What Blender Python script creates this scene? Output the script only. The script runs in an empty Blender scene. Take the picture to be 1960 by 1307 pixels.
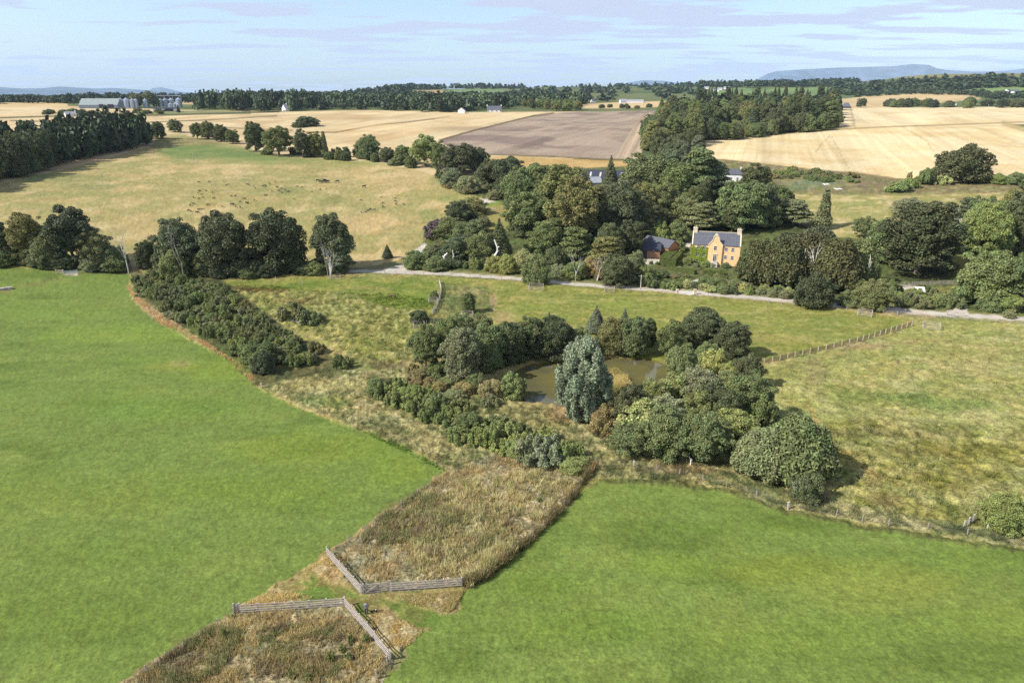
import bpy, math, random
import numpy as np
from mathutils import Vector, Matrix
R = math.radians
scene = bpy.context.scene
COL = scene.collection

# ------------------------------------------------------------------ camera, sky, sun, exposure
F_PX, U0, V0, CAM_Z, PITCH = 1307.0, 980.0, 653.5, 54.0, R(19.72)
cam_data = bpy.data.cameras.new('camera'); cam = bpy.data.objects.new('camera', cam_data); COL.objects.link(cam)
cam_data.sensor_width = 36.0; cam_data.lens = 36.0 * F_PX / 1960.0
cam_data.clip_start = 0.5; cam_data.clip_end = 40000
cam.location = (0, 0, CAM_Z); cam.rotation_euler = (R(90) - PITCH, 0, 0)
scene.camera = cam

SUN_EL = R(41); SHADOW_AZ = R(71)          # shadows run 71 degrees to the right of the view direction
sx, sy = -math.sin(SHADOW_AZ), -math.cos(SHADOW_AZ)      # horizontal direction towards the sun
sun_data = bpy.data.lights.new('sun', 'SUN'); sun = bpy.data.objects.new('sun', sun_data); COL.objects.link(sun)
sun_data.energy = 4.9; sun_data.angle = R(0.5); sun_data.color = (1.0, 0.955, 0.88)
sun.location = (0, 0, 300)
sdir = Vector((sx * math.cos(SUN_EL), sy * math.cos(SUN_EL), math.sin(SUN_EL)))
sun.rotation_euler = sdir.to_track_quat('Z', 'Y').to_euler()

world = bpy.data.worlds.new('World'); scene.world = world; world.use_nodes = True
wn, wl = world.node_tree.nodes, world.node_tree.links
wn.clear()
wout = wn.new('ShaderNodeOutputWorld'); wbg = wn.new('ShaderNodeBackground'); wbg.inputs['Strength'].default_value = 0.127
sky = wn.new('ShaderNodeTexSky'); sky.sky_type = 'NISHITA'; sky.sun_disc = False
sky.sun_elevation = SUN_EL; sky.sun_rotation = math.atan2(sx, sy)
sky.altitude = 100; sky.air_density = 1.0; sky.dust_density = 1.3; sky.ozone_density = 1.4
def wnode(t, **k):
    n = wn.new(t)
    for a, b in k.items(): setattr(n, a, b)
    return n
tc = wnode('ShaderNodeTexCoord'); sep = wnode('ShaderNodeSeparateXYZ'); wl.new(tc.outputs['Generated'], sep.inputs[0])
def wmath(op, a, b=None):
    n = wnode('ShaderNodeMath', operation=op)
    for i, x in enumerate((a, b)):
        if x is None: continue
        if isinstance(x, (int, float)): n.inputs[i].default_value = x
        else: wl.new(x, n.inputs[i])
    return n.outputs[0]
# thin flat cloud banks on a layer overhead: direction divided by height, a little stretched sideways
zz = wmath('ADD', wmath('MAXIMUM', sep.outputs['Z'], 0.0), 0.045)
cx_, cy_ = wmath('DIVIDE', sep.outputs['X'], zz), wmath('DIVIDE', sep.outputs['Y'], zz)
comb = wnode('ShaderNodeCombineXYZ'); wl.new(wmath('MULTIPLY', cx_, 0.55), comb.inputs[0]); wl.new(cy_, comb.inputs[1])
n1 = wnode('ShaderNodeTexNoise'); n1.inputs['Scale'].default_value = 1.25; n1.inputs['Detail'].default_value = 7; n1.inputs['Roughness'].default_value = 0.55
wl.new(comb.outputs[0], n1.inputs['Vector'])
n2 = wnode('ShaderNodeTexNoise'); n2.inputs['Scale'].default_value = 0.22; n2.inputs['Detail'].default_value = 2
wl.new(comb.outputs[0], n2.inputs['Vector'])
dens = wmath('ADD', wmath('MULTIPLY', n1.outputs['Fac'], 0.75), wmath('MULTIPLY', n2.outputs['Fac'], 0.45))
dens = wmath('ADD', dens, wmath('MULTIPLY', sep.outputs['X'], 0.045))
cr = wnode('ShaderNodeMapRange', interpolation_type='SMOOTHSTEP'); wl.new(dens, cr.inputs['Value'])
cr.inputs['From Min'].default_value = 0.585; cr.inputs['From Max'].default_value = 0.64; cr.inputs['To Max'].default_value = 1.0
cmix = wnode('ShaderNodeMix', data_type='RGBA'); wl.new(cr.outputs[0], cmix.inputs['Factor'])
skg = wnode('ShaderNodeMix', data_type='RGBA', blend_type='MULTIPLY'); skg.inputs['Factor'].default_value = 1.0
wl.new(sky.outputs[0], skg.inputs['A']); skg.inputs['B'].default_value = (0.94, 0.965, 1.03, 1)
CLOUD_COL = cmix.inputs['B']; CLOUD_COL.default_value = (3.3, 3.5, 4.45, 1)
wl.new(skg.outputs['Result'], cmix.inputs['A'])
wl.new(cmix.outputs['Result'], wbg.inputs['Color']); wl.new(wbg.outputs[0], wout.inputs[0])

vs = scene.view_settings
vs.view_transform = 'Standard'; vs.look = 'None'; vs.exposure = 0.62; vs.gamma = 1.0; vs.use_curve_mapping = False
KLIN = np.array([1.80, 1.90, 2.1])                                   # sunlit picture brightness of a level surface / its albedo
scene.cycles.max_bounces = 6; scene.cycles.diffuse_bounces = 3; scene.cycles.transparent_max_bounces = 8
scene.cycles.volume_bounces = 2
scene.cycles.use_denoising = False

# ------------------------------------------------------------------ helpers
def lin(c):
    c = np.asarray(c, float) / 255.0
    return np.where(c <= 0.04045, c / 12.92, ((c + 0.055) / 1.055) ** 2.4)
def alb(c, k=1.0):                            # albedo of a level sunlit surface that photographs as sRGB c
    return np.clip(lin(c) / KLIN * k, 0.005, 0.85)
def tag(o, label=None, cat=None, group=None, kind=None):
    if label: o['label'] = label
    if cat: o['category'] = cat
    if group: o['group'] = group
    if kind: o['kind'] = kind
    return o
def empty(name, loc, rz=0.0, scale=None):
    o = bpy.data.objects.new(name, None); COL.objects.link(o); o.location = loc; o.rotation_euler = (0, 0, rz)
    o.empty_display_size = 0.3
    if scale is not None: o.scale = scale
    return o
def link(name, me, parent=None):
    o = bpy.data.objects.new(name, me); COL.objects.link(o)
    if parent is not None: o.parent = parent
    return o
def np_mesh(name, V, faces, mat=None, attrs=None, smooth=False):
    """faces: list of int arrays (n,k), any mix of k; attrs: {name:(domain,type,array)}"""
    me = bpy.data.meshes.new(name)
    V = np.asarray(V, np.float32)
    me.vertices.add(len(V)); me.vertices.foreach_set('co', V.ravel())
    idx = np.concatenate([f.ravel() for f in faces]).astype(np.int32)
    tot = np.concatenate([np.full(len(f), f.shape[1], np.int32) for f in faces])
    me.loops.add(len(idx)); me.loops.foreach_set('vertex_index', idx)
    me.polygons.add(len(tot))
    me.polygons.foreach_set('loop_start', np.concatenate([[0], np.cumsum(tot)[:-1]]).astype(np.int32))
    me.polygons.foreach_set('loop_total', tot)
    me.polygons.foreach_set('use_smooth', np.full(len(tot), bool(smooth)))
    me.update(calc_edges=True)
    for k, (dom, typ, arr) in (attrs or {}).items():
        a = me.attributes.new(k, typ, dom)
        arr = np.asarray(arr, np.float32)
        a.data.foreach_set('color' if typ == 'FLOAT_COLOR' else 'value', arr.ravel())
    if mat is not None: me.materials.append(mat)
    return me
class MB:
    """collects solid pieces, links them as one mesh object"""
    def __init__(s): s.V = []; s.Q = []; s.T = []; s.n = 0
    def add(s, V, quads=None, tris=None):
        V = np.asarray(V, float); s.V.append(V)
        if quads is not None and len(quads): s.Q.append(np.asarray(quads) + s.n)
        if tris is not None and len(tris): s.T.append(np.asarray(tris) + s.n)
        s.n += len(V)
    def box(s, lo, hi):
        x0, y0, z0 = lo; x1, y1, z1 = hi
        s.add([(x0,y0,z0),(x1,y0,z0),(x1,y1,z0),(x0,y1,z0),(x0,y0,z1),(x1,y0,z1),(x1,y1,z1),(x0,y1,z1)],
              [(0,3,2,1),(4,5,6,7),(0,1,5,4),(1,2,6,5),(2,3,7,6),(3,0,4,7)])
    def bar(s, a, b, w, h, up=(0,0,1)):
        a, b = np.array(a, float), np.array(b, float); d = b - a; d /= np.linalg.norm(d) + 1e-9
        sd = np.cross(d, up); 
        if np.linalg.norm(sd) < 1e-4: sd = np.array([1.0, 0, 0])
        sd /= np.linalg.norm(sd); u = np.cross(sd, d)
        c = [(-1,-1),(1,-1),(1,1),(-1,1)]
        V = [a + sd*w/2*i + u*h/2*j for i, j in c] + [b + sd*w/2*i + u*h/2*j for i, j in c]
        s.add(V, [(0,1,2,3)[::-1],(4,5,6,7),(0,1,5,4),(1,2,6,5),(2,3,7,6),(3,0,4,7)])
    def tube(s, pts, rad, k=7, cap=True):
        pts = np.asarray(pts, float); rings = []
        for i, p in enumerate(pts):
            d = pts[min(i+1, len(pts)-1)] - pts[max(i-1, 0)]; d /= np.linalg.norm(d) + 1e-9
            ref = np.array([1.0, 0, 0]) if abs(d[0]) < 0.8 else np.array([0, 1.0, 0])
            a = np.cross(d, ref); a /= np.linalg.norm(a); b = np.cross(d, a)
            t = np.arange(k) * 2 * math.pi / k
            rings.append(p + rad[i] * (np.cos(t)[:, None] * a + np.sin(t)[:, None] * b))
        V = np.concatenate(rings); q = []
        for i in range(len(pts) - 1):
            for j in range(k): q.append((i*k+j, i*k+(j+1)%k, (i+1)*k+(j+1)%k, (i+1)*k+j))
        tr = []
        if cap:
            V = np.vstack([V, pts[-1], pts[0]]); n = len(V)
            for j in range(k):
                tr.append(((len(pts)-1)*k+j, (len(pts)-1)*k+(j+1)%k, n-2)); tr.append(((j+1)%k, j, n-1))
        s.add(V, q, tr)
    def prism(s, poly, y0, y1):
        """poly: (x,z) outline counter-clockwise seen from -y; extruded from y0 to y1"""
        n = len(poly); V = [(x, y0, z) for x, z in poly] + [(x, y1, z) for x, z in poly]
        s.add(V, [(j, i, n+i, n+j) for i, j in ((i, (i+1) % n) for i in range(n))], [(0, i, i+1) for i in range(1, n-1)] + [(n, n+i+1, n+i) for i in range(1, n-1)])
    def lathe(s, prof, k=20, c=(0,0)):
        t = np.arange(k) * 2 * math.pi / k; V = []; q = []
        for r, z in prof: V += [(c[0] + r*math.cos(a), c[1] + r*math.sin(a), z) for a in t]
        for i in range(len(prof)-1):
            for j in range(k): q.append((i*k+j, i*k+(j+1)%k, (i+1)*k+(j+1)%k, (i+1)*k+j))
        s.add(V, q)
    def mesh(s, name, mat, smooth=False, attrs=None):
        V = np.concatenate(s.V); f = []
        if s.Q: f.append(np.concatenate(s.Q))
        if s.T: f.append(np.concatenate(s.T))
        return np_mesh(name, V, f, mat, attrs, smooth)
    def build(s, name, mat, parent=None, smooth=False):
        return link(name, s.mesh(name, mat, smooth), parent)

_h = lambda n: n
def vnoise(x, y, seed=0):
    xi, yi = np.floor(x).astype(np.int64), np.floor(y).astype(np.int64)
    fx, fy = x - xi, y - yi; fx = fx*fx*fx*(fx*(fx*6-15)+10); fy = fy*fy*fy*(fy*(fy*6-15)+10)
    def hsh(a, b):
        n = (a * 374761393 + b * 668265263 + seed * 1442695041) & 0xffffffff
        n = ((n ^ (n >> 13)) * 1274126177) & 0xffffffff
        n = ((n ^ (n >> 16)) * 2246822519) & 0xffffffff
        return ((n ^ (n >> 15)) & 0xffff) / 65535.0
    a, b, c, d = hsh(xi, yi), hsh(xi+1, yi), hsh(xi, yi+1), hsh(xi+1, yi+1)
    return (a*(1-fx)+b*fx)*(1-fy) + (c*(1-fx)+d*fx)*fy
def fbm(x, y, seed=0, octv=4, gain=0.5):
    s = 0.0; a = 1.0; t = 0.0
    for i in range(octv):
        ca, sa = math.cos(0.7*i+seed), math.sin(0.7*i+seed)
        s = s + a * vnoise((x*ca - y*sa) * 2.03**i + 17.3*i, (x*sa + y*ca) * 2.03**i - 9.1*i, seed + i); t += a; a *= gain
    return s / t
def sstep(a, b, x):
    t = np.clip((x - a) / (b - a), 0, 1); return t*t*(3-2*t)

# ------------------------------------------------------------------ terrain heights and photo <-> world
cp, sp = math.cos(PITCH), math.sin(PITCH)
def project(x, y, z):
    zc = y*cp - (z - CAM_Z)*sp
    zc = np.where(np.abs(zc) < 1e-3, 1e-3, zc)
    yc = y*sp + (z - CAM_Z)*cp
    return U0 + F_PX * x / zc, V0 - F_PX * yc / zc, zc
_rr = np.array([0, 180, 235, 290, 340, 435, 560, 700, 1000, 1500, 2200, 3000, 3600, 4600, 12500.])
_hh = np.array([0, 0,   0.6, 6.0, 12,  18,  24,  29,  38,   43,   44,   43,   43,   36,   20.])
_rs = np.exp(np.linspace(math.log(20), math.log(12500), 1500)); _hs = np.interp(_rs, _rr, _hh)
_hs = np.convolve(np.pad(_hs, 30, 'edge'), np.hanning(31)/np.hanning(31).sum(), 'same')[30:-30]
_ax = [-900, 0, 400, 600, 780, 1000, 1300, 1500, 1640, 1750, 1860, 1960, 2900]
_aa = [2, 1, 0, 3, 44, 35, 50, 54, 72, 90, 86, 74, 50]
_ax = np.arctan((np.array(_ax) - U0) / F_PX)
POND = [(968,735),(985,712),(1015,697),(1100,690),(1170,684),(1240,686),(1275,698),(1281,735),(1262,765),(1220,778),(1130,778),(1050,766),(1000,763),(972,750)]
ISLE = [(1135,716),(1180,708),(1200,722),(1208,738),(1196,750),(1150,752),(1130,740)]
def flat(u, v, z=0.0):
    x = (u - U0) / F_PX; y = -(v - V0) / F_PX
    dy, dz = cp + y*sp, -sp + y*cp
    t = (z - CAM_Z) / dz
    return x*t, dy*t
def poly_sd(px, py, poly):
    """signed distance, positive inside"""
    P = np.asarray(poly, float); n = len(P)
    d2 = np.full(px.shape, 1e18); ins = np.zeros(px.shape, bool)
    for i in range(n):
        ax, ay = P[i]; bx, by = P[(i+1) % n]
        ex, ey = bx-ax, by-ay; wx, wy = px-ax, py-ay
        t = np.clip((wx*ex + wy*ey) / (ex*ex + ey*ey + 1e-12), 0, 1)
        d2 = np.minimum(d2, (wx-t*ex)**2 + (wy-t*ey)**2)
        c = (ay > py) != (by > py)
        with np.errstate(divide='ignore', invalid='ignore'):
            ins ^= c & (px < (bx-ax) * (py-ay) / (by-ay + (by == ay)*1e-12) + ax)
    d = np.sqrt(d2)
    return np.where(ins, d, -d)
POND_W = [flat(u, v) for u, v in POND]; ISLE_W = [flat(u, v) for u, v in ISLE]
def H(x, y):
    x = np.asarray(x, float); y = np.asarray(y, float)
    r = np.hypot(x, y); az = np.arctan2(x, y)
    h = np.interp(r, _rs, _hs) + np.interp(az, _ax, _aa) * sstep(1300, 3000, r) * (1 - sstep(3700, 5000, r))
    h = h + (fbm(x/160, y/160, 5, 3) - 0.5) * 9 * sstep(330, 620, r) * (1 + 0.8*sstep(900, 2500, r))
    h = h + (fbm(x/700, y/700, 9, 2) - 0.5) * 22 * sstep(1500, 2800, r)
    h = h + (fbm(x/45, y/45, 3, 2) - 0.5) * 0.9 * sstep(60, 130, r)
    m = (np.abs(x-28) < 45) & (np.abs(y-140) < 60)
    if np.any(m):
        xm, ym = np.where(m, x, 0), np.where(m, y, 0)
        s = poly_sd(xm, ym, POND_W); w = sstep(-2.2, 1.8, s)
        si = sstep(-1.2, 0.8, poly_sd(xm, ym, ISLE_W))
        hp = np.where(w > 0, h*(1-w) + w*(-1.5), h)
        hp = hp*(1-si) + si*0.0
        h = np.where(m, hp, h)
    return h
_march = np.exp(np.linspace(math.log(25), math.log(12000), 1800))
def at(u, v, zoff=0.0):
    """world point where the sight line through photo pixel (u, v) meets the ground"""
    x = (u - U0) / F_PX; y = -(v - V0) / F_PX
    d = np.array([x, cp + y*sp, -sp + y*cp]); hz = math.hypot(d[0], d[1])
    px, py, pz = d[0]/hz*_march, d[1]/hz*_march, CAM_Z + d[2]/hz*_march
    g = pz - H(px, py)
    k = np.nonzero(g < 0)[0]
    if len(k) == 0: k = [len(_march)-1]
    k = max(int(k[0]), 1); a, b = _march[k-1], _march[k]; ga, gb = g[k-1], g[k]
    t = a + (b-a) * (ga / (ga-gb + 1e-9)) if ga > gb else b
    X, Y = d[0]/hz*t, d[1]/hz*t
    return np.array([X, Y, float(H(X, Y)) + zoff])
def depth(p): return p[1]*cp - (p[2]-CAM_Z)*sp
def height_px(p, dv):
    """metres of height above p that span dv photo pixels"""
    u, v, zc = project(p[0], p[1], p[2])
    y = -((v - dv) - V0) / F_PX; r = p[1]
    dy, dz = cp + y*sp, -sp + y*cp
    return CAM_Z + dz/dy*r - p[2]
def width_px(p, w): return w * depth(p) / F_PX

# ------------------------------------------------------------------ materials
def mat(name, rough=0.8, spec=0.3):
    m = bpy.data.materials.new(name); m.use_nodes = True
    b = m.node_tree.nodes['Principled BSDF']; b.inputs['Roughness'].default_value = rough
    b.inputs['Specular IOR Level'].default_value = spec
    return m, m.node_tree.nodes, m.node_tree.links, b
def solid(name, col, rough=0.8, spec=0.3, var=0.15, scale=3.0, metal=0.0, bump=0.0):
    """a plain procedural material: base colour broken up by noise"""
    m, n, l, b = mat(name, rough, spec)
    b.inputs['Metallic'].default_value = metal
    t = n.new('ShaderNodeTexCoord'); ns = n.new('ShaderNodeTexNoise'); ns.inputs['Scale'].default_value = scale; ns.inputs['Detail'].default_value = 5
    l.new(t.outputs['Object'], ns.inputs['Vector'])
    mr = n.new('ShaderNodeMapRange'); l.new(ns.outputs['Fac'], mr.inputs['Value'])
    mr.inputs['From Min'].default_value = 0.3; mr.inputs['From Max'].default_value = 0.7
    mr.inputs['To Min'].default_value = 1-var; mr.inputs['To Max'].default_value = 1+var
    mx = n.new('ShaderNodeMix'); mx.data_type = 'RGBA'; mx.blend_type = 'MULTIPLY'; mx.inputs['Factor'].default_value = 1
    mx.inputs['A'].default_value = (*[float(c) for c in col], 1); l.new(mr.outputs[0], mx.inputs['B'])
    l.new(mx.outputs['Result'], b.inputs['Base Color'])
    if bump:
        bp = n.new('ShaderNodeBump'); bp.inputs['Strength'].default_value = bump; bp.inputs['Distance'].default_value = 0.05
        l.new(ns.outputs['Fac'], bp.inputs['Height']); l.new(bp.outputs[0], b.inputs['Normal'])
    return m
np.seterr(over='ignore')
# ------------------------------------------------------------------ ground: one sheet on a grid of bearings and distances, cut along the field edges
az_d = np.arange(-46, 46.001, 0.085)
az_all = np.concatenate([np.arange(-178, -46, 4.0), az_d, np.arange(50, 179, 4.0)])
v_rows = np.arange(1330, 500, -1.9)
r_near = 54.0 / np.tan(PITCH + np.arctan((v_rows - V0) / F_PX))
r_far = np.exp(np.arange(math.log(r_near[-1]) + 0.008, math.log(1500), 0.0085))
r_vfar = np.concatenate([np.exp(np.arange(math.log(r_far[-1]) + 0.02, math.log(12300), 0.025)), [14000, 17000, 20000, 24000, 28000]])
r_all = np.concatenate([[3, 10, 18, 25, 32, 38], r_near[r_near > 40], r_far, r_vfar])
AZ, RR = np.meshgrid(np.radians(az_all), r_all)
GX, GY = RR * np.sin(AZ), RR * np.cos(AZ)
GZ = H(GX, GY)
gu, gv, gz = project(GX, GY, GZ)
gu = np.where(gz > 0.5, gu, -9999); gv = np.where(gz > 0.5, gv, 3000)
bx, by = GX.ravel(), GY.ravel()
gu, gv = gu.ravel(), gv.ravel()
# natural field edges: wobble of the edges in metres, turned to pixels
_ppm = F_PX / np.maximum(gz.ravel(), 5)
wu = gu + (fbm(bx/1.6, by/1.6, 31, 3) - 0.5) * 1.6 * _ppm
wv = gv + (fbm(bx/1.6, by/1.6, 47, 3) - 0.5) * 1.0 * _ppm * np.clip(60/np.maximum(RR.ravel(), 30), 0.05, 0.8)
N = len(bx)
COLR = np.zeros((N, 3)); COLR[:] = alb((150, 148, 100)); ROUGH = np.full(N, 0.6); ZID = np.zeros(N, np.int16)
TUS = np.zeros(N)                       # height of tussocks and standing growth, metres
ZNAMES = ['ground']
def zone(name, poly, cols, scale=12.0, soft=1.5, rough=0.5, tus=0.0, tsc=1.2, seed=1, thr=(0.38, 0.62), aniso=1.0, wob=True, op=1.0, stripe=None):
    P = np.asarray(poly, float); pu, pv = (wu, wv) if wob else (gu, gv)
    m = np.nonzero((pu > P[:,0].min()-soft-2) & (pu < P[:,0].max()+soft+2) & (pv > P[:,1].min()-soft-2) & (pv < P[:,1].max()+soft+2))[0]
    if not len(m): return
    sd = poly_sd(pu[m], pv[m], poly); w = np.clip(0.5 + sd/soft, 0, 1) * op
    k = w > 0; m = m[k]; w = w[k][:, None]
    x, y = bx[m], by[m]
    c = np.tile(alb(cols[0]), (len(m), 1))
    for i, cc in enumerate(cols[1:]):
        t = sstep(thr[0], thr[1], fbm(x/scale*(1.0+0.5*i), y/scale*(1.0+0.5*i)/aniso, seed*7+i*3, 4))[:, None]
        c = c*(1-t) + alb(cc)*t
    if stripe:
        (a, b, spacing, amp) = stripe
        pa, pb = at(*a), at(*b); d = pb[:2]-pa[:2]; d /= np.linalg.norm(d)
        s = (x*-d[1] + y*d[0]) / spacing; al = (x*d[0] + y*d[1])
        g = vnoise(s*2.2, al/300, 71)*0.6 + vnoise(s*0.7 + 5, al/400, 72)*0.7 + 0.5*(vnoise(s*5, al/120, 73)-0.2)
        c = c * (1 + amp*(g[:, None]-0.75))
    COLR[m] = COLR[m]*(1-w) + c*w
    ROUGH[m] = ROUGH[m]*(1-w[:,0]) + rough*w[:,0]
    ww = w[:,0]
    if tus:
        g = fbm(x/tsc, y/tsc, seed*11+2, 3)
        TUS[m] = TUS[m]*(1-ww) + tus*np.maximum(g-0.25, 0)*1.6*ww
    else: TUS[m] *= 1-ww
    if name:
        if name not in ZNAMES: ZNAMES.append(name)
        ZID[m[ww > 0.5]] = ZNAMES.index(name)
def blob(u, v, ru, rv, c, op=0.6, nz=0.5, sc=6.0, seed=3):
    q = ((gu-u)/ru)**2 + ((gv-v)/rv)**2
    m = np.nonzero(q < 2.2)[0]
    x, y = bx[m], by[m]
    qq = np.sqrt(q[m]) + (fbm(x/sc, y/sc, seed, 4)-0.5)*2*nz
    t = (op * sstep(1.05, 0.35, qq))[:, None]
    COLR[m] = COLR[m]*(1-t) + alb(c)*t
def line(name, pts, wpx, c, op=1.0, rough=0.6, tus=0.0, wob=True):
    pts = np.asarray(pts, float)
    for a, b in zip(pts[:-1], pts[1:]):
        d = b-a; L = np.hypot(*d); nrm = np.array([-d[1], d[0]])/L*wpx/2; e = d/L*wpx*0.3
        zone(name, [a-e+nrm, b+e+nrm, b+e-nrm, a-e-nrm], [c], soft=max(1.0, wpx*0.4), rough=rough, tus=tus, wob=wob, op=op, seed=5)

Z = zone
# far country
Z(None, [(-900,300),(-900,150),(2900,150),(2900,300)], [(96,112,70),(120,130,84)], scale=160, rough=0.3, seed=2)
F = 'stubble_field'
Z(F, [(-900,206),(0,194),(130,203),(260,208),(420,212),(560,214),(700,211),(900,215),(1100,214),(1245,216),(1250,262),(1000,330),(400,350),(-900,480)], [(226,204,160),(214,190,146),(232,214,172)], scale=55, rough=0.25, seed=3, stripe=((600,300),(1000,225),14,0.3))
Z(F, [(-40,196),(40,193),(130,199),(130,204),(-40,206)], [(224,200,150)], scale=60, rough=0.2)
# green strips of the farm country
Z('pasture', [(255,214),(400,212),(480,215),(480,219),(300,221)], [(160,158,112),(140,150,100)], scale=20, rough=0.4)
Z(F, [(330,196),(400,194),(400,200),(330,200)], [(220,196,150)], rough=0.2)
line(None, [(0,226),(60,224),(170,221),(300,221),(400,218),(470,216),(535,214)], 3.2, (96,96,64), 0.9)
line(None, [(20,231),(90,233),(155,240),(240,239),(290,234),(400,230),(530,222)], 2.4, (122,108,76), 0.8)
line(None, [(570,253),(640,254),(720,240),(770,235),(830,228),(860,223)], 2.6, (120,98,64), 0.75)
line(None, [(380,243),(460,246),(560,250)], 2.2, (130,108,76), 0.7)
blob(640,226,120,9,(196,166,118),0.5,0.3,40); blob(560,262,120,12,(234,214,168),0.5,0.3,40); blob(760,244,150,9,(236,212,164),0.5,0.3,40)
blob(880,246,80,7,(178,158,122),0.55,0.3,40); blob(700,264,110,8,(206,178,128),0.5,0.3,40); blob(870,224,100,6,(238,216,170),0.5,0.3,40)
# ploughed field
Z('ploughed_field', [(838,268),(900,250),(1020,222),(1080,215),(1254,212),(1246,240),(1236,262),(1224,304),(1150,304),(1060,299),(960,297),(870,290)], [(168,152,136),(152,136,126),(184,168,150)], scale=45, rough=0.35, seed=6, stripe=((900,290),(1200,222),14,0.3))
Z('ploughed_field', [(1246,216),(1236,262),(1224,304),(1178,303),(1190,280),(1208,250),(1232,218)], [(186,168,146)], scale=30, rough=0.35, stripe=((1200,303),(1240,218),5.0,0.9))
line(None, [(845,268),(900,252),(1020,222),(1060,217)], 3.0, (112,96,66), 0.85)
Z(F, [(900,300),(1000,300),(1150,307),(1230,308),(1300,330),(1250,345),(960,345),(900,325)], [(214,186,128),(200,170,112)], scale=14, rough=0.4, seed=8)
line(None, [(930,296),(1060,300),(1150,306),(1225,307)], 3.0, (110,98,64), 0.85)
# far middle fields
Z(F, [(1110,200),(1200,195),(1300,194),(1300,204),(1180,208),(1100,208)], [(226,202,156)], scale=50, rough=0.2)
Z(F, [(770,180),(800,174),(850,173),(842,183),(790,184)], [(202,174,132)], rough=0.2)
Z('pasture', [(842,183),(860,171),(960,170),(980,180),(900,186)], [(128,154,98)], rough=0.3)
Z('pasture', [(620,184),(680,180),(780,179),(780,186),(640,188)], [(120,136,90)], rough=0.3)
Z('pasture', [(1330,190),(1345,178),(1400,170),(1600,166),(1600,182),(1450,186)], [(136,162,102),(120,146,92)], scale=90, rough=0.3)
Z('pasture', [(1590,186),(1600,170),(1700,172),(1960,158),(2400,160),(2400,196),(1860,198),(1700,190)], [(118,140,88),(136,160,100),(104,122,78)], scale=130, rough=0.3)
Z('pasture', [(1850,172),(1900,165),(1990,163),(1990,180),(1900,184),(1845,180)], [(140,166,104)], scale=90, rough=0.3)
Z(F, [(1605,210),(1606,190),(1680,183),(1760,177),(1850,180),(1880,190),(1700,207)], [(226,204,158),(214,190,146)], scale=60, rough=0.2)
# big gold fields on the right
Z(F, [(1600,248),(1604,208),(1700,206),(1960,205),(2600,200),(2600,250),(1960,238),(1800,243)], [(240,222,178),(232,212,166),(246,230,190)], scale=50, rough=0.25, seed=4, stripe=((1720,238),(1660,208),9,0.28))
Z(F, [(1290,276),(1380,266),(1600,247),(1800,240),(1920,236),(1960,244),(2600,290),(2600,380),(1960,352),(1740,344),(1640,331),(1500,320),(1390,312),(1330,300)], [(240,220,172),(230,208,158),(244,228,186)], scale=40, rough=0.3, seed=5, stripe=((1640,330),(1592,262),6.5,0.34))
line(None, [(1480,258),(1600,248),(1700,243),(1850,238),(1960,234)], 3.0, (172,152,104), 0.8)
line(None, [(1920,236),(1990,258)], 9, (188,166,112), 0.7)
line(None, [(1628,207),(1632,225),(1636,243)], 4, (176,160,126), 0.6)
line(None, [(1592,262),(1606,290),(1624,322)], 1.6, (184,160,112), 0.8); line(None, [(1587,262),(1572,276),(1562,290)], 1.6, (184,160,112), 0.8)
line(None, [(1744,252),(1772,270),(1792,296)], 1.4, (206,178,126), 0.8)
line(None, [(1330,310),(1500,323),(1640,333),(1720,345)], 5, (150,124,92), 0.8)
# allotments and pasture behind the manor
Z('rough_ground', [(1290,305),(1380,305),(1500,318),(1640,334),(1740,350),(1960,352),(2500,360),(2500,385),(1960,375),(1760,372),(1600,373),(1480,372),(1290,345)], [(146,146,92),(126,136,78),(168,158,110),(140,126,92)], scale=7, rough=0.8, tus=0.5, seed=9)
blob(1560,352,70,8,(120,142,106),0.7,0.3,4); blob(1520,362,50,6,(112,134,92),0.7,0.3,4); blob(1660,352,40,5,(142,122,104),0.6,0.4,4)
for i in range(8): line(None, [(1520+i*11,352),(1514+i*11,347)], 2, (140,160,140), 0.7, wob=False)
Z('pasture', [(1470,374),(1600,374),(1760,374),(1960,368),(2500,380),(2500,520),(1960,500),(1600,470),(1480,440)], [(206,190,136),(216,200,150),(184,176,116),(164,164,102)], scale=10, rough=0.55, tus=0.12, seed=11, aniso=0.5)
blob(1640,390,60,6,(140,156,88),0.6,0.4,8); blob(1760,388,70,4,(144,158,92),0.6,0.4,8); blob(1680,410,90,5,(150,160,94),0.5,0.4,8); blob(1850,382,22,7,(140,112,84),0.7,0.3,3)
blob(1800,400,60,7,(216,198,146),0.6,0.4,8)
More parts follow.
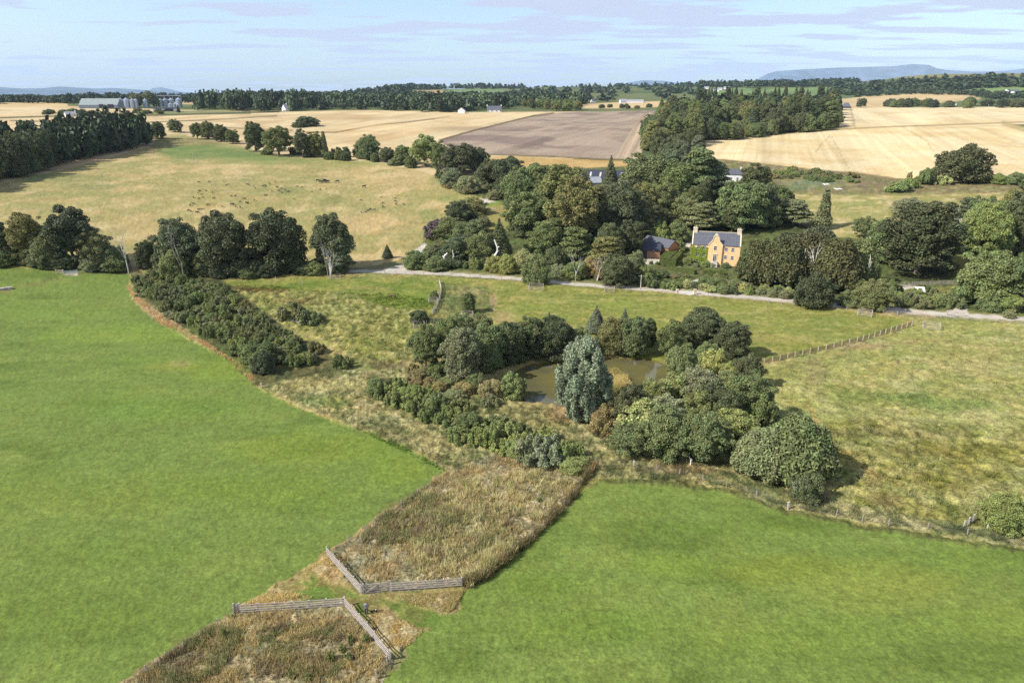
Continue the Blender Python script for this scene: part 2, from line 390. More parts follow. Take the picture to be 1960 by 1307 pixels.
# cow hill
Z('pasture', [(-900,600),(-900,380),(0,352),(150,318),(285,282),(318,258),(345,255),(372,265),(440,277),(520,296),(640,306),(740,316),(800,326),(838,340),(850,352),(880,366),(925,380),(905,398),(870,410),(830,430),(812,450),(800,478),(762,498),(700,512),(300,520),(0,508)],
  [(196,180,126),(212,194,142),(176,170,112)], scale=16, rough=0.7, tus=0.18, tsc=1.8, seed=12)
Z(None, [(300,292),(330,262),(372,267),(440,279),(540,300),(620,308),(500,314),(420,306),(330,306)], [(140,156,92),(124,146,84)], scale=20, soft=14, rough=0.5, seed=13)
Z(None, [(290,285),(300,262),(372,264),(430,276),(360,279)], [(168,160,110),(144,140,92)], scale=10, soft=6, rough=0.6, tus=0.3)
for b in [(100,340,120,13,(146,156,98),0.7),(250,316,90,8,(150,158,100),0.6),(480,352,120,20,(160,160,104),0.5),(600,345,40,10,(134,150,88),0.5),(530,366,60,8,(140,150,92),0.55),(640,385,22,12,(130,142,84),0.5),
          (190,358,60,8,(134,150,92),0.55),(60,395,70,10,(146,158,96),0.55),(150,372,110,7,(154,160,100),0.5),(860,380,40,10,(156,162,98),0.8),(820,410,22,18,(150,158,96),0.8),(840,345,30,10,(156,162,96),0.7),(690,312,120,5,(150,158,92),0.7),
          (700,430,110,30,(208,182,130),0.6),(760,350,90,24,(216,190,140),0.5),(420,360,110,26,(176,170,112),0.5),(620,395,14,18,(128,142,84),0.5),(300,430,110,25,(196,178,122),0.4),(810,470,40,14,(168,164,106),0.8),(560,395,130,10,(170,166,110),0.5),
          (770,470,60,12,(172,164,104),0.6),(30,366,60,6,(142,152,94),0.5)]: blob(*b)
rt = random.Random(5)
for i in range(26): blob(rt.uniform(20,860), rt.uniform(330,480), rt.uniform(8,26), rt.uniform(1.5,3), (134,136,84), 0.5, 0.4, 2.0, i)
# ground under the woods and gardens
Z('ground', [(835,345),(925,330),(960,345),(1080,330),(1120,322),(1230,318),(1290,330),(1480,350),(1500,420),(1600,455),(1960,470),(2500,480),(2500,640),(1960,606),(1840,596),(1700,590),(1500,570),(1200,545),(1000,528),(790,512),(800,478),(835,430),(915,398),(925,380),(880,366)],
  [(96,100,62),(122,116,74),(84,92,54),(112,122,66)], scale=6, rough=0.9, tus=0.5, seed=14)
Z('pasture', [(905,418),(935,394),(960,392),(990,410),(980,440),(930,452),(905,440)], [(176,164,104),(160,158,96)], scale=8, rough=0.4, seed=3)
Z('pasture', [(1375,372),(1420,362),(1440,378),(1420,398),(1380,398)], [(168,160,96),(150,152,90)], scale=8, rough=0.4)
Z('pasture', [(1790,512),(1840,490),(1900,500),(1880,525),(1820,530)], [(138,148,74),(158,144,80)], scale=6, rough=0.6, tus=0.3)
Z('pasture', [(1700,560),(1830,548),(1845,572),(1760,580)], [(160,150,78),(134,138,74)], scale=4, rough=0.9, tus=0.5)
Z('pasture', [(920,381),(950,384),(965,390),(930,396)], [(140,158,80)], scale=8, rough=0.4)
# meadows
Z('meadow', [(-900,640),(-900,520),(0,506),(250,520),(560,523),(720,524),(840,528),(1100,548),(1300,560),(1520,582),(1700,598),(1960,616),(2700,650),(2700,1250),(1960,1060),(1500,985),(1140,930),(850,900),(480,760),(240,560)],
  [(168,158,92),(148,150,84),(188,170,110)], scale=7, rough=0.9, tus=0.45, tsc=1.3, seed=15)
# marsh with rushes
Z('meadow', [(390,545),(520,545),(640,555),(760,560),(840,575),(832,620),(780,690),(720,705),(620,660),(520,610),(430,580)], [(176,168,96),(158,154,84),(190,180,110),(142,142,72)], scale=2.6, soft=10, rough=1.0, tus=0.8, tsc=1.4, seed=16)
Z(None, [(385,540),(560,532),(700,530),(835,532),(840,560),(790,580),(700,572),(640,560),(560,556),(470,556)], [(134,148,70),(120,140,62),(152,158,84)], scale=8, soft=10, rough=0.6, tus=0.15, seed=17)
Z(None, [(690,572),(760,560),(838,566),(830,590),(760,592)], [(132,150,66)], soft=8, rough=0.4)
blob(500,556,60,6,(124,92,56),0.75,0.5,3); blob(450,552,40,6,(120,96,58),0.7,0.5,3); blob(585,578,60,9,(124,102,56),0.6,0.5,3); blob(860,560,20,8,(140,120,70),0.6,0.4,3)
blob(470,590,60,10,(128,146,74),0.7,0.4,4); blob(700,660,60,16,(152,154,74),0.6,0.4,4); blob(760,640,40,16,(136,142,66),0.6,0.4,4); blob(660,690,70,8,(124,118,66),0.6,0.4,3)
blob(700,552,60,4,(176,160,104),0.6,0.4,3)
# park strip between drive and pond
Z('meadow', [(840,528),(1000,540),(1200,556),(1500,582),(1620,596),(1745,612),(1700,640),(1560,676),(1450,700),(1400,700),(1240,690),(1000,650),(880,650),(850,620)], [(152,158,84),(136,150,74),(170,168,98),(146,154,78)], scale=9, soft=4, rough=0.55, tus=0.14, seed=18, aniso=0.45)
Z(None, [(845,545),(930,548),(950,590),(900,640),(840,640),(830,600)], [(134,134,78),(112,122,64),(150,146,84)], scale=4, soft=10, rough=1, tus=0.5)
blob(960,610,34,22,(186,170,118),0.8,0.5,4); blob(945,575,10,22,(184,162,118),0.8,0.4,3); blob(1040,590,50,7,(150,164,82),0.6,0.4,6); blob(1080,630,120,14,(176,168,108),0.5,0.4,8); blob(1500,650,120,9,(174,166,104),0.5,0.4,8)
blob(1200,585,100,8,(140,158,76),0.6,0.4,6); blob(1600,612,60,8,(142,156,78),0.6,0.4,6); blob(905,560,40,7,(168,152,100),0.6,0.4,4); blob(1400,600,110,6,(176,170,106),0.45,0.4,6); blob(1340,650,60,16,(146,158,80),0.5,0.4,6)
blob(930,530,70,4,(120,118,68),0.7,0.4,3); blob(1180,566,200,3,(128,138,70),0.6,0.4,3)
# right-hand meadow
Z('meadow', [(1450,705),(1560,682),(1700,648),(1745,618),(1850,608),(1960,622),(2700,660),(2700,1250),(1960,1060),(1590,965),(1600,900),(1470,770),(1440,730)], [(178,174,100),(162,166,90),(192,184,116),(170,170,96)], scale=9, soft=6, rough=0.85, tus=0.35, tsc=1.2, seed=19, aniso=0.6)
Z('meadow', [(1560,810),(1640,800),(1760,808),(1960,825),(2700,860),(2700,1250),(1960,1050),(1800,1010),(1590,960),(1610,900),(1570,850)], [(160,156,82),(172,168,94),(146,144,72),(182,174,106)], scale=4.5, soft=14, rough=1.0, tus=0.75, tsc=1.3, seed=20)
for b in [(1700,760,130,16,(128,146,72),0.7),(1830,775,160,14,(130,148,74),0.7),(1600,745,60,14,(142,150,78),0.6),(1640,830,110,12,(124,114,66),0.5),(1790,834,110,10,(130,120,68),0.5),(1870,700,120,30,(190,176,114),0.5),(1800,650,110,14,(160,160,84),0.5),
          (1650,664,80,7,(176,154,108),0.7),(1530,700,50,14,(168,160,92),0.6),(1670,920,30,20,(186,164,100),0.6),(1640,880,70,24,(176,160,84),0.5),(1800,920,100,40,(150,140,64),0.6),(1900,880,80,40,(158,148,68),0.5),(1700,960,50,20,(134,112,62),0.5),(1700,1000,160,20,(168,156,88),0.6),
          (1820,860,90,22,(136,128,58),0.6),(1560,720,26,40,(180,160,110),0.45),(1540,880,40,50,(160,150,78),0.5),(1730,870,90,20,(128,116,56),0.5),(1900,640,60,7,(150,158,80),0.6)]: blob(*b)
line(None, [(1545,770),(1556,800),(1590,850),(1660,900),(1760,950)], 7, (184,164,104), 0.55); line(None, [(1560,690),(1660,662),(1800,650)], 4, (184,158,116), 0.5); line(None, [(1560,760),(1700,700),(1830,680)], 4, (170,158,100), 0.4)
line(None, [(1430,702),(1550,672),(1640,652),(1745,620)], 7, (112,96,64), 0.7, tus=0.4)
# rough grass around the pond and scrub
Z('rough_ground', [(505,738),(600,706),(720,712),(800,700),(980,700),(990,770),(1070,790),(1180,840),(1400,905),(1590,960),(1960,1030),(2700,1220),(2700,1260),(1960,1052),(1700,1010),(1500,975),(1390,935),(1165,918),(1145,925),(1080,960),(900,1110),(850,905),(760,860),(640,800),(560,770)],
  [(178,166,106),(150,142,86),(194,180,122),(134,134,80)], scale=3.4, soft=6, rough=1.0, tus=0.6, tsc=0.9, seed=21)
blob(640,740,130,18,(196,180,112),0.7,0.4,3); blob(850,850,90,20,(190,170,108),0.6,0.4,3); blob(1020,800,90,30,(150,136,82),0.6,0.4,3); blob(900,770,80,18,(120,118,66),0.6,0.4,3); blob(1000,860,40,8,(176,164,104),0.6,0.4,3)
blob(740,700,60,10,(98,84,56),0.7,0.4,3); blob(1300,900,110,14,(160,130,88),0.6,0.4,3); blob(790,880,60,16,(188,160,104),0.5,0.4,3); blob(1080,790,40,26,(186,152,106),0.6,0.4,2); blob(1200,880,60,14,(150,140,84),0.5,0.4,3); blob(820,735,60,10,(168,150,90),0.6,0.4,3)
Z('rough_ground', [(243,548),(252,575),(300,612),(380,650),(440,690),(470,715),(496,742),(530,728),(480,690),(400,640),(330,610),(280,585)], [(196,170,124),(182,156,112)], scale=3, rough=1, tus=0.7, tsc=0.8, seed=22)
Z('rough_ground', [(250,524),(420,532),(560,640),(640,690),(650,712),(540,730),(490,742),(430,690),(330,610),(262,565)], [(92,96,56),(112,108,64)], scale=4, soft=5, rough=1, tus=0.5, seed=23)
# the two bright grass fields
GF = [(120,143,70),(110,133,61),(131,152,76),(124,147,72)]
Z('grass_field', [(-900,620),(-900,560),(0,512),(160,516),(250,522),(246,552),(256,580),(300,618),(380,660),(435,690),(470,722),(498,746),(560,776),(620,800),(700,828),(780,858),(846,893),(852,906),(800,940),(700,1010),(632,1052),(560,1104),(448,1172),(330,1245),(236,1309),(-900,2200)], GF, scale=22, soft=2.0, rough=0.3, tus=0.09, tsc=0.5, seed=24, aniso=0.4)
Z('grass_field', [(1098,962),(1120,935),(1150,922),(1170,917),(1270,922),(1390,938),(1500,977),(1600,994),(1700,1016),(1800,1026),(1900,1043),(1960,1053),(2700,1170),(2700,2200),(700,2200),(738,1309),(770,1262),(806,1212),(858,1172),(900,1128),(930,1110),(960,1068),(1020,1030),(1065,985)], GF, scale=22, soft=2.0, rough=0.3, tus=0.09, tsc=0.5, seed=25, aniso=0.4)
for b in [(340,700,90,16,(156,157,66),0.36),(240,640,240,24,(140,168,64),0.36),(430,705,90,40,(144,166,58),0.36),(90,600,160,26,(134,164,68),0.29),(600,860,200,34,(138,158,54),0.36),(300,780,260,34,(118,155,62),0.36),(200,950,300,50,(126,145,60),0.36),(520,950,190,50,(120,147,54),0.36),
          (250,1060,260,34,(112,139,56),0.36),(120,1180,260,50,(126,151,62),0.29),(760,900,70,30,(136,157,56),0.43),(1340,1010,160,20,(116,149,56),0.36),(1500,1090,170,36,(150,164,64),0.40),(1700,1110,200,40,(154,164,68),0.36),(1800,1080,200,30,(124,153,64),0.36),
          (1280,1080,120,40,(136,162,60),0.36),(1150,1200,240,50,(114,147,54),0.36),(1600,1220,300,60,(138,162,66),0.29),(1860,1190,160,40,(148,168,70),0.29),(1030,1120,100,40,(110,143,50),0.36),(250,690,120,10,(108,145,54),0.36),(620,770,90,20,(114,151,50),0.36)]: blob(*b, 0.5, 12.0)
blob(200,1200,330,110,(108,134,58),0.4,0.4,12.0); blob(1700,1130,280,70,(146,160,78),0.6,0.4,12.0); blob(345,696,26,8,(166,160,100),0.6,0.4,6)
line(None, [(0,556),(60,545),(115,532),(165,521)], 4, (138,134,84), 0.8, tus=0.3); line(None, [(0,557),(20,555)], 6, (150,130,90), 0.8)
line(None, [(160,521),(250,523)], 3, (110,100,66), 0.8)
line(None, [(395,1052),(470,1085),(530,1108)], 2.5, (150,158,86), 0.5); line(None, [(0,905),(120,862),(300,800),(470,735)], 2.2, (104,124,46), 0.35); line(None, [(0,918),(124,873),(304,809),(476,742)], 2.2, (104,124,46), 0.35); line(None, [(60,1307),(200,1170),(400,1010),(560,900),(700,832)], 2.6, (104,124,46), 0.3); line(None, [(80,1307),(216,1176),(414,1016),(572,906),(712,836)], 2.6, (104,124,46), 0.3)
line(None, [(1000,1307),(1150,1180),(1290,1070),(1420,950)], 2.6, (104,124,46), 0.3); line(None, [(1022,1307),(1170,1186),(1306,1078),(1434,956)], 2.6, (104,124,46), 0.3); line(None, [(1500,1307),(1640,1180),(1760,1090),(1850,1040)], 2.6, (104,124,46), 0.25); line(None, [(808,1200),(900,1228),(1000,1270)], 3, (150,168,88), 0.5)
# the fenced rough plots
BR = [(188,172,126),(166,152,110),(202,186,142),(144,138,98)]
Z('rough_ground', [(632,1052),(700,1010),(800,940),(850,906),(960,870),(1060,878),(1138,884),(1098,950),(1060,990),(1020,1032),(960,1072),(925,1108),(880,1120),(745,1132),(693,1136)], BR, scale=2.4, soft=4, rough=1, tus=0.3, tsc=0.7, seed=26)
Z('rough_ground', [(236,1309),(330,1245),(448,1172),(560,1160),(660,1150),(700,1195),(752,1258),(738,1309),(600,1500),(-100,1500)], BR, scale=2.4, soft=3, rough=1, tus=0.3, tsc=0.7, seed=27)
blob(780,985,60,40,(128,110,80),0.6,0.4,1.5); blob(860,1040,60,30,(150,132,98),0.6,0.4,1.5); blob(740,1090,60,22,(180,146,100),0.6,0.4,1.5); blob(930,970,70,30,(178,144,104),0.6,0.4,1.5); blob(900,920,60,20,(150,140,92),0.5,0.4,1.5); blob(1010,920,50,20,(168,150,108),0.6,0.4,1.5)
blob(380,1230,60,30,(128,112,76),0.6,0.4,1.5); blob(560,1210,80,40,(190,156,102),0.6,0.4,1.5); blob(600,1280,100,30,(150,130,84),0.5,0.4,1.5); blob(690,1270,40,26,(140,116,84),0.5,0.4,1.5)
# trodden grass between the plots
Z('meadow', [(452,1163),(520,1124),(600,1078),(626,1062),(690,1136),(745,1134),(880,1122),(900,1128),(870,1170),(812,1208),(755,1256),(664,1150),(560,1158)], [(150,142,84),(118,138,66),(176,160,106)], scale=2.2, soft=3, rough=0.7, tus=0.15, seed=28)
Z(None, [(470,1158),(520,1128),(560,1130),(600,1144),(560,1156)], [(202,178,124),(188,160,106)], scale=1.5, soft=5, rough=1, tus=0.3)
Z(None, [(590,1085),(630,1062),(655,1100),(668,1118),(640,1118),(612,1100)], [(202,178,124),(180,152,100)], scale=1.5, soft=5, rough=1, tus=0.3)
Z(None, [(760,1142),(890,1130),(872,1160),(856,1172),(820,1166),(790,1158)], [(190,172,120),(172,152,104)], scale=1.2, soft=5, rough=1, tus=0.4)
Z(None, [(694,1172),(730,1168),(808,1210),(790,1228),(760,1252),(735,1226)], [(198,176,124),(206,186,134)], scale=1.2, soft=5, rough=1, tus=0.4)
Z(None, [(540,1140),(600,1120),(660,1124),(690,1140),(640,1146),(590,1150)], [(116,140,66),(138,142,78)], scale=1.5, soft=6, rough=0.5)
Z(None, [(720,1150),(760,1150),(860,1180),(830,1200),(800,1196)], [(112,138,62),(134,142,74)], scale=1.5, soft=8, rough=0.5)
Z(None, [(1098,962),(1120,935),(1150,920),(1130,900),(1145,880),(1100,945)], [(140,148,76),(150,142,84)], scale=2, soft=5, rough=0.8, tus=0.2)
line(None, [(236,1307),(330,1243),(448,1170),(560,1102),(640,1048),(720,996),(850,905)], 5, (186,160,112), 0.7, tus=0.4)
line(None, [(1150,921),(1270,926),(1390,940),(1500,979),(1700,1018),(1960,1055)], 8, (104,108,64), 0.9, tus=0.7)
# drives and tracks
RD = [(226,222,212),(214,208,198)]
def strip(name, pts, cols, **k):
    """pts: (u, v, half width in px)"""
    for a, b in zip(pts[:-1], pts[1:]):
        zone(name, [(a[0],a[1]-a[2]),(b[0],b[1]-b[2]),(b[0],b[1]+b[2]),(a[0],a[1]+a[2])], cols, scale=3, soft=0.8, rough=0.15, wob=False, **k)
strip('road', [(330,519,2),(560,518,2.2),(700,519,2.6),(770,521,3.5),(850,524,3),(1000,534,3),(1100,544,3),(1200,551,3.2),(1400,566,3.6),(1520,577,3.8),(1640,588,3.8),(1800,601,4.2),(1960,611,4.4),(2300,640,5)], RD)
Z('road', [(715,520),(762,508),(786,500),(794,478),(812,466),(816,470),(800,492),(790,506),(778,513),(776,524),(740,524)], RD, scale=3, soft=1, rough=0.15, wob=False)
Z('road', [(838,438),(862,428),(858,434),(846,441)], RD, scale=3, soft=1, rough=0.15, wob=False)
Z('road', [(912,382),(930,380),(958,380),(962,383),(945,386),(930,391),(922,387)], RD, scale=3, soft=1, rough=0.15, wob=False)
Z('road', [(1222,498),(1240,492),(1268,489),(1266,500),(1250,508),(1234,506)], RD, scale=3, soft=1, rough=0.15, wob=False)
Z('road', [(1288,472),(1310,466),(1324,463),(1320,475),(1292,482)], RD, scale=3, soft=1, rough=0.15, wob=False)
Z('road', [(1322,540),(1345,530),(1350,534),(1330,542)], RD, scale=3, soft=1, rough=0.15, wob=False)
Z('road', [(1800,601),(1826,592),(1840,583),(1852,586),(1850,596),(1860,604)], RD, scale=3, soft=1, rough=0.15, wob=False)
Z('road', [(1700,549),(1740,545),(1760,552),(1720,556)], RD, scale=3, soft=1, rough=0.15, wob=False)
Z('road', [(120,521),(150,518),(148,526),(126,527)], RD, scale=3, soft=1, rough=0.15, wob=False)
# pond bed and reed island
Z('pond_bed', POND, [(90,84,40)], scale=3, soft=2, rough=0.2, wob=False)
Z('reed_bank', ISLE, [(190,168,108),(172,150,94)], scale=1.5, soft=2, rough=1, tus=0.4, tsc=0.6, wob=False)
blob(1080,770,70,5,(120,112,66),0.7,0.3,2)

# fine mottling at the scale of plants, in the earth's own colour, then growth relief
_g = ZID == ZNAMES.index('grass_field')
COLR[_g] *= (1 + 0.24*(fbm(bx[_g]/2.2, by[_g]/0.55, 61, 3)-0.5) + 0.40*(fbm(bx[_g]/0.5, by[_g]/0.35, 62, 2)-0.5))[:, None]
_g = (ZID == ZNAMES.index('meadow')) & (RR.ravel() < 330)
COLR[_g] *= (1 - 0.24*sstep(.60, .72, fbm(bx[_g]/1.1, by[_g]/0.8, 63, 3)) + 0.16*sstep(.60, .74, fbm(bx[_g]/0.9, by[_g]/0.6, 64, 3)))[:, None]
near = RR.ravel() < 420
f1 = fbm(bx/0.9, by/0.9, 81, 3); f2 = fbm(bx/3.2, by/3.2, 83, 3)
fz = np.clip(1.15 - RR.ravel()/900, 0.25, 1)
COLR *= (1 + (ROUGH*0.62 + 0.05) * (f1-0.5)*1.5*fz + (0.05+0.15*ROUGH)*(f2-0.5)*1.2*fz)[:, None]
hue = (fbm(bx/5.0, by/5.0, 91, 3) - 0.5) * (0.06+0.14*ROUGH)
COLR[:, 0] *= 1 + hue; COLR[:, 2] *= 1 - hue*0.6
_rg = sstep(0.7, 0.95, ROUGH)[:, None]; COLR *= 1 + _rg*np.array([-0.03, 0.045, 0.22])
COLR = np.clip(COLR, 0.01, 0.8)
GZf = GZ.ravel() + TUS * np.clip((1200-RR.ravel())/600, 0, 1)

def ground_mat():
    m, n, l, b = mat('turf_and_soil', 0.95, 0.12)
    at_ = n.new('ShaderNodeAttribute'); at_.attribute_name = 'growth'
    ro = n.new('ShaderNodeAttribute'); ro.attribute_name = 'rough'
    geo = n.new('ShaderNodeNewGeometry')
    def noise(s, d=4, r=0.6):
        k = n.new('ShaderNodeTexNoise'); k.inputs['Scale'].default_value = s; k.inputs['Detail'].default_value = d; k.inputs['Roughness'].default_value = r
        l.new(geo.outputs['Position'], k.inputs['Vector']); return k.outputs['Fac']
    a, c = noise(3.2, 5, 0.7), noise(0.45, 3)
    mp = n.new('ShaderNodeMapRange'); l.new(a, mp.inputs['Value']); mp.inputs['From Min'].default_value = 0.32; mp.inputs['From Max'].default_value = 0.68
    mlo = n.new('ShaderNodeMath'); mlo.operation = 'MULTIPLY_ADD'; l.new(ro.outputs['Fac'], mlo.inputs[0]); mlo.inputs[1].default_value = -0.42; mlo.inputs[2].default_value = 0.84
    mhi = n.new('ShaderNodeMath'); mhi.operation = 'MULTIPLY_ADD'; l.new(ro.outputs['Fac'], mhi.inputs[0]); mhi.inputs[1].default_value = 0.42; mhi.inputs[2].default_value = 1.16
    l.new(mlo.outputs[0], mp.inputs['To Min']); l.new(mhi.outputs[0], mp.inputs['To Max'])
    mx = n.new('ShaderNodeMix'); mx.data_type = 'RGBA'; mx.blend_type = 'MULTIPLY'; mx.inputs['Factor'].default_value = 1
    l.new(at_.outputs['Color'], mx.inputs['A']); l.new(mp.outputs[0], mx.inputs['B'])
    l.new(mx.outputs['Result'], b.inputs['Base Color'])
    ad = n.new('ShaderNodeMath'); ad.operation = 'ADD'; l.new(a, ad.inputs[0]); l.new(c, ad.inputs[1])
    bs = n.new('ShaderNodeMath'); bs.operation = 'MULTIPLY_ADD'; l.new(ro.outputs['Fac'], bs.inputs[0]); bs.inputs[1].default_value = 0.75; bs.inputs[2].default_value = 0.12
    bp = n.new('ShaderNodeBump'); bp.inputs['Distance'].default_value = 0.22; l.new(bs.outputs[0], bp.inputs['Strength']); l.new(ad.outputs[0], bp.inputs['Height']); l.new(bp.outputs[0], b.inputs['Normal'])
    return m
M_GROUND = ground_mat()
nr, nc = RR.shape
idx = np.arange(nr*nc).reshape(nr, nc)
Q = np.stack([idx[:-1, :-1], idx[:-1, 1:], idx[1:, 1:], idx[1:, :-1]], -1).reshape(-1, 4)
# close the ring behind the camera
Qw = np.stack([idx[:-1, -1], idx[:-1, 0], idx[1:, 0], idx[1:, -1]], -1)
Q = np.concatenate([Q, Qw])
qz = np.max(ZID[Q], axis=1) if False else ZID[Q[:, 0]]
centre = len(bx)
VA = np.column_stack([bx, by, GZf])
for k, name in enumerate(ZNAMES):
    q = Q[qz == k]
    if not len(q): continue
    used, inv = np.unique(q, return_inverse=True)
    me = np_mesh(name, VA[used], [inv.reshape(-1, 4)], M_GROUND, {'growth': ('POINT', 'FLOAT_COLOR', np.column_stack([COLR[used], np.ones(len(used))])), 'rough': ('POINT', 'FLOAT', ROUGH[used])}, smooth=True)
    tag(link(name, me), kind='structure')
def ground_col(u, v):
    return None

# ------------------------------------------------------------------ water
def water_mat():
    m, n, l, b = mat('pond_water', 0.06, 0.5)
    g = n.new('ShaderNodeNewGeometry'); ns = n.new('ShaderNodeTexNoise'); ns.inputs['Scale'].default_value = 0.16; ns.inputs['Detail'].default_value = 5
    l.new(g.outputs['Position'], ns.inputs['Vector'])
    cr = n.new('ShaderNodeValToRGB'); l.new(ns.outputs['Fac'], cr.inputs['Fac'])
    cr.color_ramp.elements[0].position = 0.38; cr.color_ramp.elements[0].color = (0.125, 0.110, 0.034, 1)
    cr.color_ramp.elements[1].position = 0.66; cr.color_ramp.elements[1].color = (0.085, 0.082, 0.042, 1)
    l.new(cr.outputs['Color'], b.inputs['Base Color'])
    n2 = n.new('ShaderNodeTexNoise'); n2.inputs['Scale'].default_value = 2.2; n2.inputs['Detail'].default_value = 4; l.new(g.outputs['Position'], n2.inputs['Vector'])
    bp = n.new('ShaderNodeBump'); bp.inputs['Strength'].default_value = 0.12; bp.inputs['Distance'].default_value = 0.05; l.new(n2.outputs['Fac'], bp.inputs['Height']); l.new(bp.outputs[0], b.inputs['Normal'])
    return m
wx = [p[0] for p in POND_W]; wy = [p[1] for p in POND_W]
cxw, cyw = sum(wx)/len(wx), sum(wy)/len(wy)
WATER_Z = -0.55
Vw = [(cxw, cyw, WATER_Z)] + [(cxw+(x-cxw)*1.04, cyw+(y-cyw)*1.04, WATER_Z) for x, y in POND_W]
me = np_mesh('water', Vw, [np.array([(0, 1+(i+1) % len(POND_W), 1+i) for i in range(len(POND_W))])], water_mat())
tag(link('water', me), kind='structure')

# ------------------------------------------------------------------ far hills
def hills(name, prof, r0, r1, seed, col):
    xs = np.array([p[0] for p in prof], float); ys = np.array([p[1] for p in prof], float)
    a0, a1 = math.atan((xs[0]-U0)/F_PX), math.atan((xs[-1]-U0)/F_PX)
    na, nrr = 420, 60
    A = np.linspace(a0, a1, na); T = np.linspace(0, 1, nrr); AA, TT = np.meshgrid(A, T)
    RRh = r0 + (r1-r0)*TT; u = U0 + np.tan(AA)*F_PX; rm = (r0+r1)/2
    hpx = np.interp(u, xs, ys); yy = -(hpx-V0)/F_PX; top = (-sp+yy*cp)/(cp+yy*sp)*rm*np.cos(AA)+CAM_Z
    base = 20.0
    edge = sstep(0, 0.04, (AA-a0)/(a1-a0))*sstep(1, 0.96, (AA-a0)/(a1-a0))
    bump = np.sin(np.pi*TT)**0.8
    X, Y = RRh*np.sin(AA), RRh*np.cos(AA)
    g = fbm(X/1500, Y/1500, seed, 5); gg = np.abs(fbm(X/900, Y/900, seed+5, 4)-0.5)*2
    fl = 1-np.exp(-((TT-0.5)/0.16)**2)
    Z_ = base + (top-base)*bump*(1 - fl*0.45*g) * edge - fl*gg*(rm/120)*bump*edge
    i = np.arange(na*nrr).reshape(nrr, na); q = np.stack([i[:-1, :-1], i[:-1, 1:], i[1:, 1:], i[1:, :-1]], -1).reshape(-1, 4)
    me = np_mesh(name, np.column_stack([X.ravel(), Y.ravel(), Z_.ravel()]), [q], solid('haze_blue_hill', col, 0.95, 0.1, 0.35, 0.003), smooth=True)  # bluer than real heather: distance haze put into the hill colour
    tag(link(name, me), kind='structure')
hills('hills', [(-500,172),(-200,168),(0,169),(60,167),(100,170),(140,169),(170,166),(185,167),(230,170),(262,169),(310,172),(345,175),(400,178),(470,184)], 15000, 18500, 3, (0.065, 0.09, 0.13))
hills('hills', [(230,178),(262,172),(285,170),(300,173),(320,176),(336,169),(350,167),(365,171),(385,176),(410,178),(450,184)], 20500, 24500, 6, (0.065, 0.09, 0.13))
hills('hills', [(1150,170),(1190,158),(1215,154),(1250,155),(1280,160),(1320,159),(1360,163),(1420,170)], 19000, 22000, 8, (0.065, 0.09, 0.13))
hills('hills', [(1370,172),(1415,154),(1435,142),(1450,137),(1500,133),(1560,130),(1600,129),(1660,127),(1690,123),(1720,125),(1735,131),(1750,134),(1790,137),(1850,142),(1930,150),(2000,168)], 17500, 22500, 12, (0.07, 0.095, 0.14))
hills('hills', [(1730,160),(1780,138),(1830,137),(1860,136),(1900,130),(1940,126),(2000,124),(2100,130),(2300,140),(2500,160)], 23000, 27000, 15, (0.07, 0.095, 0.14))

# ------------------------------------------------------------------ foliage and bark
def leaf_mat():
    m, n, l, b = mat('foliage', 0.6, 0.25)
    oi = n.new('ShaderNodeObjectInfo'); v = n.new('ShaderNodeAttribute'); v.attribute_name = 'v'
    hv = n.new('ShaderNodeAttribute'); hv.attribute_name = 'hue'
    mx = n.new('ShaderNodeMix'); mx.data_type = 'RGBA'; mx.blend_type = 'MULTIPLY'; mx.inputs['Factor'].default_value = 1
    l.new(oi.outputs['Color'], mx.inputs['A']); l.new(v.outputs['Fac'], mx.inputs['B'])
    hs = n.new('ShaderNodeHueSaturation'); l.new(mx.outputs['Result'], hs.inputs['Color']); l.new(hv.outputs['Fac'], hs.inputs['Hue'])
    l.new(hs.outputs['Color'], b.inputs['Base Color'])
    tr = n.new('ShaderNodeBsdfTranslucent'); l.new(hs.outputs['Color'], tr.inputs['Color'])
    ms = n.new('ShaderNodeMixShader'); ms.inputs['Fac'].default_value = 0.15
    out = n['Material Output']; l.new(b.outputs[0], ms.inputs[1]); l.new(tr.outputs[0], ms.inputs[2]); l.new(ms.outputs[0], out.inputs['Surface'])
    return m
M_LEAF = leaf_mat()
M_BARK = solid('bark', (0.16, 0.13, 0.10), 0.9, 0.2, 0.35, 6.0)
M_DEAD = solid('bleached_wood', (0.42, 0.40, 0.37), 0.8, 0.2, 0.3, 5.0)
M_WHITE_WOOD = solid('stripped_white_wood', (0.74, 0.71, 0.66), 0.7, 0.2, 0.15, 5.0)
_sph = None
def sphere_lp(k=8, r=5):
    V = [(0, 0, -1)]; F4 = []; F3 = []
    for i in range(1, r):
        p = -math.pi/2 + math.pi*i/r
        for j in range(k): a = 2*math.pi*j/k; V.append((math.cos(p)*math.cos(a), math.cos(p)*math.sin(a), math.sin(p)))
    V.append((0, 0, 1)); n = len(V)
    for j in range(k):
        F3.append((0, 1+(j+1) % k, 1+j)); F3.append((n-1, n-1-k+j, n-1-k+(j+1) % k))
    for i in range(r-2):
        for j in range(k): F4.append((1+i*k+j, 1+i*k+(j+1) % k, 1+(i+1)*k+(j+1) % k, 1+(i+1)*k+j))
    return np.array(V), np.array(F4), np.array(F3)
SPV, SP4, SP3 = sphere_lp()
def rand_dirs(g, n):
    d = g.normal(size=(n, 3)); return d / np.linalg.norm(d, axis=1)[:, None]
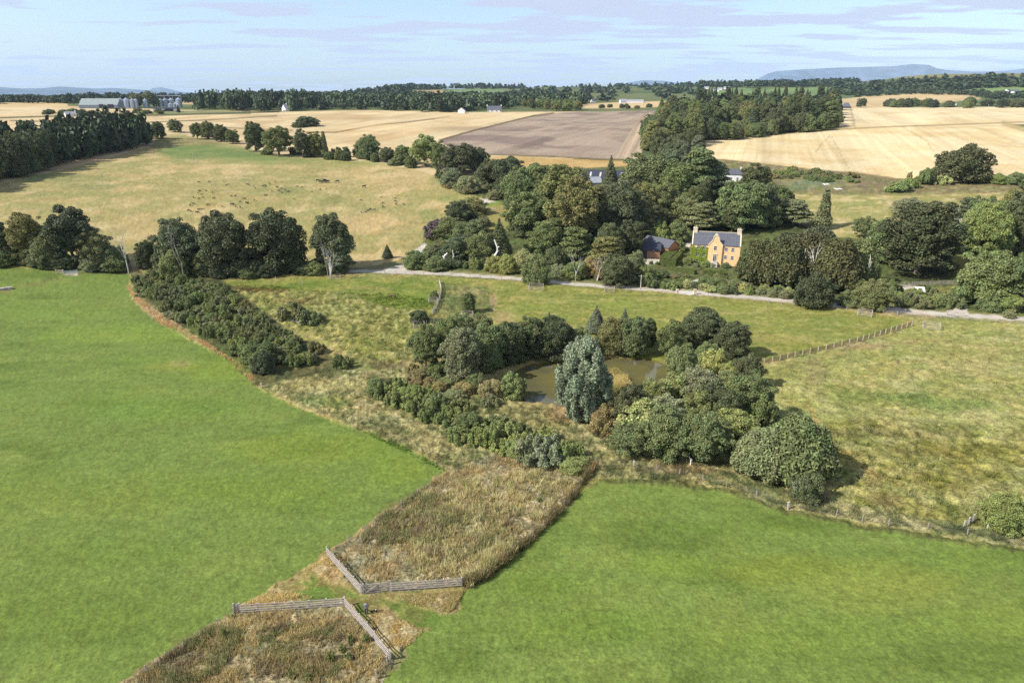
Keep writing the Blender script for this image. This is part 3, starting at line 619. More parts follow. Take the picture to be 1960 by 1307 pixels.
def crown(seed, C, RAD, n, leaf, upb=0.25, flat_=1.0, core=0.56, hang=0.0, inward=0.10, elong=1.5, vspread=0.35):
    """leaf sprays spread over the surface of many overlapping clumps; C centres, RAD (m,3) or (m,) radii"""
    g = np.random.default_rng(seed); C = np.asarray(C, float); RAD = np.asarray(RAD, float)
    if RAD.ndim == 1: RAD = np.column_stack([RAD, RAD, RAD*flat_])
    m = len(C); wt = RAD[:, 0]*RAD[:, 2]; wt = wt/wt.sum()
    k = g.choice(m, size=int(n*1.9), p=wt)
    d = rand_dirs(g, len(k)); d[:, 2] = np.where(d[:, 2] < -0.35, -d[:, 2], d[:, 2])
    rr = 1.0 - inward + g.random(len(k))**1.3*(inward+0.26)
    P = C[k] + d*RAD[k]*rr[:, None]
    # leave out sprays deep inside a neighbouring clump
    keep = np.ones(len(k), bool)
    for j in range(m):
        q = (((P - C[j])/RAD[j])**2).sum(1); keep &= ~((q < 0.62) & (k != j))
    P, d, k = P[keep][:n], d[keep][:n], k[keep][:n]; n = len(P)
    nrm = d*0.9 + rand_dirs(g, n)*1.0; nrm[:, 2] += upb; nrm /= np.linalg.norm(nrm, axis=1)[:, None]
    t = np.cross(nrm, rand_dirs(g, n)); t /= np.linalg.norm(t, axis=1)[:, None]+1e-9
    if hang: t = t*(1-abs(hang)) + np.array([0, 0, -1.0])*hang; t /= np.linalg.norm(t, axis=1)[:, None]; nrm = np.cross(t, np.cross(nrm, t)); nrm /= np.linalg.norm(nrm, axis=1)[:, None]+1e-9
    b = np.cross(nrm, t); s = leaf*(0.6+0.8*g.random(n))[:, None]
    V = np.stack([P-t*s*elong*0.5, P+b*s*0.42+nrm*s*0.10, P+t*s*elong*0.5, P-b*s*0.42+nrm*s*0.10], 1).reshape(-1, 3)
    Qd = np.arange(4*n).reshape(n, 4)
    cv = 1 + (g.random(m)-0.5)*vspread; ch = (g.random(m)-0.5)*0.03
    v = cv[k]*(0.62+0.76*g.random(n)); hu = 0.5 + ch[k] + (g.random(n)-0.5)*0.035
    if core:
        cV = []; c4 = []; c3 = []; o = 4*n; fv = []
        for j in range(m):
            cV.append(C[j] + SPV*RAD[j]*core*(0.9+0.2*g.random((len(SPV), 1)))); c4.append(SP4+o); c3.append(SP3+o); o += len(SPV); fv.append(cv[j])
        V = np.concatenate([V]+cV); F = [Qd, np.concatenate(c4), np.concatenate(c3)]
        v = np.concatenate([v, np.repeat(fv, len(SP4))*0.95, np.repeat(fv, len(SP3))*0.95]); hu = np.concatenate([hu, np.full(m*(len(SP4)+len(SP3)), 0.5)])
    else: F = [Qd]
    return V, F, v, hu
def crown_mesh(name, parts, norm=True):
    V = []; F4 = []; F3 = []; v4 = []; v3 = []; h4 = []; h3 = []; o = 0
    for (a, F, v, hu) in parts:
        V.append(a); p = 0
        for f in F:
            (F4 if f.shape[1] == 4 else F3).append(f+o); (v4 if f.shape[1] == 4 else v3).append(v[p:p+len(f)]); (h4 if f.shape[1] == 4 else h3).append(hu[p:p+len(f)]); p += len(f)
        o += len(a)
    F = [np.concatenate(F4)] + ([np.concatenate(F3)] if F3 else [])
    v = np.concatenate(v4+v3); h = np.concatenate(h4+h3); V = np.concatenate(V)
    me = np_mesh(name, V, F, M_LEAF, {'v': ('FACE', 'FLOAT', v), 'hue': ('FACE', 'FLOAT', h)})
    x = np.percentile(np.abs(V[:, :2]), 99); z = np.percentile(V[:, 2], 99.7)
    return me, float(x), float(z)
def trunk_mesh(seed, h, r, limbs=5, spread=0.5, base=0.3, lean=0.0, top=0.85):
    g = random.Random(seed); m = MB()
    zs = np.linspace(-0.02*h, h*top, 7); wob = [g.uniform(-1, 1)*r*0.8 for _ in zs]
    pts = [(wob[i]*0.6+lean*z/h, wob[-i-1]*0.6, z) for i, z in enumerate(zs)]; pts[0] = (0, 0, -0.03*h)
    m.tube(pts, [r*1.45, r*1.05]+[r*(1-0.8*i/6) for i in range(2, 7)], 8)
    for i in range(limbs):
        z0 = h*(base + (top-0.1-base)*i/max(limbs, 1)); a = g.uniform(0, 6.28); L = spread*h*g.uniform(0.7, 1.1)*(1-0.4*i/limbs)
        p0 = np.array([lean*z0/h, 0, z0]); d = np.array([math.cos(a), math.sin(a), g.uniform(0.5, 0.9)])
        m.tube([p0, p0+d*L*0.5, p0+d*L*0.8+np.array([0, 0, L*0.1])], [r*0.45, r*0.28, r*0.08], 6)
    return m.mesh('trunk', M_BARK)
def dome(g, n, rx, rz, zc, rmin, rmax, shell=0.7, zmin=None, asym=0.15):
    C = []; Rr = []
    ph = math.pi*(3-math.sqrt(5))
    for i in range(n):
        z = 1-1.75*(i+0.5)/n; a = i*ph + g.uniform(-0.3, 0.3); q = math.sqrt(max(0, 1-z*z)); s = shell*g.uniform(0.74, 1.16)
        p = [q*math.cos(a)*rx*s, q*math.sin(a)*rx*s, zc+z*rz*s]
        if zmin is not None: p[2] = max(p[2], zmin)
        C.append(p); Rr.append(g.uniform(rmin, rmax))
    C.append([0, 0, zc]); Rr.append(min(rx, rz)*0.62)
    return C, Rr
PROTO = {}
def proto(name, crown_parts, trunk):
    me, x, z = crown_mesh('crown', crown_parts)
    PROTO[name] = (me, trunk, x, z)
def make_protos():
    def two_scale(g, nb, ns, rx, rz, zc, zmin=0.12):
        """big limbs' masses with small ragged clumps riding on them"""
        C, Rr = dome(g, nb, rx, rz, zc, 0.28, 0.44, 0.60, zmin+0.1)
        C2, R2 = dome(g, ns, rx, rz, zc, 0.11, 0.21, 0.90, zmin)
        lob = [g.uniform(0, 6.28) for _ in range(3)]
        for q in C2[:-1]:
            a = math.atan2(q[1], q[0]); f = 1+0.10*math.cos(2*a+lob[0])+0.09*math.cos(3*a+lob[1])+0.08*math.sin(4*q[2]+lob[2]); q[0] *= f; q[1] *= f
        return C+C2[:-1], Rr+R2[:-1]
    def skirt(g, C, Rr, n, q, z0, z1):
        for i in range(n): a = i*6.283/n+g.uniform(-.2, .2); f = g.uniform(.8, 1.1)*q; C.append([f*math.cos(a), f*math.sin(a), g.uniform(z0, z1)]); Rr.append(g.uniform(.14, .27))
    for s in range(4):                                   # broad round crowns
        g = random.Random(10+s)
        C, Rr = two_scale(g, 14, 58, 1.0, 1.0, 1.0)
        if s != 2: skirt(g, C, Rr, 15, 0.74, 0.18, 0.5)
        proto('oak%d' % s, [crown(100+s, C, Rr, 20000, 0.047, flat_=0.8)], trunk_mesh(s, 1.5, 0.075, 6))
    for s in range(3):                                   # taller, narrower crowns
        g = random.Random(40+s)
        C, Rr = two_scale(g, 18, 70, 1.0, 1.5, 1.55)
        if s != 1: skirt(g, C, Rr, 16, 0.78, 0.2, 0.75)
        proto('tall%d' % s, [crown(140+s, C, Rr, 21000, 0.051, flat_=0.95)], trunk_mesh(20+s, 2.4, 0.08, 7, 0.3))
    for s in range(3):                                   # bushes, leafy to the ground
        g = random.Random(70+s)
        C, Rr = two_scale(g, 10, 40, 1.0, 0.85, 0.62, 0.08)
        for i in range(16): a = i*0.39+g.uniform(-.15, .15); C.append([0.84*math.cos(a), 0.84*math.sin(a), g.uniform(0.12, 0.4)]); Rr.append(g.uniform(0.16, 0.26))
        proto('bush%d' % s, [crown(170+s, C, Rr, 14000, 0.054)], trunk_mesh(40+s, 0.8, 0.05, 4))
    for s in range(3):                                   # loose scrub of upright shoots
        g = random.Random(80+s); C = []; Rd = []
        for i in range(34):
            a = g.uniform(0, 6.28); q = math.sqrt(g.random())*0.88; rd = g.uniform(0.10, 0.22)
            C.append([q*math.cos(a), q*math.sin(a), g.uniform(0.12, 1.0)*(1-0.55*q*q)]); Rd.append([rd, rd, rd*g.uniform(1.0, 2.0)])
        proto('scrub%d' % s, [crown(180+s, C, Rd, 7500, 0.06, upb=0.4, core=0.45, hang=-0.4, inward=0.5, elong=2.4)], trunk_mesh(50+s, 0.6, 0.03, 5))
    for s in range(3):                                   # spruce and fir
        g = random.Random(90+s); C = []; Rd = []; Ht = 3.0
        nl = 13
        for i in range(nl):
            f = i/(nl-1); z = 0.35 + f*(Ht-0.5); rad = (1-f)**0.85*0.95+0.06; nb = max(3, int(9*(1-f)+3))
            for j in range(nb):
                a = j*2*math.pi/nb + g.uniform(-0.3, 0.3) + i; q = rad*0.62*g.uniform(0.85, 1.15)
                C.append([q*math.cos(a), q*math.sin(a), z-0.05*rad]); Rd.append([rad*0.42+0.03, rad*0.42+0.03, 0.11+0.05*rad])
        C.append([0, 0, Ht-0.1]); Rd.append([0.05, 0.05, 0.18])
        proto('fir%d' % s, [crown(190+s, C, Rd, 12000, 0.062, upb=0.35, core=0.85, inward=0.2)], trunk_mesh(60+s, Ht, 0.06, 0, top=0.95))
    for s in range(2):                                   # cedar and old pine: flat spreading plates
        g = random.Random(100+s); C = []; Rd = []
        for i in range(30):
            f = i/29; z = 0.55+f*1.75; rad = 1.0*(1-0.62*f)*g.uniform(0.6, 1.05); a = i*2.4+g.uniform(-.4, .4)
            C.append([rad*0.72*math.cos(a), rad*0.72*math.sin(a), z+g.uniform(-.06, .06)]); Rd.append([0.36*(1-0.3*f), 0.36*(1-0.3*f), 0.13])
        C += [[0, 0, 1.2], [0, 0, 1.7], [0, 0, 2.2]]; Rd += [[0.4, 0.4, 0.3], [0.35, 0.35, 0.3], [0.3, 0.3, 0.2]]
        proto('cedar%d' % s, [crown(200+s, C, Rd, 12000, 0.058, upb=0.4, core=0.82)], trunk_mesh(70+s, 2.3, 0.08, 8, 0.3))
    g = random.Random(120); C = []; Rd = []              # silver willow: upright narrow plumes
    for i in range(70):
        z = 1-2*(i+0.5)/70; a = i*2.4+g.uniform(-.3, .3); q = math.sqrt(1-z*z)*(1.0-0.22*z); sh = g.uniform(.62, .90)
        rd = g.uniform(.10, .19); C.append([q*sh*math.cos(a), q*sh*math.sin(a), 1.75+z*1.5*g.uniform(.86, 1.1)]); Rd.append([rd, rd, g.uniform(.25, .5)])
    C += [[0, 0, 1.1], [0, 0, 1.7], [0, 0, 2.3]]; Rd += [[.5, .5, .6]]*3
    proto('willow', [crown(220, C, Rd, 22000, 0.045, upb=0.15, core=0.7, hang=0.25, inward=0.25, elong=2.2)], trunk_mesh(80, 2.0, 0.07, 6))
    g = random.Random(130); C = []; Rd = []              # slim column
    for i in range(20):
        f = i/19; C.append([g.uniform(-.25, .25)*(1-f), g.uniform(-.25, .25)*(1-f), 0.5+f*4.2]); Rd.append([(1-f*0.65)*0.72]*2+[0.5])
    proto('column', [crown(230, C, Rd, 7000, 0.13, upb=0.3, core=0.75, inward=0.25)], trunk_mesh(90, 4.0, 0.1, 6, 0.1))
    g = random.Random(140); C = []; Rd = []              # yew: dark mass of upswept sprays to the ground
    for i in range(44):
        a = i*2.4; q = math.sqrt((i+0.5)/44); C.append([q*0.82*math.cos(a), q*0.82*math.sin(a), 0.35+(1-q*q)*0.85*g.uniform(0.8, 1.1)]); Rd.append([0.22, 0.22, g.uniform(0.28, 0.42)])
    proto('yew', [crown(240, C, Rd, 16000, 0.055, upb=0.3, core=0.8, inward=0.25, elong=1.9)], trunk_mesh(95, 0.9, 0.07, 5))
make_protos()

def branchy(seed, h, r, depth_=4, spread=0.5, up=0.6, n0=5, first=0.35, m=None):
    """bare tree: a trunk that forks again and again"""
    g = random.Random(seed); m = m or MB()
    def rec(p, d, L, rad, lv):
        q = p + d*L; mid = p + d*L*0.5 + np.array([g.uniform(-1, 1), g.uniform(-1, 1), 0])*L*0.06
        m.tube([p, mid, q], [rad, rad*0.82, rad*0.62], 6 if lv < 2 else 5)
        if lv >= depth_: return
        for k in range(g.choice((2, 3)) if lv else 3):
            nd = d + np.array([g.uniform(-1, 1), g.uniform(-1, 1), g.uniform(-0.2, up)])*spread*1.6; nd /= np.linalg.norm(nd)
            rec(p+d*L*g.uniform(0.65, 1.0), nd, L*g.uniform(0.6, 0.8), rad*0.5, lv+1)
    rec(np.array([0, 0, -0.1]), np.array([0, 0, 1.0]), h*first, r, 0)
    return m

TINT = dict(D=(0.050,0.060,0.029), G=(0.073,0.090,0.036), O=(0.094,0.098,0.038), Y=(0.140,0.148,0.048), S=(0.112,0.128,0.080), B=(0.066,0.080,0.048),
            R=(0.098,0.108,0.056), P=(0.055,0.040,0.045), L=(0.104,0.126,0.044), N=(0.038,0.046,0.023), A=(0.125,0.108,0.050), K=(0.165,0.175,0.075), U=(0.042,0.044,0.019))
TSC = 2.15
rng = random.Random(77)
def tint(t):
    c = TINT[t] if isinstance(t, str) else t
    f = rng.uniform(0.88, 1.14)*TSC; return (c[0]*1.05*f*rng.uniform(0.93, 1.07), c[1]*1.01*f, c[2]*0.92*f*rng.uniform(0.9, 1.1), 1)
KINDN = {'fir': 'fir_tree', 'ceda': 'cedar_tree', 'bush': 'bush', 'scru': 'shrub', 'will': 'willow_tree', 'yew': 'yew_tree', 'colu': 'tree'}
def place(pn, p, W, Ht, col, label, group=None, name=None, cat=None, parts=True):
    cm, tm, x, z = PROTO[pn]
    if pn[:3] in ('fir', 'ced') and not cat: cat = 'conifer'
    nm = name or KINDN.get(pn[:4], 'tree'); ct = cat or {'bush': 'bush', 'shrub': 'shrub'}.get(nm, 'tree')
    sxy = W/2/x; sz = Ht/z
    t = empty(nm, (p[0], p[1], p[2]-0.05), rng.uniform(0, 6.28), (sxy, sxy, sz)); tag(t, label, ct, group)
    c = bpy.data.objects.new('crown', cm); COL.objects.link(c); c.parent = t; c.color = col
    if parts: k = bpy.data.objects.new('trunk', tm); COL.objects.link(k); k.parent = t
    return t
def tree(pn, u, v, w, h, tn, label, group=None, **k):
    p = at(u, v); W = width_px(p, w); 
    # the crown reaches towards the viewer, so its foot stands a little behind the lowest visible leaves
    r = math.hypot(p[0], p[1]); q = W*0.32
    p2 = (p[0]*(1+q/r), p[1]*(1+q/r)); p = np.array([p2[0], p2[1], float(H(*p2))])
    u2, v2, _ = project(*p)
    if 980 < u < 1490 and 380 < v < 500: h *= 1.08
    Ht = height_px(p, float(v2)-(v-h))
    return place(pn, p, width_px(p, w), max(Ht, W*0.3), tint(tn), label, group, **k)
# ------------------------------------------------------------------ trees one by one: prototype, foot in the photo, size in the photo, tint, label
TREES = [
 # crest of the hill pasture
 ('oak0',303,267,30,34,'D','dark round tree just right of the dark plantation end on the hill crest'),
 ('oak1',336,254,26,26,'G','small round tree on the skyline of the cattle hill, beside the crest track'),
 ('oak2',378,267,24,32,'G','leftmost tree of the short row at the top of the cattle hill'),
 ('oak3',400,268,30,36,'G','tallest tree of the short row at the top of the cattle hill'),
 ('oak1',424,272,32,34,'D','broad tree third in the short row on the hill crest'),
 ('oak0',446,276,26,28,'G','last low tree at the right end of the short hill crest row'),
 ('tall0',490,291,38,58,'D','dark upright oak with pale trunk at the hill field edge'),
 ('oak2',534,300,56,58,'G','wide dark tree between the upright oak and the poplars on the hill edge'),
 ('tall1',580,303,34,56,'D','pointed tree leading the pair behind the hill pasture edge'),
 ('tall2',604,302,38,50,'O','paler tree beside the pointed one on the hill pasture edge'),
 ('column',622,302,16,50,'R','thin ragged tree standing right of the hill edge pair'),
 ('oak1',706,306,46,48,'G','lone light topped oak above the hill pasture hedge'),
 ('oak0',742,312,30,30,'D','low dark tree right of the lone light topped oak'),
 ('oak3',772,316,36,38,'G','squat green tree left of the yellow green lime'),
 ('oak2',814,322,60,64,'L','bright yellow green lime standing out of the hedgerow'),
 ('tall2',842,326,34,56,'G','green tree against the right flank of the bright lime'),
 ('oak0',880,335,70,60,'D','broad dark oak at the lower end of the hill hedgerow'),
 ('oak1',916,328,40,46,'D','dark tree behind the broad oak at the end of the hedgerow'),
 ('bush0',866,360,50,38,'R','grey green bush at the corner of the cattle pasture'),
 ('bush1',898,372,46,34,'R','second grey green bush at the corner of the cattle pasture'),
 ('oak2',938,366,60,62,'D','dark tree behind the grey bushes at the pasture corner'),
 ('oak3',972,370,76,70,'D','large round dark tree above the track fork near the steading'),
 # row along the foot of the cattle hill
 ('tall1',8,508,56,90,'D','dark tree cut by the left picture edge at the hill foot'),
 ('bush2',20,510,50,50,'D','low dark tree in front of the left edge tree'),
 ('tall0',64,510,66,102,'O','yellowish tree second from left along the hill foot'),
 ('oak0',104,514,60,72,'G','mid green tree tucked beside the big dark oak on the left'),
 ('oak2',146,515,98,120,'N','big dark oak, tallest tree at the left of the hill foot row'),
 ('oak1',84,516,50,56,'R','greyish low tree in front of the yellowish one'),
 ('tall2',190,518,56,78,'R','grey green tree leaning against the big dark oak'),
 ('bush0',222,518,52,48,'G','round bush right of the grey green tree by the gate'),
 ('oak3',286,518,42,58,'N','small dark round tree between the bleached dead tree and the oaks'),
 ('bush1',318,524,40,50,'R','grey bush at the left foot of the oak row'),
 ('oak1',350,526,96,108,'D','wide dark oak behind the tall grey dead tree'),
 ('bush2',336,536,52,58,'L','yellow green rounded shrub in front of the wide dark oak'),
 ('oak0',436,532,92,126,'D','domed oak, second of the big row below the cattle hill'),
 ('bush0',400,530,56,54,'G','green undergrowth tree between the first two big oaks'),
 ('oak3',534,526,112,124,'N','widest dark oak in the middle of the row below the hill'),
 ('oak2',640,522,84,114,'D','last big oak of the row, beside the farm drive'),
 ('cedar0',654,526,50,70,'B','drooping lower tree in front of the last big oak'),
 ('fir1',742,496,20,28,'D','tiny dark conifer alone beside the drive fork'),
 # round the fork of the tracks
 ('bush0',902,414,62,36,'O','rounded tree at the top end of the track side thicket'),
 ('oak2',880,434,56,50,'D','dark tree below the rounded one in the track side thicket'),
 ('oak1',862,468,60,52,'G','green tree in the middle of the track side thicket'),
 ('bush1',842,462,54,44,'P','dark purple leaved bush in the thicket by the drive fork'),
 ('bush2',824,458,26,26,'G','little green bush at the field edge beside the purple one'),
 ('oak3',900,484,70,62,'G','grey green tree low in the track side thicket'),
 ('bush0',796,516,50,36,'G','green bush at the point of the drive fork'),
 ('bush1',872,424,12,14,'D','tiny dark bush alone at the bend of the upper track'),
 ('oak0',876,508,64,58,'D','dark tree beside the thin white dead stem'),
 ('oak2',920,510,64,66,'G','soft green tree left of the tall white dead stem'),
 ('fir0',956,506,54,86,'D','dark pointed fir rising beside the small meadow'),
 ('bush2',834,520,50,30,'G','low green bush behind the drive near the fork'),
 ('bush0',946,522,40,34,'Y','yellow leaved bush at the foot of the tall white stem'),
 ('bush1',972,526,34,38,'Y','second yellow bush, right of the tall white stem'),
 ('bush2',1000,524,50,46,'K','palest yellow bush beside the round roadside tree'),
 # wood to the left of the manor
 ('oak1',992,402,64,76,'G','green tree at the left corner of the manor wood'),
 ('oak3',1030,384,80,66,'G','round green tree on the left shoulder of the manor wood'),
 ('oak0',1052,352,44,36,'L','light green treetop behind the left shoulder of the manor wood'),
 ('tall0',1080,440,110,116,'O','great olive crown at the front left of the manor wood'),
 ('oak2',1012,462,90,88,'G','green tree on the lower left slope of the manor wood'),
 ('tall1',1100,486,96,136,'O','olive lime with golden edges standing before the dark hollow'),
 ('oak1',1044,500,80,74,'G','dark green tree below the great olive crown'),
 ('oak0',1106,410,64,56,'O','golden edged crown in front of the steading roof'),
 ('fir2',1166,392,46,84,'D','dark spruce rising above the slate steading roof'),
 ('tall2',1192,470,80,116,'D','deep green tree facing the garage yard'),
 ('oak3',1148,476,70,80,'N','shaded tree in the dark hollow of the manor wood'),
 ('oak0',1242,398,112,96,'G','huge domed pine topping the manor wood'),
 ('tall1',1226,440,64,84,'O','olive tree beneath the huge domed pine'),
 ('oak2',1262,436,70,80,'G','green tree right of the olive one, above the garages'),
 ('tall0',1290,410,66,90,'G','upright green tree right of the huge domed pine'),
 ('oak1',1196,404,44,48,'L','small yellow green tree between spruce and domed pine'),
 ('cedar1',1332,400,80,110,'G','tall layered pine standing at the gap before the slate cottage'),
 ('oak2',1286,330,56,44,'B','grey treetop at the back of the manor wood'),
 ('cedar0',1366,396,56,80,'B','second layered pine left of the slate cottage gap'),
 ('oak3',1308,440,60,60,'O','olive tree between the garages and the cedar'),
 ('cedar1',1340,448,62,56,'R','blue grey cedar behind the left chimney of the manor'),
 ('bush0',1262,466,36,40,'L','light green bush behind the garages'),
 ('bush2',1296,466,46,42,'G','green bush above the upper yard beside the manor'),
 ('oak0',1416,446,96,92,'G','large bright green tree behind the manor roof'),
 ('oak1',1460,440,64,80,'D','dark tree right of the large green one behind the manor'),
 ('tall2',1440,392,60,74,'D','dark conifer shaped crown above the back of the manor'),
 ('oak2',1394,404,60,44,'G','tree between the cottage lawn and the manor roof'),
 ('oak0',1490,412,50,52,'O','brownish green tree standing clear behind the manor wood'),
 ('cedar0',1516,438,66,56,'R','spreading grey green cedar at the edge of the back pasture'),
 ('column',1572,440,30,78,'R','tall slim grey conifer alone before the back pasture'),
 ('tall0',1180,552,62,66,'D','dark green tree at the roadside below the garage yard'),
 ('oak3',1212,488,40,56,'N','dark tree at the left corner of the garages'),
 ('bush0',1026,546,54,60,'G','round leafy tree standing in front of the drive fence'),
 ('bush1',1064,524,46,52,'D','dark bush behind the round leafy roadside tree'),
 ('bush2',1132,532,44,40,'A','brownish shrub patch under the leaning dead branches'),
 ('oak1',1216,530,40,50,'R','grey green tree beside the roadside pole'),
 ('bush1',1100,536,44,36,'L','light green shrub beneath the forked dead tree'),
 ('bush0',1238,548,36,40,'G','green bush behind the roadside pole'),
 # yews and trees to the right of the manor
 ('yew',1446,548,74,88,'U','dark yew touching the right corner of the manor'),
 ('yew',1492,555,92,100,'U','broad dark yew second from the manor'),
 ('yew',1542,552,96,104,'U','tall brown green yew under the white stag branches'),
 ('yew',1592,562,96,104,'U','dark yew right of the white stag branches'),
 ('yew',1508,512,84,66,'U','yew at the back of the yew mass'),
 ('yew',1560,500,80,66,'N','dark evergreen at the back right of the yew mass'),
 ('yew',1634,552,76,90,'G','green tree between the yew mass and the giant oak'),
 ('bush2',1554,592,72,72,'N','dense dark round tree overhanging the drive'),
 ('oak1',1668,598,68,62,'O','olive round tree in front of the drive, railed at its foot'),
 ('oak2',1650,458,42,44,'G','small tree standing behind the yews'),
 ('oak3',1690,508,90,88,'G','green tree left of the giant dark oak'),
 ('tall0',1752,536,136,150,'N','giant dark oak with spreading crown on the right'),
 ('oak0',1742,416,70,36,'R','pale loose treetop showing above the giant dark oak'),
 ('tall2',1846,492,50,70,'G','green tree around the foot of the bare white trunks'),
 ('cedar1',1848,440,54,62,'B','dark conifer top carried on bare white trunks'),
 ('oak1',1884,500,84,112,'L','light green tree right of the bare white trunks'),
 ('oak2',1916,470,60,90,'O','loose olive tree near the right picture edge'),
 ('tall0',1950,486,84,132,'D','tall dark tree cut by the right picture edge'),
 ('oak0',1882,590,104,112,'G','large olive tree beside the junction of the drives'),
 ('tall1',1950,600,88,124,'G','leafy tree at the right picture edge by the drive'),
 ('oak3',1916,552,60,60,'D','dark tree between the junction oak and the right edge'),
 ('bush1',1892,516,50,36,'L','light green bush under the trees on the far right'),
 ('bush0',1720,562,16,16,'D','small dark bush before the garden fence on the right'),
 ('bush0',1770,560,18,16,'G','small green bush inside the wild garden on the right'),
 ('bush2',1930,610,22,18,'R','grey leaved clump beside the drive at far right'),
 ('bush2',1836,352,100,76,'U','great solitary brown green oak on the gold field edge'),
 # round the pond
 ('tall1',816,716,66,94,'G','leftmost bright green tree of the pond thicket'),
 ('oak2',846,688,70,76,'D','dark tree at the back left of the pond thicket'),
 ('tall0',886,738,72,112,'R','grey weeping tree at the left end of the pond'),
 ('oak1',930,716,80,92,'G','green tree between the grey weeping one and the water'),
 ('oak3',972,702,74,84,'D','dark tree hanging over the left bank of the pond'),
 ('tall2',1014,690,60,84,'D','dark conical tree behind the left bank of the pond'),
 ('oak0',1060,698,74,90,'N','darkest tree on the far bank of the pond'),
 ('fir1',1050,650,30,52,'B','grey green spire on the far bank left'),
 ('oak2',1102,690,58,64,'G','green tree just left of the silver willow top'),
 ('fir0',1140,640,38,54,'B','small blue green conifer behind the silver willow'),
 ('oak1',1170,684,62,76,'O','rounded olive tree on the far bank of the pond'),
 ('oak3',1210,688,66,82,'G','dark edged tree at the right of the far bank'),
 ('fir2',1194,636,24,46,'B','narrow conifer tip above the far bank trees'),
 ('oak0',1238,664,36,54,'D','small dark tree at the far right corner of the pond'),
 ('bush0',836,722,50,30,'G','low green tree skirt at the left pond thicket foot'),
 ('bush2',982,766,54,54,'L','bright round bush on the near bank of the pond'),
 ('bush1',940,766,46,40,'A','reddish brown bush beside the bright round one'),
 ('bush0',912,752,50,36,'G','dull bush on the near left bank of the pond'),
 ('willow',1114,818,102,172,'S','tall silver leaved willow in front of the pond'),
 ('bush0',1156,836,62,60,'A','autumn tinged bush at the right foot of the silver willow'),
 ('bush1',1190,790,60,34,'G','low green bank bush between willow and yellow bush'),
 ('oak2',1282,690,58,76,'G','grey green tree on the right bank of the pond'),
 ('oak0',1342,672,86,80,'D','dark rounded tree at the back of the right thicket'),
 ('oak3',1398,690,70,76,'D','dark dense tree at the stock fence end'),
 ('tall0',1300,752,66,92,'G','green tree leaning over the right bank of the pond'),
 ('oak1',1352,716,64,58,'G','mid green tree between the dark back trees'),
 ('bush0',1362,728,60,60,'Y','yellow green tree in the middle of the right thicket'),
 ('bush2',1396,742,44,48,'Y','second yellow tree in the right thicket, nearer the meadow'),
 ('oak2',1426,748,60,70,'D','dark tree at the meadow edge of the right thicket'),
 ('oak1',1336,800,96,96,'R','grey olive tree in front of the pond right bank'),
 ('tall2',1430,826,96,110,'G','tall green tree on the meadow side of the thicket'),
 ('oak3',1382,846,80,100,'D','dark tree in the heart of the right thicket'),
 ('bush2',1236,866,112,98,'K','large pale yellow green willow bush below the pond'),
 ('bush0',1204,866,60,56,'L','green skirt bush left of the pale willow bush'),
 ('oak0',1276,874,70,80,'L','light green tree between the pale bush and the white stemmed tree'),
 ('oak2',1328,886,76,100,'G','green tree with a white stem at its foot'),
 ('bush1',1382,866,60,56,'G','small green tree left of the great rounded thicket'),
 ('yew',1456,924,112,100,'R','olive half of the great rounded thicket on the meadow'),
 ('yew',1516,928,140,126,'G','great rounded dark green thicket on the meadow'),
 ('bush1',1540,966,62,60,'D','dark bush at the foot of the great rounded thicket'),
 ('scrub1',1578,620,1,1,'G',None),
 ('oak1',1914,1026,80,80,'L','lone leafy tree between rail fences at the lower right'),
 ('bush0',1950,1000,44,30,'D','dark bush behind the lone tree at the lower right'),
 ('tall0',897,601,28,42,'G','young tree in a wooden guard on the pasture above the pond'),
 ('bush1',803,621,36,28,'D','low dark tree in a wooden guard by the marsh'),
 ('bush0',832,574,16,18,'G','sapling in a wooden guard by the old paddock fence'),
 ('scrub0',562,618,52,40,'R','ragged grey willow bush in the middle of the marsh'),
 ('scrub1',596,624,50,30,'G','low spreading end of the fallen willow in the marsh'),
 ('scrub2',656,706,40,28,'G','single green bush at the lower edge of the marsh'),
 # far single bushes
 ('bush1',590,243,42,20,'D','dark copse standing alone in the middle gold field'),
 ('bush0',572,245,26,12,'D','low end of the copse alone in the middle gold field'),
 ('oak1',193,200,16,14,'D','round tree in front of the long grain barn'),
 ('tall0',262,206,22,28,'R','tree hiding the left silos of the grain store'),
 ('tall1',286,206,26,32,'G','darker tree in the middle of the grain silos'),
 ('tall2',300,206,14,24,'G','narrow tree beside the middle silos'),
 ('column',342,216,7,14,'N','tiny dark upright tree by the low farm shed'),
 ('oak0',1648,206,18,18,'D','round tree beside the dark hilltop barn'),
 ('bush0',1704,205,26,16,'D','first dark bush of the far hedge belt on the right'),
 ('scrub1',1742,362,34,24,'L','light green willow scrub left of the great solitary oak'),
 ('scrub0',1770,356,34,34,'G','green bush beside the left of the great solitary oak'),
 ('scrub2',1802,356,32,20,'K','pale yellow green bush at the left foot of the great oak'),
 ('scrub0',1718,370,50,22,'L','low light green scrub spreading from the allotments'),
 ('bush1',1876,352,30,20,'G','green bush right of the great solitary oak'),
 ('bush2',1908,354,36,22,'L','lighter bush second right of the great solitary oak'),
 ('bush0',1944,356,44,26,'G','dark bush at the right picture edge behind the pasture'),
 ('scrub1',1740,344,10,16,'A','thin brown sapling at the gold field edge'),
]
for (pn, u, v, w, h, tn, lb) in TREES:
    if lb: tree(pn, u, v, w, h, tn, lb)

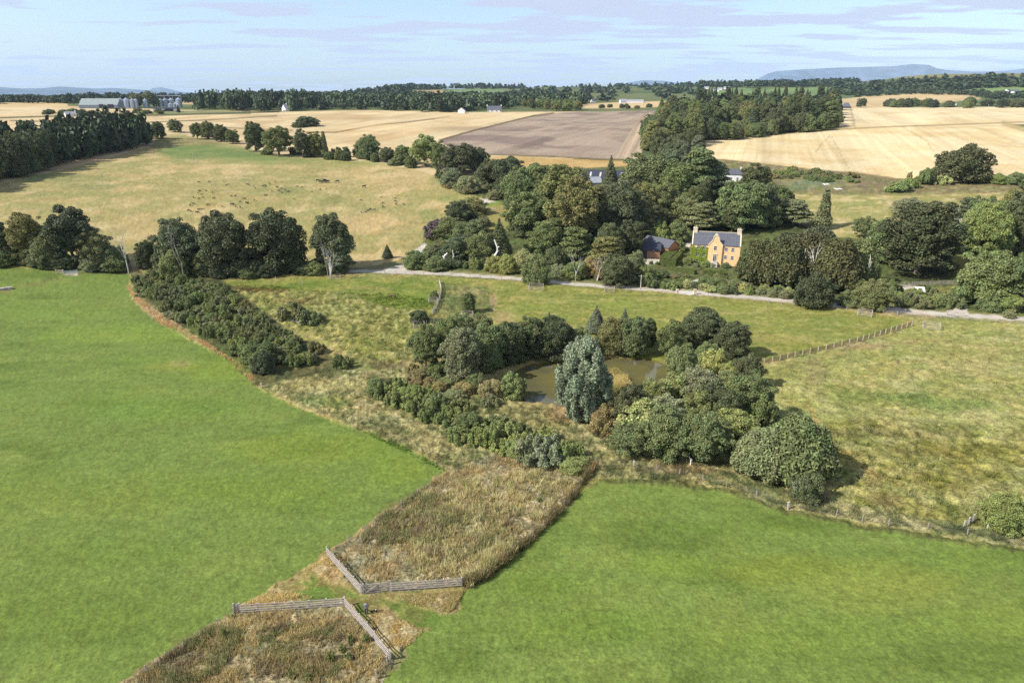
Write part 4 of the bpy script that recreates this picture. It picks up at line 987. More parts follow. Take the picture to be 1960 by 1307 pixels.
# ------------------------------------------------------------------ woods and scrub, tree by tree
def in_poly(u, v, poly): return poly_sd(np.array([u]), np.array([v]), poly)[0] > 0
def scatter(poly, n, mind, seed, front=False):
    """feet inside a polygon of the photo, at least mind metres apart"""
    g = random.Random(seed); P = np.array(poly, float); out = []; tries = 0
    cor = [at(min(max(u, -400), 2360), v)[:2] for u, v in poly]; cx = [c[0] for c in cor]; cy = [c[1] for c in cor]
    x0, x1, y0, y1 = min(cx)-10, max(cx)+10, min(cy)-10, max(cy)+10
    while len(out) < n and tries < n*60:
        k = 200; tries += k
        X = np.array([g.uniform(x0, x1) for _ in range(k)]); Y = np.array([g.uniform(y0, y1) for _ in range(k)]); Zz = H(X, Y)
        U, V_, zc = project(X, Y, Zz); ok = poly_sd(U, V_, poly) > 0
        for i in np.nonzero(ok)[0]:
            if all((X[i]-q[0])**2 + (Y[i]-q[1])**2 > mind*mind for q in out):
                out.append((X[i], Y[i], float(Zz[i])))
                if len(out) >= n: break
    return out
LOOK = dict(D='dark', G='green', O='olive', Y='yellow', S='silvery', B='blue green', R='grey green', P='purple', L='light green', N='very dark', A='tawny', K='pale yellow green', U='brown green')
def wood(poly, n, mind, seed, protos, tints, wr, hr, label, group, marks=None, most=None, **k):
    """feet inside the polygon; label takes the look of each and the landmark nearest it; past `most` the farthest go into one mass"""
    pts = sorted(scatter(poly, n, mind, seed), key=lambda q: q[0]**2+q[1]**2); rest = []
    for i, p in enumerate(pts):
        if most and i >= most: rest.append(p); continue
        tn = rng.choice(tints); pn = rng.choice(protos); W_, H_ = rng.uniform(*wr), rng.uniform(*hr); lb = label
        if marks:
            u, v, _ = project(p[0], p[1], p[2]); mk = min(marks, key=lambda q: (q[0]-u)**2+(2.2*(q[1]-v))**2)[2]
            size = 'tall' if H_ > hr[0]+.66*(hr[1]-hr[0]) else ('low' if H_ < hr[0]+.33*(hr[1]-hr[0]) else 'middling')
            kd = {'fir': 'conifer', 'ceda': 'flat topped conifer', 'bush': 'rounded bush', 'scru': 'loose bush'}.get(pn[:4], 'narrow leafy tree' if pn.startswith('tall') else 'round leafy tree')
            if pn.startswith('fir'): kd = 'conifer'
            lb = size+' '+LOOK[tn]+' '+kd+' '+mk
        ct = 'conifer' if pn[:3] in ('fir', 'ced') else None
        place(pn, p, W_, H_, tint(tn), lb, group, cat=ct, **k)
    return rest
W1 = [(-90,372),(0,348),(150,310),(230,292),(283,279),(290,268),(200,268),(100,284),(0,304),(-90,330)]
REST1 = wood(W1, 160, 5.2, 1, ['fir0','fir1','tall0','tall1','tall2','oak0'], 'NNDDDG', (8, 12), (16, 21), 'dark tree packed in the shelter plantation left of the cattle hill', 'shelter plantation trees', most=45,
 marks=[(20,345,'at the left end of the shelter plantation'),(90,325,'left of middle in the shelter plantation'),(160,308,'in the middle of the shelter plantation'),(215,296,'right of middle in the shelter plantation'),(275,280,'at the right end of the shelter plantation'),(100,285,'at the back of the shelter plantation')])
W2 = [(1238,272),(1246,290),(1292,300),(1336,268),(1420,262),(1600,245),(1608,216),(1500,208),(1400,210),(1330,216),(1272,228)]
REST2 = wood(W2, 190, 6.5, 2, ['oak0','oak1','oak2','tall0','tall1','fir0','fir1','cedar0'], 'DDGGOD', (12, 18), (19, 27), 'dark green tree massed in the big wood between the gold fields', 'trees of the wood between the gold fields', most=62,
 marks=[(1250,285,'at the lower left tip of the big wood'),(1300,295,'at the lowest corner of the big wood'),(1290,250,'on the left side of the big wood'),(1380,262,'on the front edge of the big wood, left'),(1450,258,'on the front edge of the big wood, middle'),(1530,252,'on the front edge of the big wood, right'),(1595,244,'at the right corner of the big wood'),(1400,235,'inside the big wood'),(1520,230,'in the right half of the big wood')])
REST2 += wood([(1236,240),(1250,236),(1262,280),(1300,292),(1330,266),(1420,258),(1600,241),(1602,248),(1420,266),(1340,274),(1304,306),(1240,300)], 60, 5.0, 31, ['bush0','bush1','oak0','oak2','oak3'], 'DGDGO', (9, 14), (8, 16), 'leafy edge tree', 'edge trees of the wood between the gold fields', marks=[(1243,270,'down the left edge of the big wood'),(1300,300,'along the foot of the big wood tip'),(1345,270,'where the big wood meets the gold field'),(1400,264,'on the gold field side of the big wood, left'),(1460,260,'on the gold field side of the big wood, middle'),(1530,252,'on the gold field side of the big wood, right'),(1595,246,'at the right end of the big wood edge')])
W2b = [(1330,222),(1606,216),(1606,208),(1330,212)]
wood(W2b, 30, 6.0, 3, ['fir0','fir1','fir2','cedar1'], 'DND', (9, 12), (24, 31), 'tall dark conifer rising at the back of the wood between the gold fields', 'back row conifers of the wood between the gold fields', marks=[(1360,216,'at the back left of the big wood'),(1450,216,'at the back middle of the big wood'),(1540,214,'at the back right of the big wood'),(1595,212,'beside the dark hipped barn')])
W3 = [(990,470),(1010,390),(1060,380),(1100,400),(1200,405),(1290,360),(1370,385),(1480,410),(1460,450),(1330,450),(1240,470),(1180,520),(1060,520)]
wood(W3, 40, 8.0, 4, ['oak0','oak1','oak2','oak3','tall0','tall1','cedar1'], 'DDGGGO', (9, 14), (10, 14.5), 'leafy tree filling the middle of the wood round the manor', 'filling trees of the manor wood', marks=[(1010,400,'at the left of the manor wood'),(1010,460,'low on the left of the manor wood'),(1080,360,'at the top left of the manor wood'),(1080,450,'in the left heart of the manor wood'),(1130,510,'low in the manor wood by the dark hollow'),(1160,380,'below the steading'),(1180,450,'above the garage yard, left'),(1240,400,'under the huge domed pine'),(1260,450,'above the garages'),(1320,380,'by the layered pines'),(1330,430,'behind the manor, left'),(1420,420,'behind the manor, right'),(1450,440,'right of the manor roof')])
wood([(1270,322),(1300,310),(1340,318),(1350,345),(1290,350)], 7, 6.0, 5, ['oak2','oak3','cedar0'], 'DBG', (9, 13), (13, 18), 'tree bridging the manor wood and the wood between gold fields', 'trees linking the two woods', marks=[(1275,330,'left below the big wood tip'),(1310,320,'right below the big wood tip'),(1340,340,'above the layered pines')])
wood([(310,526),(420,533),(560,528),(660,524),(660,518),(540,520),(400,522),(310,518)], 26, 3.5, 32, ['bush0','bush1','bush2'], 'NDDG', (5, 8), (3, 5.5), 'dark undergrowth bush beneath the oak row', 'undergrowth beneath the oak row', marks=[(330,522,'under the wide dark oak'),(400,526,'between the first two oaks'),(450,528,'under the domed oak'),(530,524,'under the widest oak'),(600,522,'between the widest and last oak'),(650,520,'under the last big oak')])
wood([(0,508),(60,512),(160,517),(240,520),(240,514),(120,508),(0,502)], 18, 3.5, 33, ['bush0','bush1','bush2'], 'DDGR', (5, 8), (3, 6), 'undergrowth bush beneath the left row', 'undergrowth at the left hill foot', marks=[(10,508,'at the left edge under the trees'),(60,512,'under the yellowish tree'),(110,513,'left under the big dark oak'),(160,516,'right under the big dark oak'),(220,518,'beside the field gate')])
wood([(1650,560),(1700,545),(1700,590),(1600,590)], 8, 4.0, 6, ['bush0','bush1'], 'GRO', (5, 8), (3, 5), 'scrubby bush behind the railed olive tree', 'bushes between the drive and the giant oak', marks=[(1620,585,'left of the railed olive tree'),(1660,570,'behind the railed olive tree'),(1690,575,'right behind the railed olive tree')])
wood([(1870,600),(1960,606),(1960,560),(1880,540)], 9, 4.0, 7, ['bush0','bush1','oak2'], 'GLO', (5, 8), (4, 7), 'undergrowth bush among the trees at the far right', 'undergrowth at the right edge of the drive', marks=[(1890,590,'by the junction oak foot'),(1950,600,'at the right edge by the drive'),(1920,560,'between junction oak and right edge')])
wood([(1860,470),(1960,500),(1960,440),(1890,440)], 8, 6.0, 8, ['oak0','oak3','tall2'], 'GLOD', (8, 12), (10, 16), 'leafy tree crowding behind the right edge trees', 'trees crowding the far right', marks=[(1880,460,'behind the junction oak'),(1950,460,'behind the right edge trees')])
wood([(640,308),(700,310),(800,326),(790,312),(700,300),(640,300)], 12, 4.0, 9, ['bush0','bush1','scrub0'], 'DGR', (5, 9), (4, 7), 'hedgerow bush along the top of the cattle pasture', 'hedgerow bushes above the pasture', marks=[(660,305,'under the lone light topped oak'),(720,308,'left of the bright lime'),(780,318,'at the foot of the bright lime')])
wood([(500,296),(640,306),(640,298),(510,290)], 9, 4.0, 10, ['bush0','bush1','scrub0'], 'DG', (5, 8), (3, 5), 'low hedge bush beneath the tall hill edge trees', 'low bushes under the hill edge trees', marks=[(510,295,'under the upright oak'),(560,300,'under the wide tree on the hill edge'),(620,304,'under the poplars on the hill edge')])
wood([(840,340),(930,370),(975,372),(990,395),(930,378),(880,366),(845,352)], 10, 4.0, 11, ['bush0','scrub0','scrub1'], 'RDGA', (5, 8), (3, 5), 'rough bush at the bottom corner of the cattle pasture', 'bushes at the pasture corner', marks=[(860,355,'at the pasture corner, left'),(900,368,'at the pasture corner, middle'),(960,380,'beside the upper track')])
wood([(806,470),(840,440),(900,420),(925,430),(925,470),(930,510),(800,512),(800,490)], 18, 4.0, 12, ['bush0','bush1','scrub0','oak1'], 'GDRA', (5, 8), (3, 5.5), 'thicket bush between the forking tracks', 'thicket between the forking tracks', marks=[(820,475,'at the field side of the fork thicket'),(870,440,'at the top of the fork thicket'),(910,450,'below the small meadow'),(850,500,'low in the fork thicket'),(915,495,'at the right of the fork thicket')])
wood([(860,512),(1000,522),(1160,538),(1220,545),(1220,530),(1100,515),(950,505)], 24, 3.4, 13, ['bush0','bush1','scrub0','scrub2'], 'GLRDA', (4, 6.5), (2.5, 4.5), 'shrub in the verge between the drive and the manor wood', 'shrubs along the north verge of the drive', marks=[(880,515,'by the white stems on the drive verge'),(950,515,'by the tall white trunk'),(1020,520,'left of the forked bare tree'),(1100,525,'under the forked bare tree'),(1180,540,'left of the roadside pole')])
# scrub along the left grass field
S1 = [(256,532),(290,524),(380,548),(430,560),(490,606),(540,640),(630,688),(612,700),(560,706),(522,690),(500,716),(482,712),(440,672),(380,636),(320,606),(272,574)]
wood(S1, 150, 1.8, 14, ['scrub0','scrub1','scrub2','scrub0','scrub1','scrub2','bush0'], 'GLGLRO', (2.2, 4.8), (1.3, 3.4), 'self sown bush in the band beside the left grass field', 'bushes in the band beside the left grass field', marks=[(275,540,'at the top of the bush band'),(310,560,'below the top of the bush band'),(350,560,'on the oak side of the upper bush band'),(350,610,'on the field side of the upper bush band'),(400,580,'in the upper middle of the bush band'),(420,640,'on the field side of the middle bush band'),(470,610,'on the marsh side of the middle bush band'),(480,670,'in the lower bush band by the field'),(530,660,'in the lower middle of the bush band'),(500,710,'at the tip of the bush band'),(570,690,'in the lower right of the bush band'),(610,695,'at the marsh end of the bush band')])
wood([(478,716),(500,722),(524,712),(510,690),(480,690)], 4, 2.5, 15, ['bush1','bush2'], 'DG', (4.5, 6), (4, 5), 'dark dense bush at the lower tip of the bush band', 'dense bushes at the tip of the band', marks=[(482,700,'at the field side of the band tip'),(515,700,'at the marsh side of the band tip'),(500,716,'at the very tip of the band')])
S2 = [(716,758),(740,742),(790,750),(860,772),(890,792),(886,812),(940,812),(990,830),(1060,846),(1128,888),(1108,902),(1040,880),(1000,884),(960,862),(880,858),(858,838),(800,800),(750,776)]
wood(S2, 84, 1.8, 16, ['scrub0','scrub1','scrub2','scrub1','scrub2','bush1'], 'GLLLLG', (2.2, 4.8), (1.4, 3.5), 'green willow bush in the belt below the pond', 'willow bushes in the belt below the pond', marks=[(735,755,'at the left end of the willow belt'),(780,765,'second clump of the willow belt'),(820,790,'in the upper middle of the willow belt'),(860,780,'on the pond side of the willow belt'),(880,830,'in the middle of the willow belt'),(920,850,'in the lower middle of the willow belt'),(960,830,'behind the middle of the willow belt'),(1010,860,'in the lower part of the willow belt'),(1060,870,'near the lower end of the willow belt'),(1110,890,'at the lower end of the willow belt')])
wood([(1000,866),(1040,856),(1080,880),(1050,892),(1010,888)], 4, 2.5, 17, ['scrub1','scrub2'], 'S', (4, 5), (3.4, 4), 'pale silvery bush at the lower end of the willow belt', 'silvery bushes at the lower end of the belt', marks=[(1010,870,'left in the silvery part of the belt'),(1040,875,'middle of the silvery part of the belt'),(1070,885,'right in the silvery part of the belt')])
wood([(790,700),(940,745),(960,780),(900,775),(800,745),(770,715)], 14, 3.0, 18, ['scrub0','bush1'], 'RAG', (2.5, 4.5), (1.2, 2.2), 'dull low bush on rough ground left of the pond', 'low bushes left of the pond', marks=[(800,710,'at the left corner of the pond rough'),(850,735,'in the middle of the rough left of the pond'),(910,765,'near the bright round bush'),(950,770,'beside the reddish bush')])
wood([(1190,860),(1180,820),(1280,790),(1400,760),(1450,800),(1450,860),(1400,880),(1350,890),(1250,870)], 14, 5.0, 19, ['bush0','oak1','oak2'], 'GRDL', (6, 9), (5, 9), 'leafy tree filling the thicket right of the pond', 'filling trees of the thicket right of the pond', marks=[(1230,850,'at the lower left of the right thicket'),(1200,825,'nearest the silver willow'),(1300,800,'by the right bank of the pond'),(1370,790,'in the middle of the right thicket'),(1440,820,'on the meadow side of the right thicket'),(1390,870,'at the lower right of the right thicket')])
wood([(840,700),(960,700),(1000,690),(960,660),(860,660)], 10, 5.0, 20, ['oak1','oak2','tall0'], 'GDR', (6, 9), (7, 10), 'leafy tree filling the thicket left of the pond', 'filling trees of the thicket left of the pond', marks=[(860,690,'at the left of the left thicket'),(920,670,'at the back of the left thicket'),(980,690,'by the left end of the water')])
wood([(1700,588),(1830,590),(1826,572),(1700,572)], 22, 2.6, 21, ['scrub0','scrub1','bush0'], 'GGLR', (3.5, 5.5), (2.2, 3.6), 'shrub behind the drive in front of the wild garden', 'shrubs in front of the wild garden', marks=[(1715,580,'at the left of the wild garden bank'),(1760,580,'in the middle of the wild garden bank'),(1810,580,'at the right of the wild garden bank')])
wood([(1250,553),(1300,556),(1420,564),(1510,571),(1510,562),(1420,553),(1300,546),(1240,546)], 26, 2.2, 22, ['bush0','bush1','scrub0'], 'GLDRK', (2.6, 4.2), (1.6, 2.8), 'garden shrub between the drive and the manor hedges', 'garden shrubs by the drive', marks=[(1255,550,'beside the roadside pole'),(1300,548,'by the manor gateway'),(1350,555,'right of the manor gateway'),(1410,560,'below the first yew'),(1490,566,'below the broad yew')])
wood([(1480,345),(1640,352),(1630,338),(1560,330),(1480,326)], 24, 3.5, 23, ['scrub0','scrub1','bush0'], 'GLRA', (4, 7), (1.8, 3.2), 'scrubby bush on the edge of the allotment ground', 'bushes on the allotment ground', marks=[(1495,335,'at the left of the allotments'),(1540,335,'behind the allotment rows'),(1600,340,'right of the allotments')])
wood([(80,222),(185,222),(185,217),(80,217)], 12, 5, 24, ['bush0','bush1'], 'DG', (7, 11), (4, 6), 'hedge bush around the white cottage in the far left fields', 'bushes round the far white cottage', marks=[(95,220,'left of the far white cottage'),(135,222,'beside the far white cottage'),(170,220,'right of the far white cottage')])
wood([(262,219),(330,219),(330,215),(262,215)], 4, 8, 25, ['bush0','scrub0'], 'GO', (9, 13), (4, 6), 'rounded bush on the hedge line below the silos', 'bushes below the silos', marks=[(275,217,'left on the hedge line below the silos'),(300,217,'mid hedge line below the silos'),(325,217,'right on the hedge line below the silos')])
wood([(1700,206),(1960,208),(2060,208),(2060,203),(1700,203)], 38, 5.0, 26, ['oak0','oak1','bush0'], 'DNGD', (12, 18), (8, 13), 'dark tree of the long belt behind the right gold field', 'belt of trees behind the right gold field', marks=[(1720,205,'at the left of the far tree belt'),(1780,205,'second quarter of the far tree belt'),(1850,205,'third quarter of the far tree belt'),(1930,205,'at the right of the far tree belt')])
wood([(1000,212),(1110,214),(1110,204),(990,204)], 24, 7, 27, ['oak0','oak1','oak2'], 'GDLO', (9, 14), (9, 13), 'round green tree bordering the top of the ploughed field', 'trees above the ploughed field', marks=[(1000,208,'left above the ploughed field'),(1050,208,'above the middle of the ploughed field'),(1095,210,'beside the far gold strip')])
wood([(1150,209),(1250,209),(1250,206),(1150,206)], 9, 8, 28, ['oak0','bush1'], 'DA', (6, 9), (4, 6), 'small dark bush on the far edge of the ploughed field', 'bushes along the ploughed field top', marks=[(1160,208,'at the left of the ploughed field top'),(1200,208,'in the middle of the ploughed field top'),(1240,208,'at the right of the ploughed field top')])
# ------------------------------------------------------------------ far-off woods that read as one mass
def far_wood(name, polys, n, mind, seed, conif, wr, hr, cols, label=None, pts=None):
    g = np.random.default_rng(seed); V = []; F = []; vv = []; hh = []; o = 0
    protos = []
    for s in range(3):
        C = []; Rd = []; gg = random.Random(300+s)
        for i in range(7):
            f = i/6; rad = (1-f)*0.9+0.12
            for j in range(3): a = j*2.1+i+gg.random(); C.append([rad*0.45*math.cos(a), rad*0.45*math.sin(a), 0.4+f*2.2]); Rd.append([rad*0.6, rad*0.6, 0.26])
        protos.append((crown(300+s, C, Rd, 90, 0.42, core=0, upb=0.3), 2.8))
    for s in range(3):
        gg = random.Random(320+s); C, Rr = dome(gg, 9, 1.0, 1.0, 1.1, 0.4, 0.55, 0.62)
        protos.append((crown(330+s, C, Rr, 90, 0.42, core=0), 2.1))
    cm, c4, c3 = SPV, SP4, SP3
    i = 0; F3 = []; v3 = []; h3 = []
    for poly in polys:
        for p in (pts or scatter(poly, n, mind, seed+i)):
            con = g.random() < conif; (a, hz) = protos[int(g.integers(0, 3)) + (0 if con else 3)]
            W = g.uniform(*wr)/2; Ht = g.uniform(*hr); c = cols[int(g.integers(0, len(cols)))]
            an = g.uniform(0, 6.28); ca, sa = math.cos(an), math.sin(an)
            A = a[0]; X = (A[:, 0]*ca-A[:, 1]*sa)*W+p[0]; Y = (A[:, 0]*sa+A[:, 1]*ca)*W+p[1]; Zz = A[:, 2]*Ht/hz+p[2]-0.3
            V.append(np.column_stack([X, Y, Zz])); F.append(a[1][0]+o); f = g.uniform(0.8, 1.2)
            vv.append(a[2]*c*f); hh.append(a[3]); o += len(A)
            # solid heart of the tree
            S = SPV*np.array([W*0.62, W*0.62, Ht*0.40]); 
            if con: S[:, :2] *= (1-0.6*np.clip(SPV[:, 2:3], -1, 1))*0.8
            V.append(S + np.array([p[0], p[1], p[2]+Ht*0.45])); F.append(SP4+o); vv.append(np.full(len(SP4), c*f)); hh.append(np.full(len(SP4), 0.5)); F3.append(SP3+o); v3.append(np.full(len(SP3), c*f)); h3.append(np.full(len(SP3), 0.5)); o += len(S)
        i += 1
    V = np.concatenate(V)
    me = np_mesh(name, V, [np.concatenate(F), np.concatenate(F3)], M_LEAF, {'v': ('FACE', 'FLOAT', np.concatenate(vv+v3)), 'hue': ('FACE', 'FLOAT', np.concatenate(hh+h3))})
    ob = link(name, me); ob.color = (0.042*1.15, 0.060*1.15, 0.028*1.15, 1); tag(ob, label, 'woodland', kind='stuff')
    return ob
far_wood('far_woodland', [[(-80,199),(-80,193.5),(130,193.5),(130,199)]], 220, 6, 41, 0.3, (8, 13), (9, 13), [0.9, 1.1, 1.25], 'low mixed woodland along the far left skyline')
far_wood('far_woodland', [[(130,199),(130,193),(400,192),(400,198),(350,200)]], 300, 7, 43, 0.35, (8, 12), (11, 16), [0.8, 1.0, 1.15], 'dark woodland strip behind the grain store')
far_wood('conifer_plantation', [[(376,212),(376,203),(480,200),(600,200),(600,211),(560,214),(480,214)]], 260, 6, 45, 0.55, (7, 13), (13, 23), [0.7, 1.0, 1.4, 1.9], 'tall plantation right of the grain store')
far_wood('far_woodland', [[(600,211),(600,198),(760,196),(1000,194),(1120,196),(1120,204),(990,206),(900,213),(850,216),(700,211)]], 760, 8, 47, 0.4, (9, 16), (9, 19), [0.8, 1.05, 1.5, 2.0], 'long mixed wood behind the middle gold field')
far_wood('far_woodland', [[(460,197),(460,191),(640,190),(760,189.5),(1000,189),(1000,195),(700,197)]], 900, 13, 49, 0.6, (16, 24), (13, 18), [0.85, 1.0, 1.2], 'middle distance woodland on the rise behind the long wood')
far_wood('far_woodland', [[(640,189),(700,179),(760,171),(870,166),(1000,168),(1000,171.5),(870,170.5),(790,173.5),(750,181)]], 1100, 18, 51, 0.8, (22, 32), (15, 20), [0.85, 1.0], 'dark forest capping the middle skyline hill')
far_wood('far_woodland', [[(1000,196),(1000,172),(1200,168),(1370,164),(1345,176),(1330,190),(1130,196)]], 1900, 17, 53, 0.75, (20, 30), (14, 20), [0.8, 0.95, 1.1, 1.3], 'large conifer forest on the skyline behind the ploughed field')
far_wood('far_woodland', [[(1340,168),(1340,162),(1640,160),(1640,167)], [(1590,180),(1600,170),(1700,168),(1760,160),(1800,156),(1960,156),(2050,156),(2050,164),(1860,170),(1800,176),(1700,180),(1640,184)]], 1200, 20, 55, 0.7, (22, 32), (14, 21), [0.8, 1.0, 1.2], 'forest below the mountains on the right skyline')
far_wood('far_woodland', [[(1640,186),(1640,183),(1760,177),(1860,180),(1940,186),(2000,184),(2000,188),(1900,190),(1850,183),(1760,181)]], 90, 12, 58, 0.2, (10, 15), (8, 12), [0.9, 1.2], 'broken hedges and copses between the far right fields')
far_wood('plantation_interior', [None], 0, 0, 60, 0.6, (8, 11), (16, 21.5), [0.75, 0.9, 1.1], 'back rows of the dark shelter plantation seen only as treetops', REST1)
far_wood('woodland_interior', [None], 0, 0, 61, 0.35, (10, 15), (15, 21), [0.8, 1.0, 1.3, 1.5], 'interior of the big wood seen only as treetops', REST2)
# ------------------------------------------------------------------ materials for built things
M_HARL = solid('ochre_harling', (0.80, 0.53, 0.27), 0.9, 0.15, 0.10, 1.2, bump=0.2)
M_CREAM = solid('cream_stone', (0.62, 0.52, 0.38), 0.85, 0.2, 0.15, 2.0)
M_SLATE = solid('slate', (0.085, 0.090, 0.105), 0.6, 0.4, 0.35, 2.2, bump=0.3)
M_SLATE_D = solid('dark_roof', (0.035, 0.038, 0.055), 0.6, 0.4, 0.25, 1.5)
M_GREYROOF = solid('grey_sheet_roof', (0.26, 0.27, 0.29), 0.6, 0.4, 0.15, 0.8)
M_PALEROOF = solid('pale_green_sheet', (0.23, 0.265, 0.245), 0.6, 0.4, 0.12, 0.3)
M_WHITE = solid('white_wall', (0.66, 0.65, 0.62), 0.85, 0.2, 0.08, 0.8)
M_GLASS = solid('window_glass', (0.05, 0.06, 0.075), 0.12, 0.6, 0.2, 4.0)
M_SKYL = solid('roof_light', (0.42, 0.40, 0.33), 0.4, 0.4, 0.1, 1.0)
M_TIMBER = solid('orange_timber', (0.28, 0.16, 0.09), 0.7, 0.3, 0.18, 3.0)
M_FENCE = solid('weathered_rail', (0.36, 0.31, 0.275), 0.85, 0.2, 0.25, 4.0)
M_POST = solid('weathered_post', (0.42, 0.385, 0.34), 0.85, 0.2, 0.25, 4.0)
M_STEEL = solid('galvanised_steel', (0.42, 0.46, 0.52), 0.35, 0.5, 0.12, 0.5, metal=0.5)
M_STEELD = solid('dull_steel', (0.20, 0.23, 0.29), 0.5, 0.5, 0.15, 0.5, metal=0.4)
M_WIRE = solid('fence_wire', (0.22, 0.21, 0.19), 0.5, 0.4, 0.1, 2.0, metal=0.6)
M_DARKWALL_BAY = solid('dark_cladding_and_bay_shade', (0.04, 0.042, 0.05), 0.8, 0.2, 0.2, 1.0)  # dark cladded walls and doors, also the painted shade of open bays
M_STONE = solid('dry_stone', (0.40, 0.37, 0.33), 0.9, 0.2, 0.35, 1.5, bump=0.4)
M_SAND = solid('buff_stone', (0.55, 0.45, 0.32), 0.9, 0.2, 0.2, 1.5)

def gable_house(name, label, cat, p, rz, w, d, eave, ridge, wall, roof, hip=0.0, wins=(), doors=(), chim=(), over=0.3, group=None, chim_mat=None, skylights=(), kind_wall='wall'):
    """front wall faces local -y; wins/doors: (x centre, z centre, w, h) on the front"""
    t = empty(name, (p[0], p[1], p[2]-0.15), rz); tag(t, label, cat, group)
    m = MB(); hw, hd = w/2, d/2
    if hip: m.box((-hw, -hd, 0), (hw, hd, eave))
    else:
        m.add([(-hw,-hd,0),(-hw,hd,0),(-hw,hd,eave),(-hw,0,ridge),(-hw,-hd,eave),(hw,-hd,0),(hw,hd,0),(hw,hd,eave),(hw,0,ridge),(hw,-hd,eave)],
              [(0,5,9,4),(1,2,7,6)], [(0,4,3),(0,3,2),(0,2,1),(5,8,9),(5,7,8),(5,6,7)])
    m.build(kind_wall, wall, t)
    m = MB(); th = 0.18; o = over; sl = (ridge-eave)/hd; e = eave-o*sl
    hx = hip*hw; ro = 0.06
    for s in (-1, 1):
        y = s*(hd+o); A = [(-hw-o, y, e+ro), (hw+o, y, e+ro), (hw+o-hx-(o if hip else 0), 0, ridge+ro), (-hw-o+hx+(o if hip else 0), 0, ridge+ro)]
        B = [(x, yy, z+th) for x, yy, z in A]
        q = [(0,1,2,3),(7,6,5,4),(0,4,5,1),(1,5,6,2),(2,6,7,3),(3,7,4,0)]
        if s > 0: q = [f[::-1] for f in q]
        m.add(A+B, q)
    if hip:
        for s in (-1, 1):
            x = s*(hw+o); xi = s*(hw-hx)
            m.add([(x,-hd-o,e+ro+th-.01),(x,hd+o,e+ro+th-.01),(xi,0,ridge+ro+th-.01)], None, [(0,1,2) if s > 0 else (0,2,1)])
    rf = m.build('roof', roof, t)
    for (x, y, cw, ch) in chim:
        c = MB(); zb = ridge-abs(y)*sl-0.6; c.box((x-cw/2, y-cw*0.4, zb), (x+cw/2, y+cw*0.4, ridge+ch)); c.box((x-cw/2-.08, y-cw*.4-.08, ridge+ch), (x+cw/2+.08, y+cw*.4+.08, ridge+ch+.15))
        for q in (-0.25, 0.25): c.tube([(x+q*cw, y, ridge+ch+.15), (x+q*cw, y, ridge+ch+.55)], [0.13, 0.11], 8)
        c.build('chimney', chim_mat or wall, rf)
    for (x, fy, sw, sh) in skylights:              # on the front slope, fy 0 at the eave and 1 at the ridge
        c = MB(); y0 = -(hd)*(1-fy+sh/2); y1 = -(hd)*(1-fy-sh/2); z0 = ridge+ro+th-(-y0)*sl; z1 = ridge+ro+th-(-y1)*sl
        V = [(x-sw/2,y0,z0+.0),(x+sw/2,y0,z0+.0),(x+sw/2,y1,z1+.0),(x-sw/2,y1,z1+.0)]; V2 = [(a, b, c_+.06) for a, b, c_ in V]
        c.add(V+V2, [(0,3,2,1),(4,5,6,7),(0,1,5,4),(1,2,6,5),(2,3,7,6),(3,0,4,7)]); c.build('skylight', M_SKYL, rf)
    for (x, z, ww, wh) in wins: window(t, x, -hd, z, ww, wh)
    for (x, z, ww, wh) in doors:
        c = MB(); c.box((x-ww/2, -hd-.06, z-wh/2), (x+ww/2, -hd+.05, z+wh/2)); c.build('door', M_DARKWALL_BAY, t)  # open bays get this dark panel too, interior shade put into its colour
    return t
def window(parent, x, y, z, w, h, sash=True):
    f = MB(); e = 0.09
    f.box((x-w/2-e, y-.07, z-h/2-e), (x-w/2, y+.04, z+h/2+e)); f.box((x+w/2, y-.07, z-h/2-e), (x+w/2+e, y+.04, z+h/2+e))
    f.box((x-w/2, y-.07, z+h/2), (x+w/2, y+.04, z+h/2+e)); f.box((x-w/2, y-.10, z-h/2-e), (x+w/2, y+.04, z-h/2))
    if sash: f.box((x-.025, y-.065, z-h/2), (x+.025, y-.012, z+h/2)); f.box((x-w/2, y-.067, z-.03), (x+w/2, y-.013, z+.03))
    o = f.build('window', M_WHITE, parent)
    g = MB(); g.box((x-w/2, y-.02, z-h/2), (x+w/2, y+.02, z+h/2)); g.build('pane', M_GLASS, o)
    return o
def face_cam(p): return math.atan2(-p[0], p[1])*1.0
# ------------------------------------------------------------------ the manor
hp = at(1367, 502); HS = 1.0
manor = empty('manor_house', (hp[0], hp[1], hp[2]-0.2), -R(15.4)); manor.scale = (0.9, 0.9, 0.9); tag(manor, 'ochre manor house with slate roof, curved centre gable and climbing green leaves', 'house')
hw, hd, EV, RG = 8.6, 4.2, 7.5, 11.4
m = MB(); m.add([(-hw,-hd,0),(-hw,hd,0),(-hw,hd,EV),(-hw,0,RG),(-hw,-hd,EV),(hw,-hd,0),(hw,hd,0),(hw,hd,EV),(hw,0,RG),(hw,-hd,EV)],
              [(0,5,9,4),(1,2,7,6)], [(0,4,3),(0,3,2),(0,2,1),(5,8,9),(5,7,8),(5,6,7)])
m.build('wall', M_HARL, manor)
m = MB(); sl = (RG-EV)/hd
for s in (-1, 1):
    y = s*(hd+.18); A = [(-hw+.28, y, EV-.18*sl+.05), (hw-.28, y, EV-.18*sl+.05), (hw-.28, 0, RG+.05), (-hw+.28, 0, RG+.05)]; B = [(a, b, c+.16) for a, b, c in A]
    q = [(0,1,2,3),(7,6,5,4),(0,4,5,1),(1,5,6,2),(2,6,7,3),(3,7,4,0)]
    m.add(A+B, q if s < 0 else [f[::-1] for f in q])
roof = m.build('roof', M_SLATE, manor)
m = MB(); m.bar((-hw+.3, 0, RG+.26), (hw-.3, 0, RG+.26), .34, .16); m.build('ridge', M_CREAM, roof)
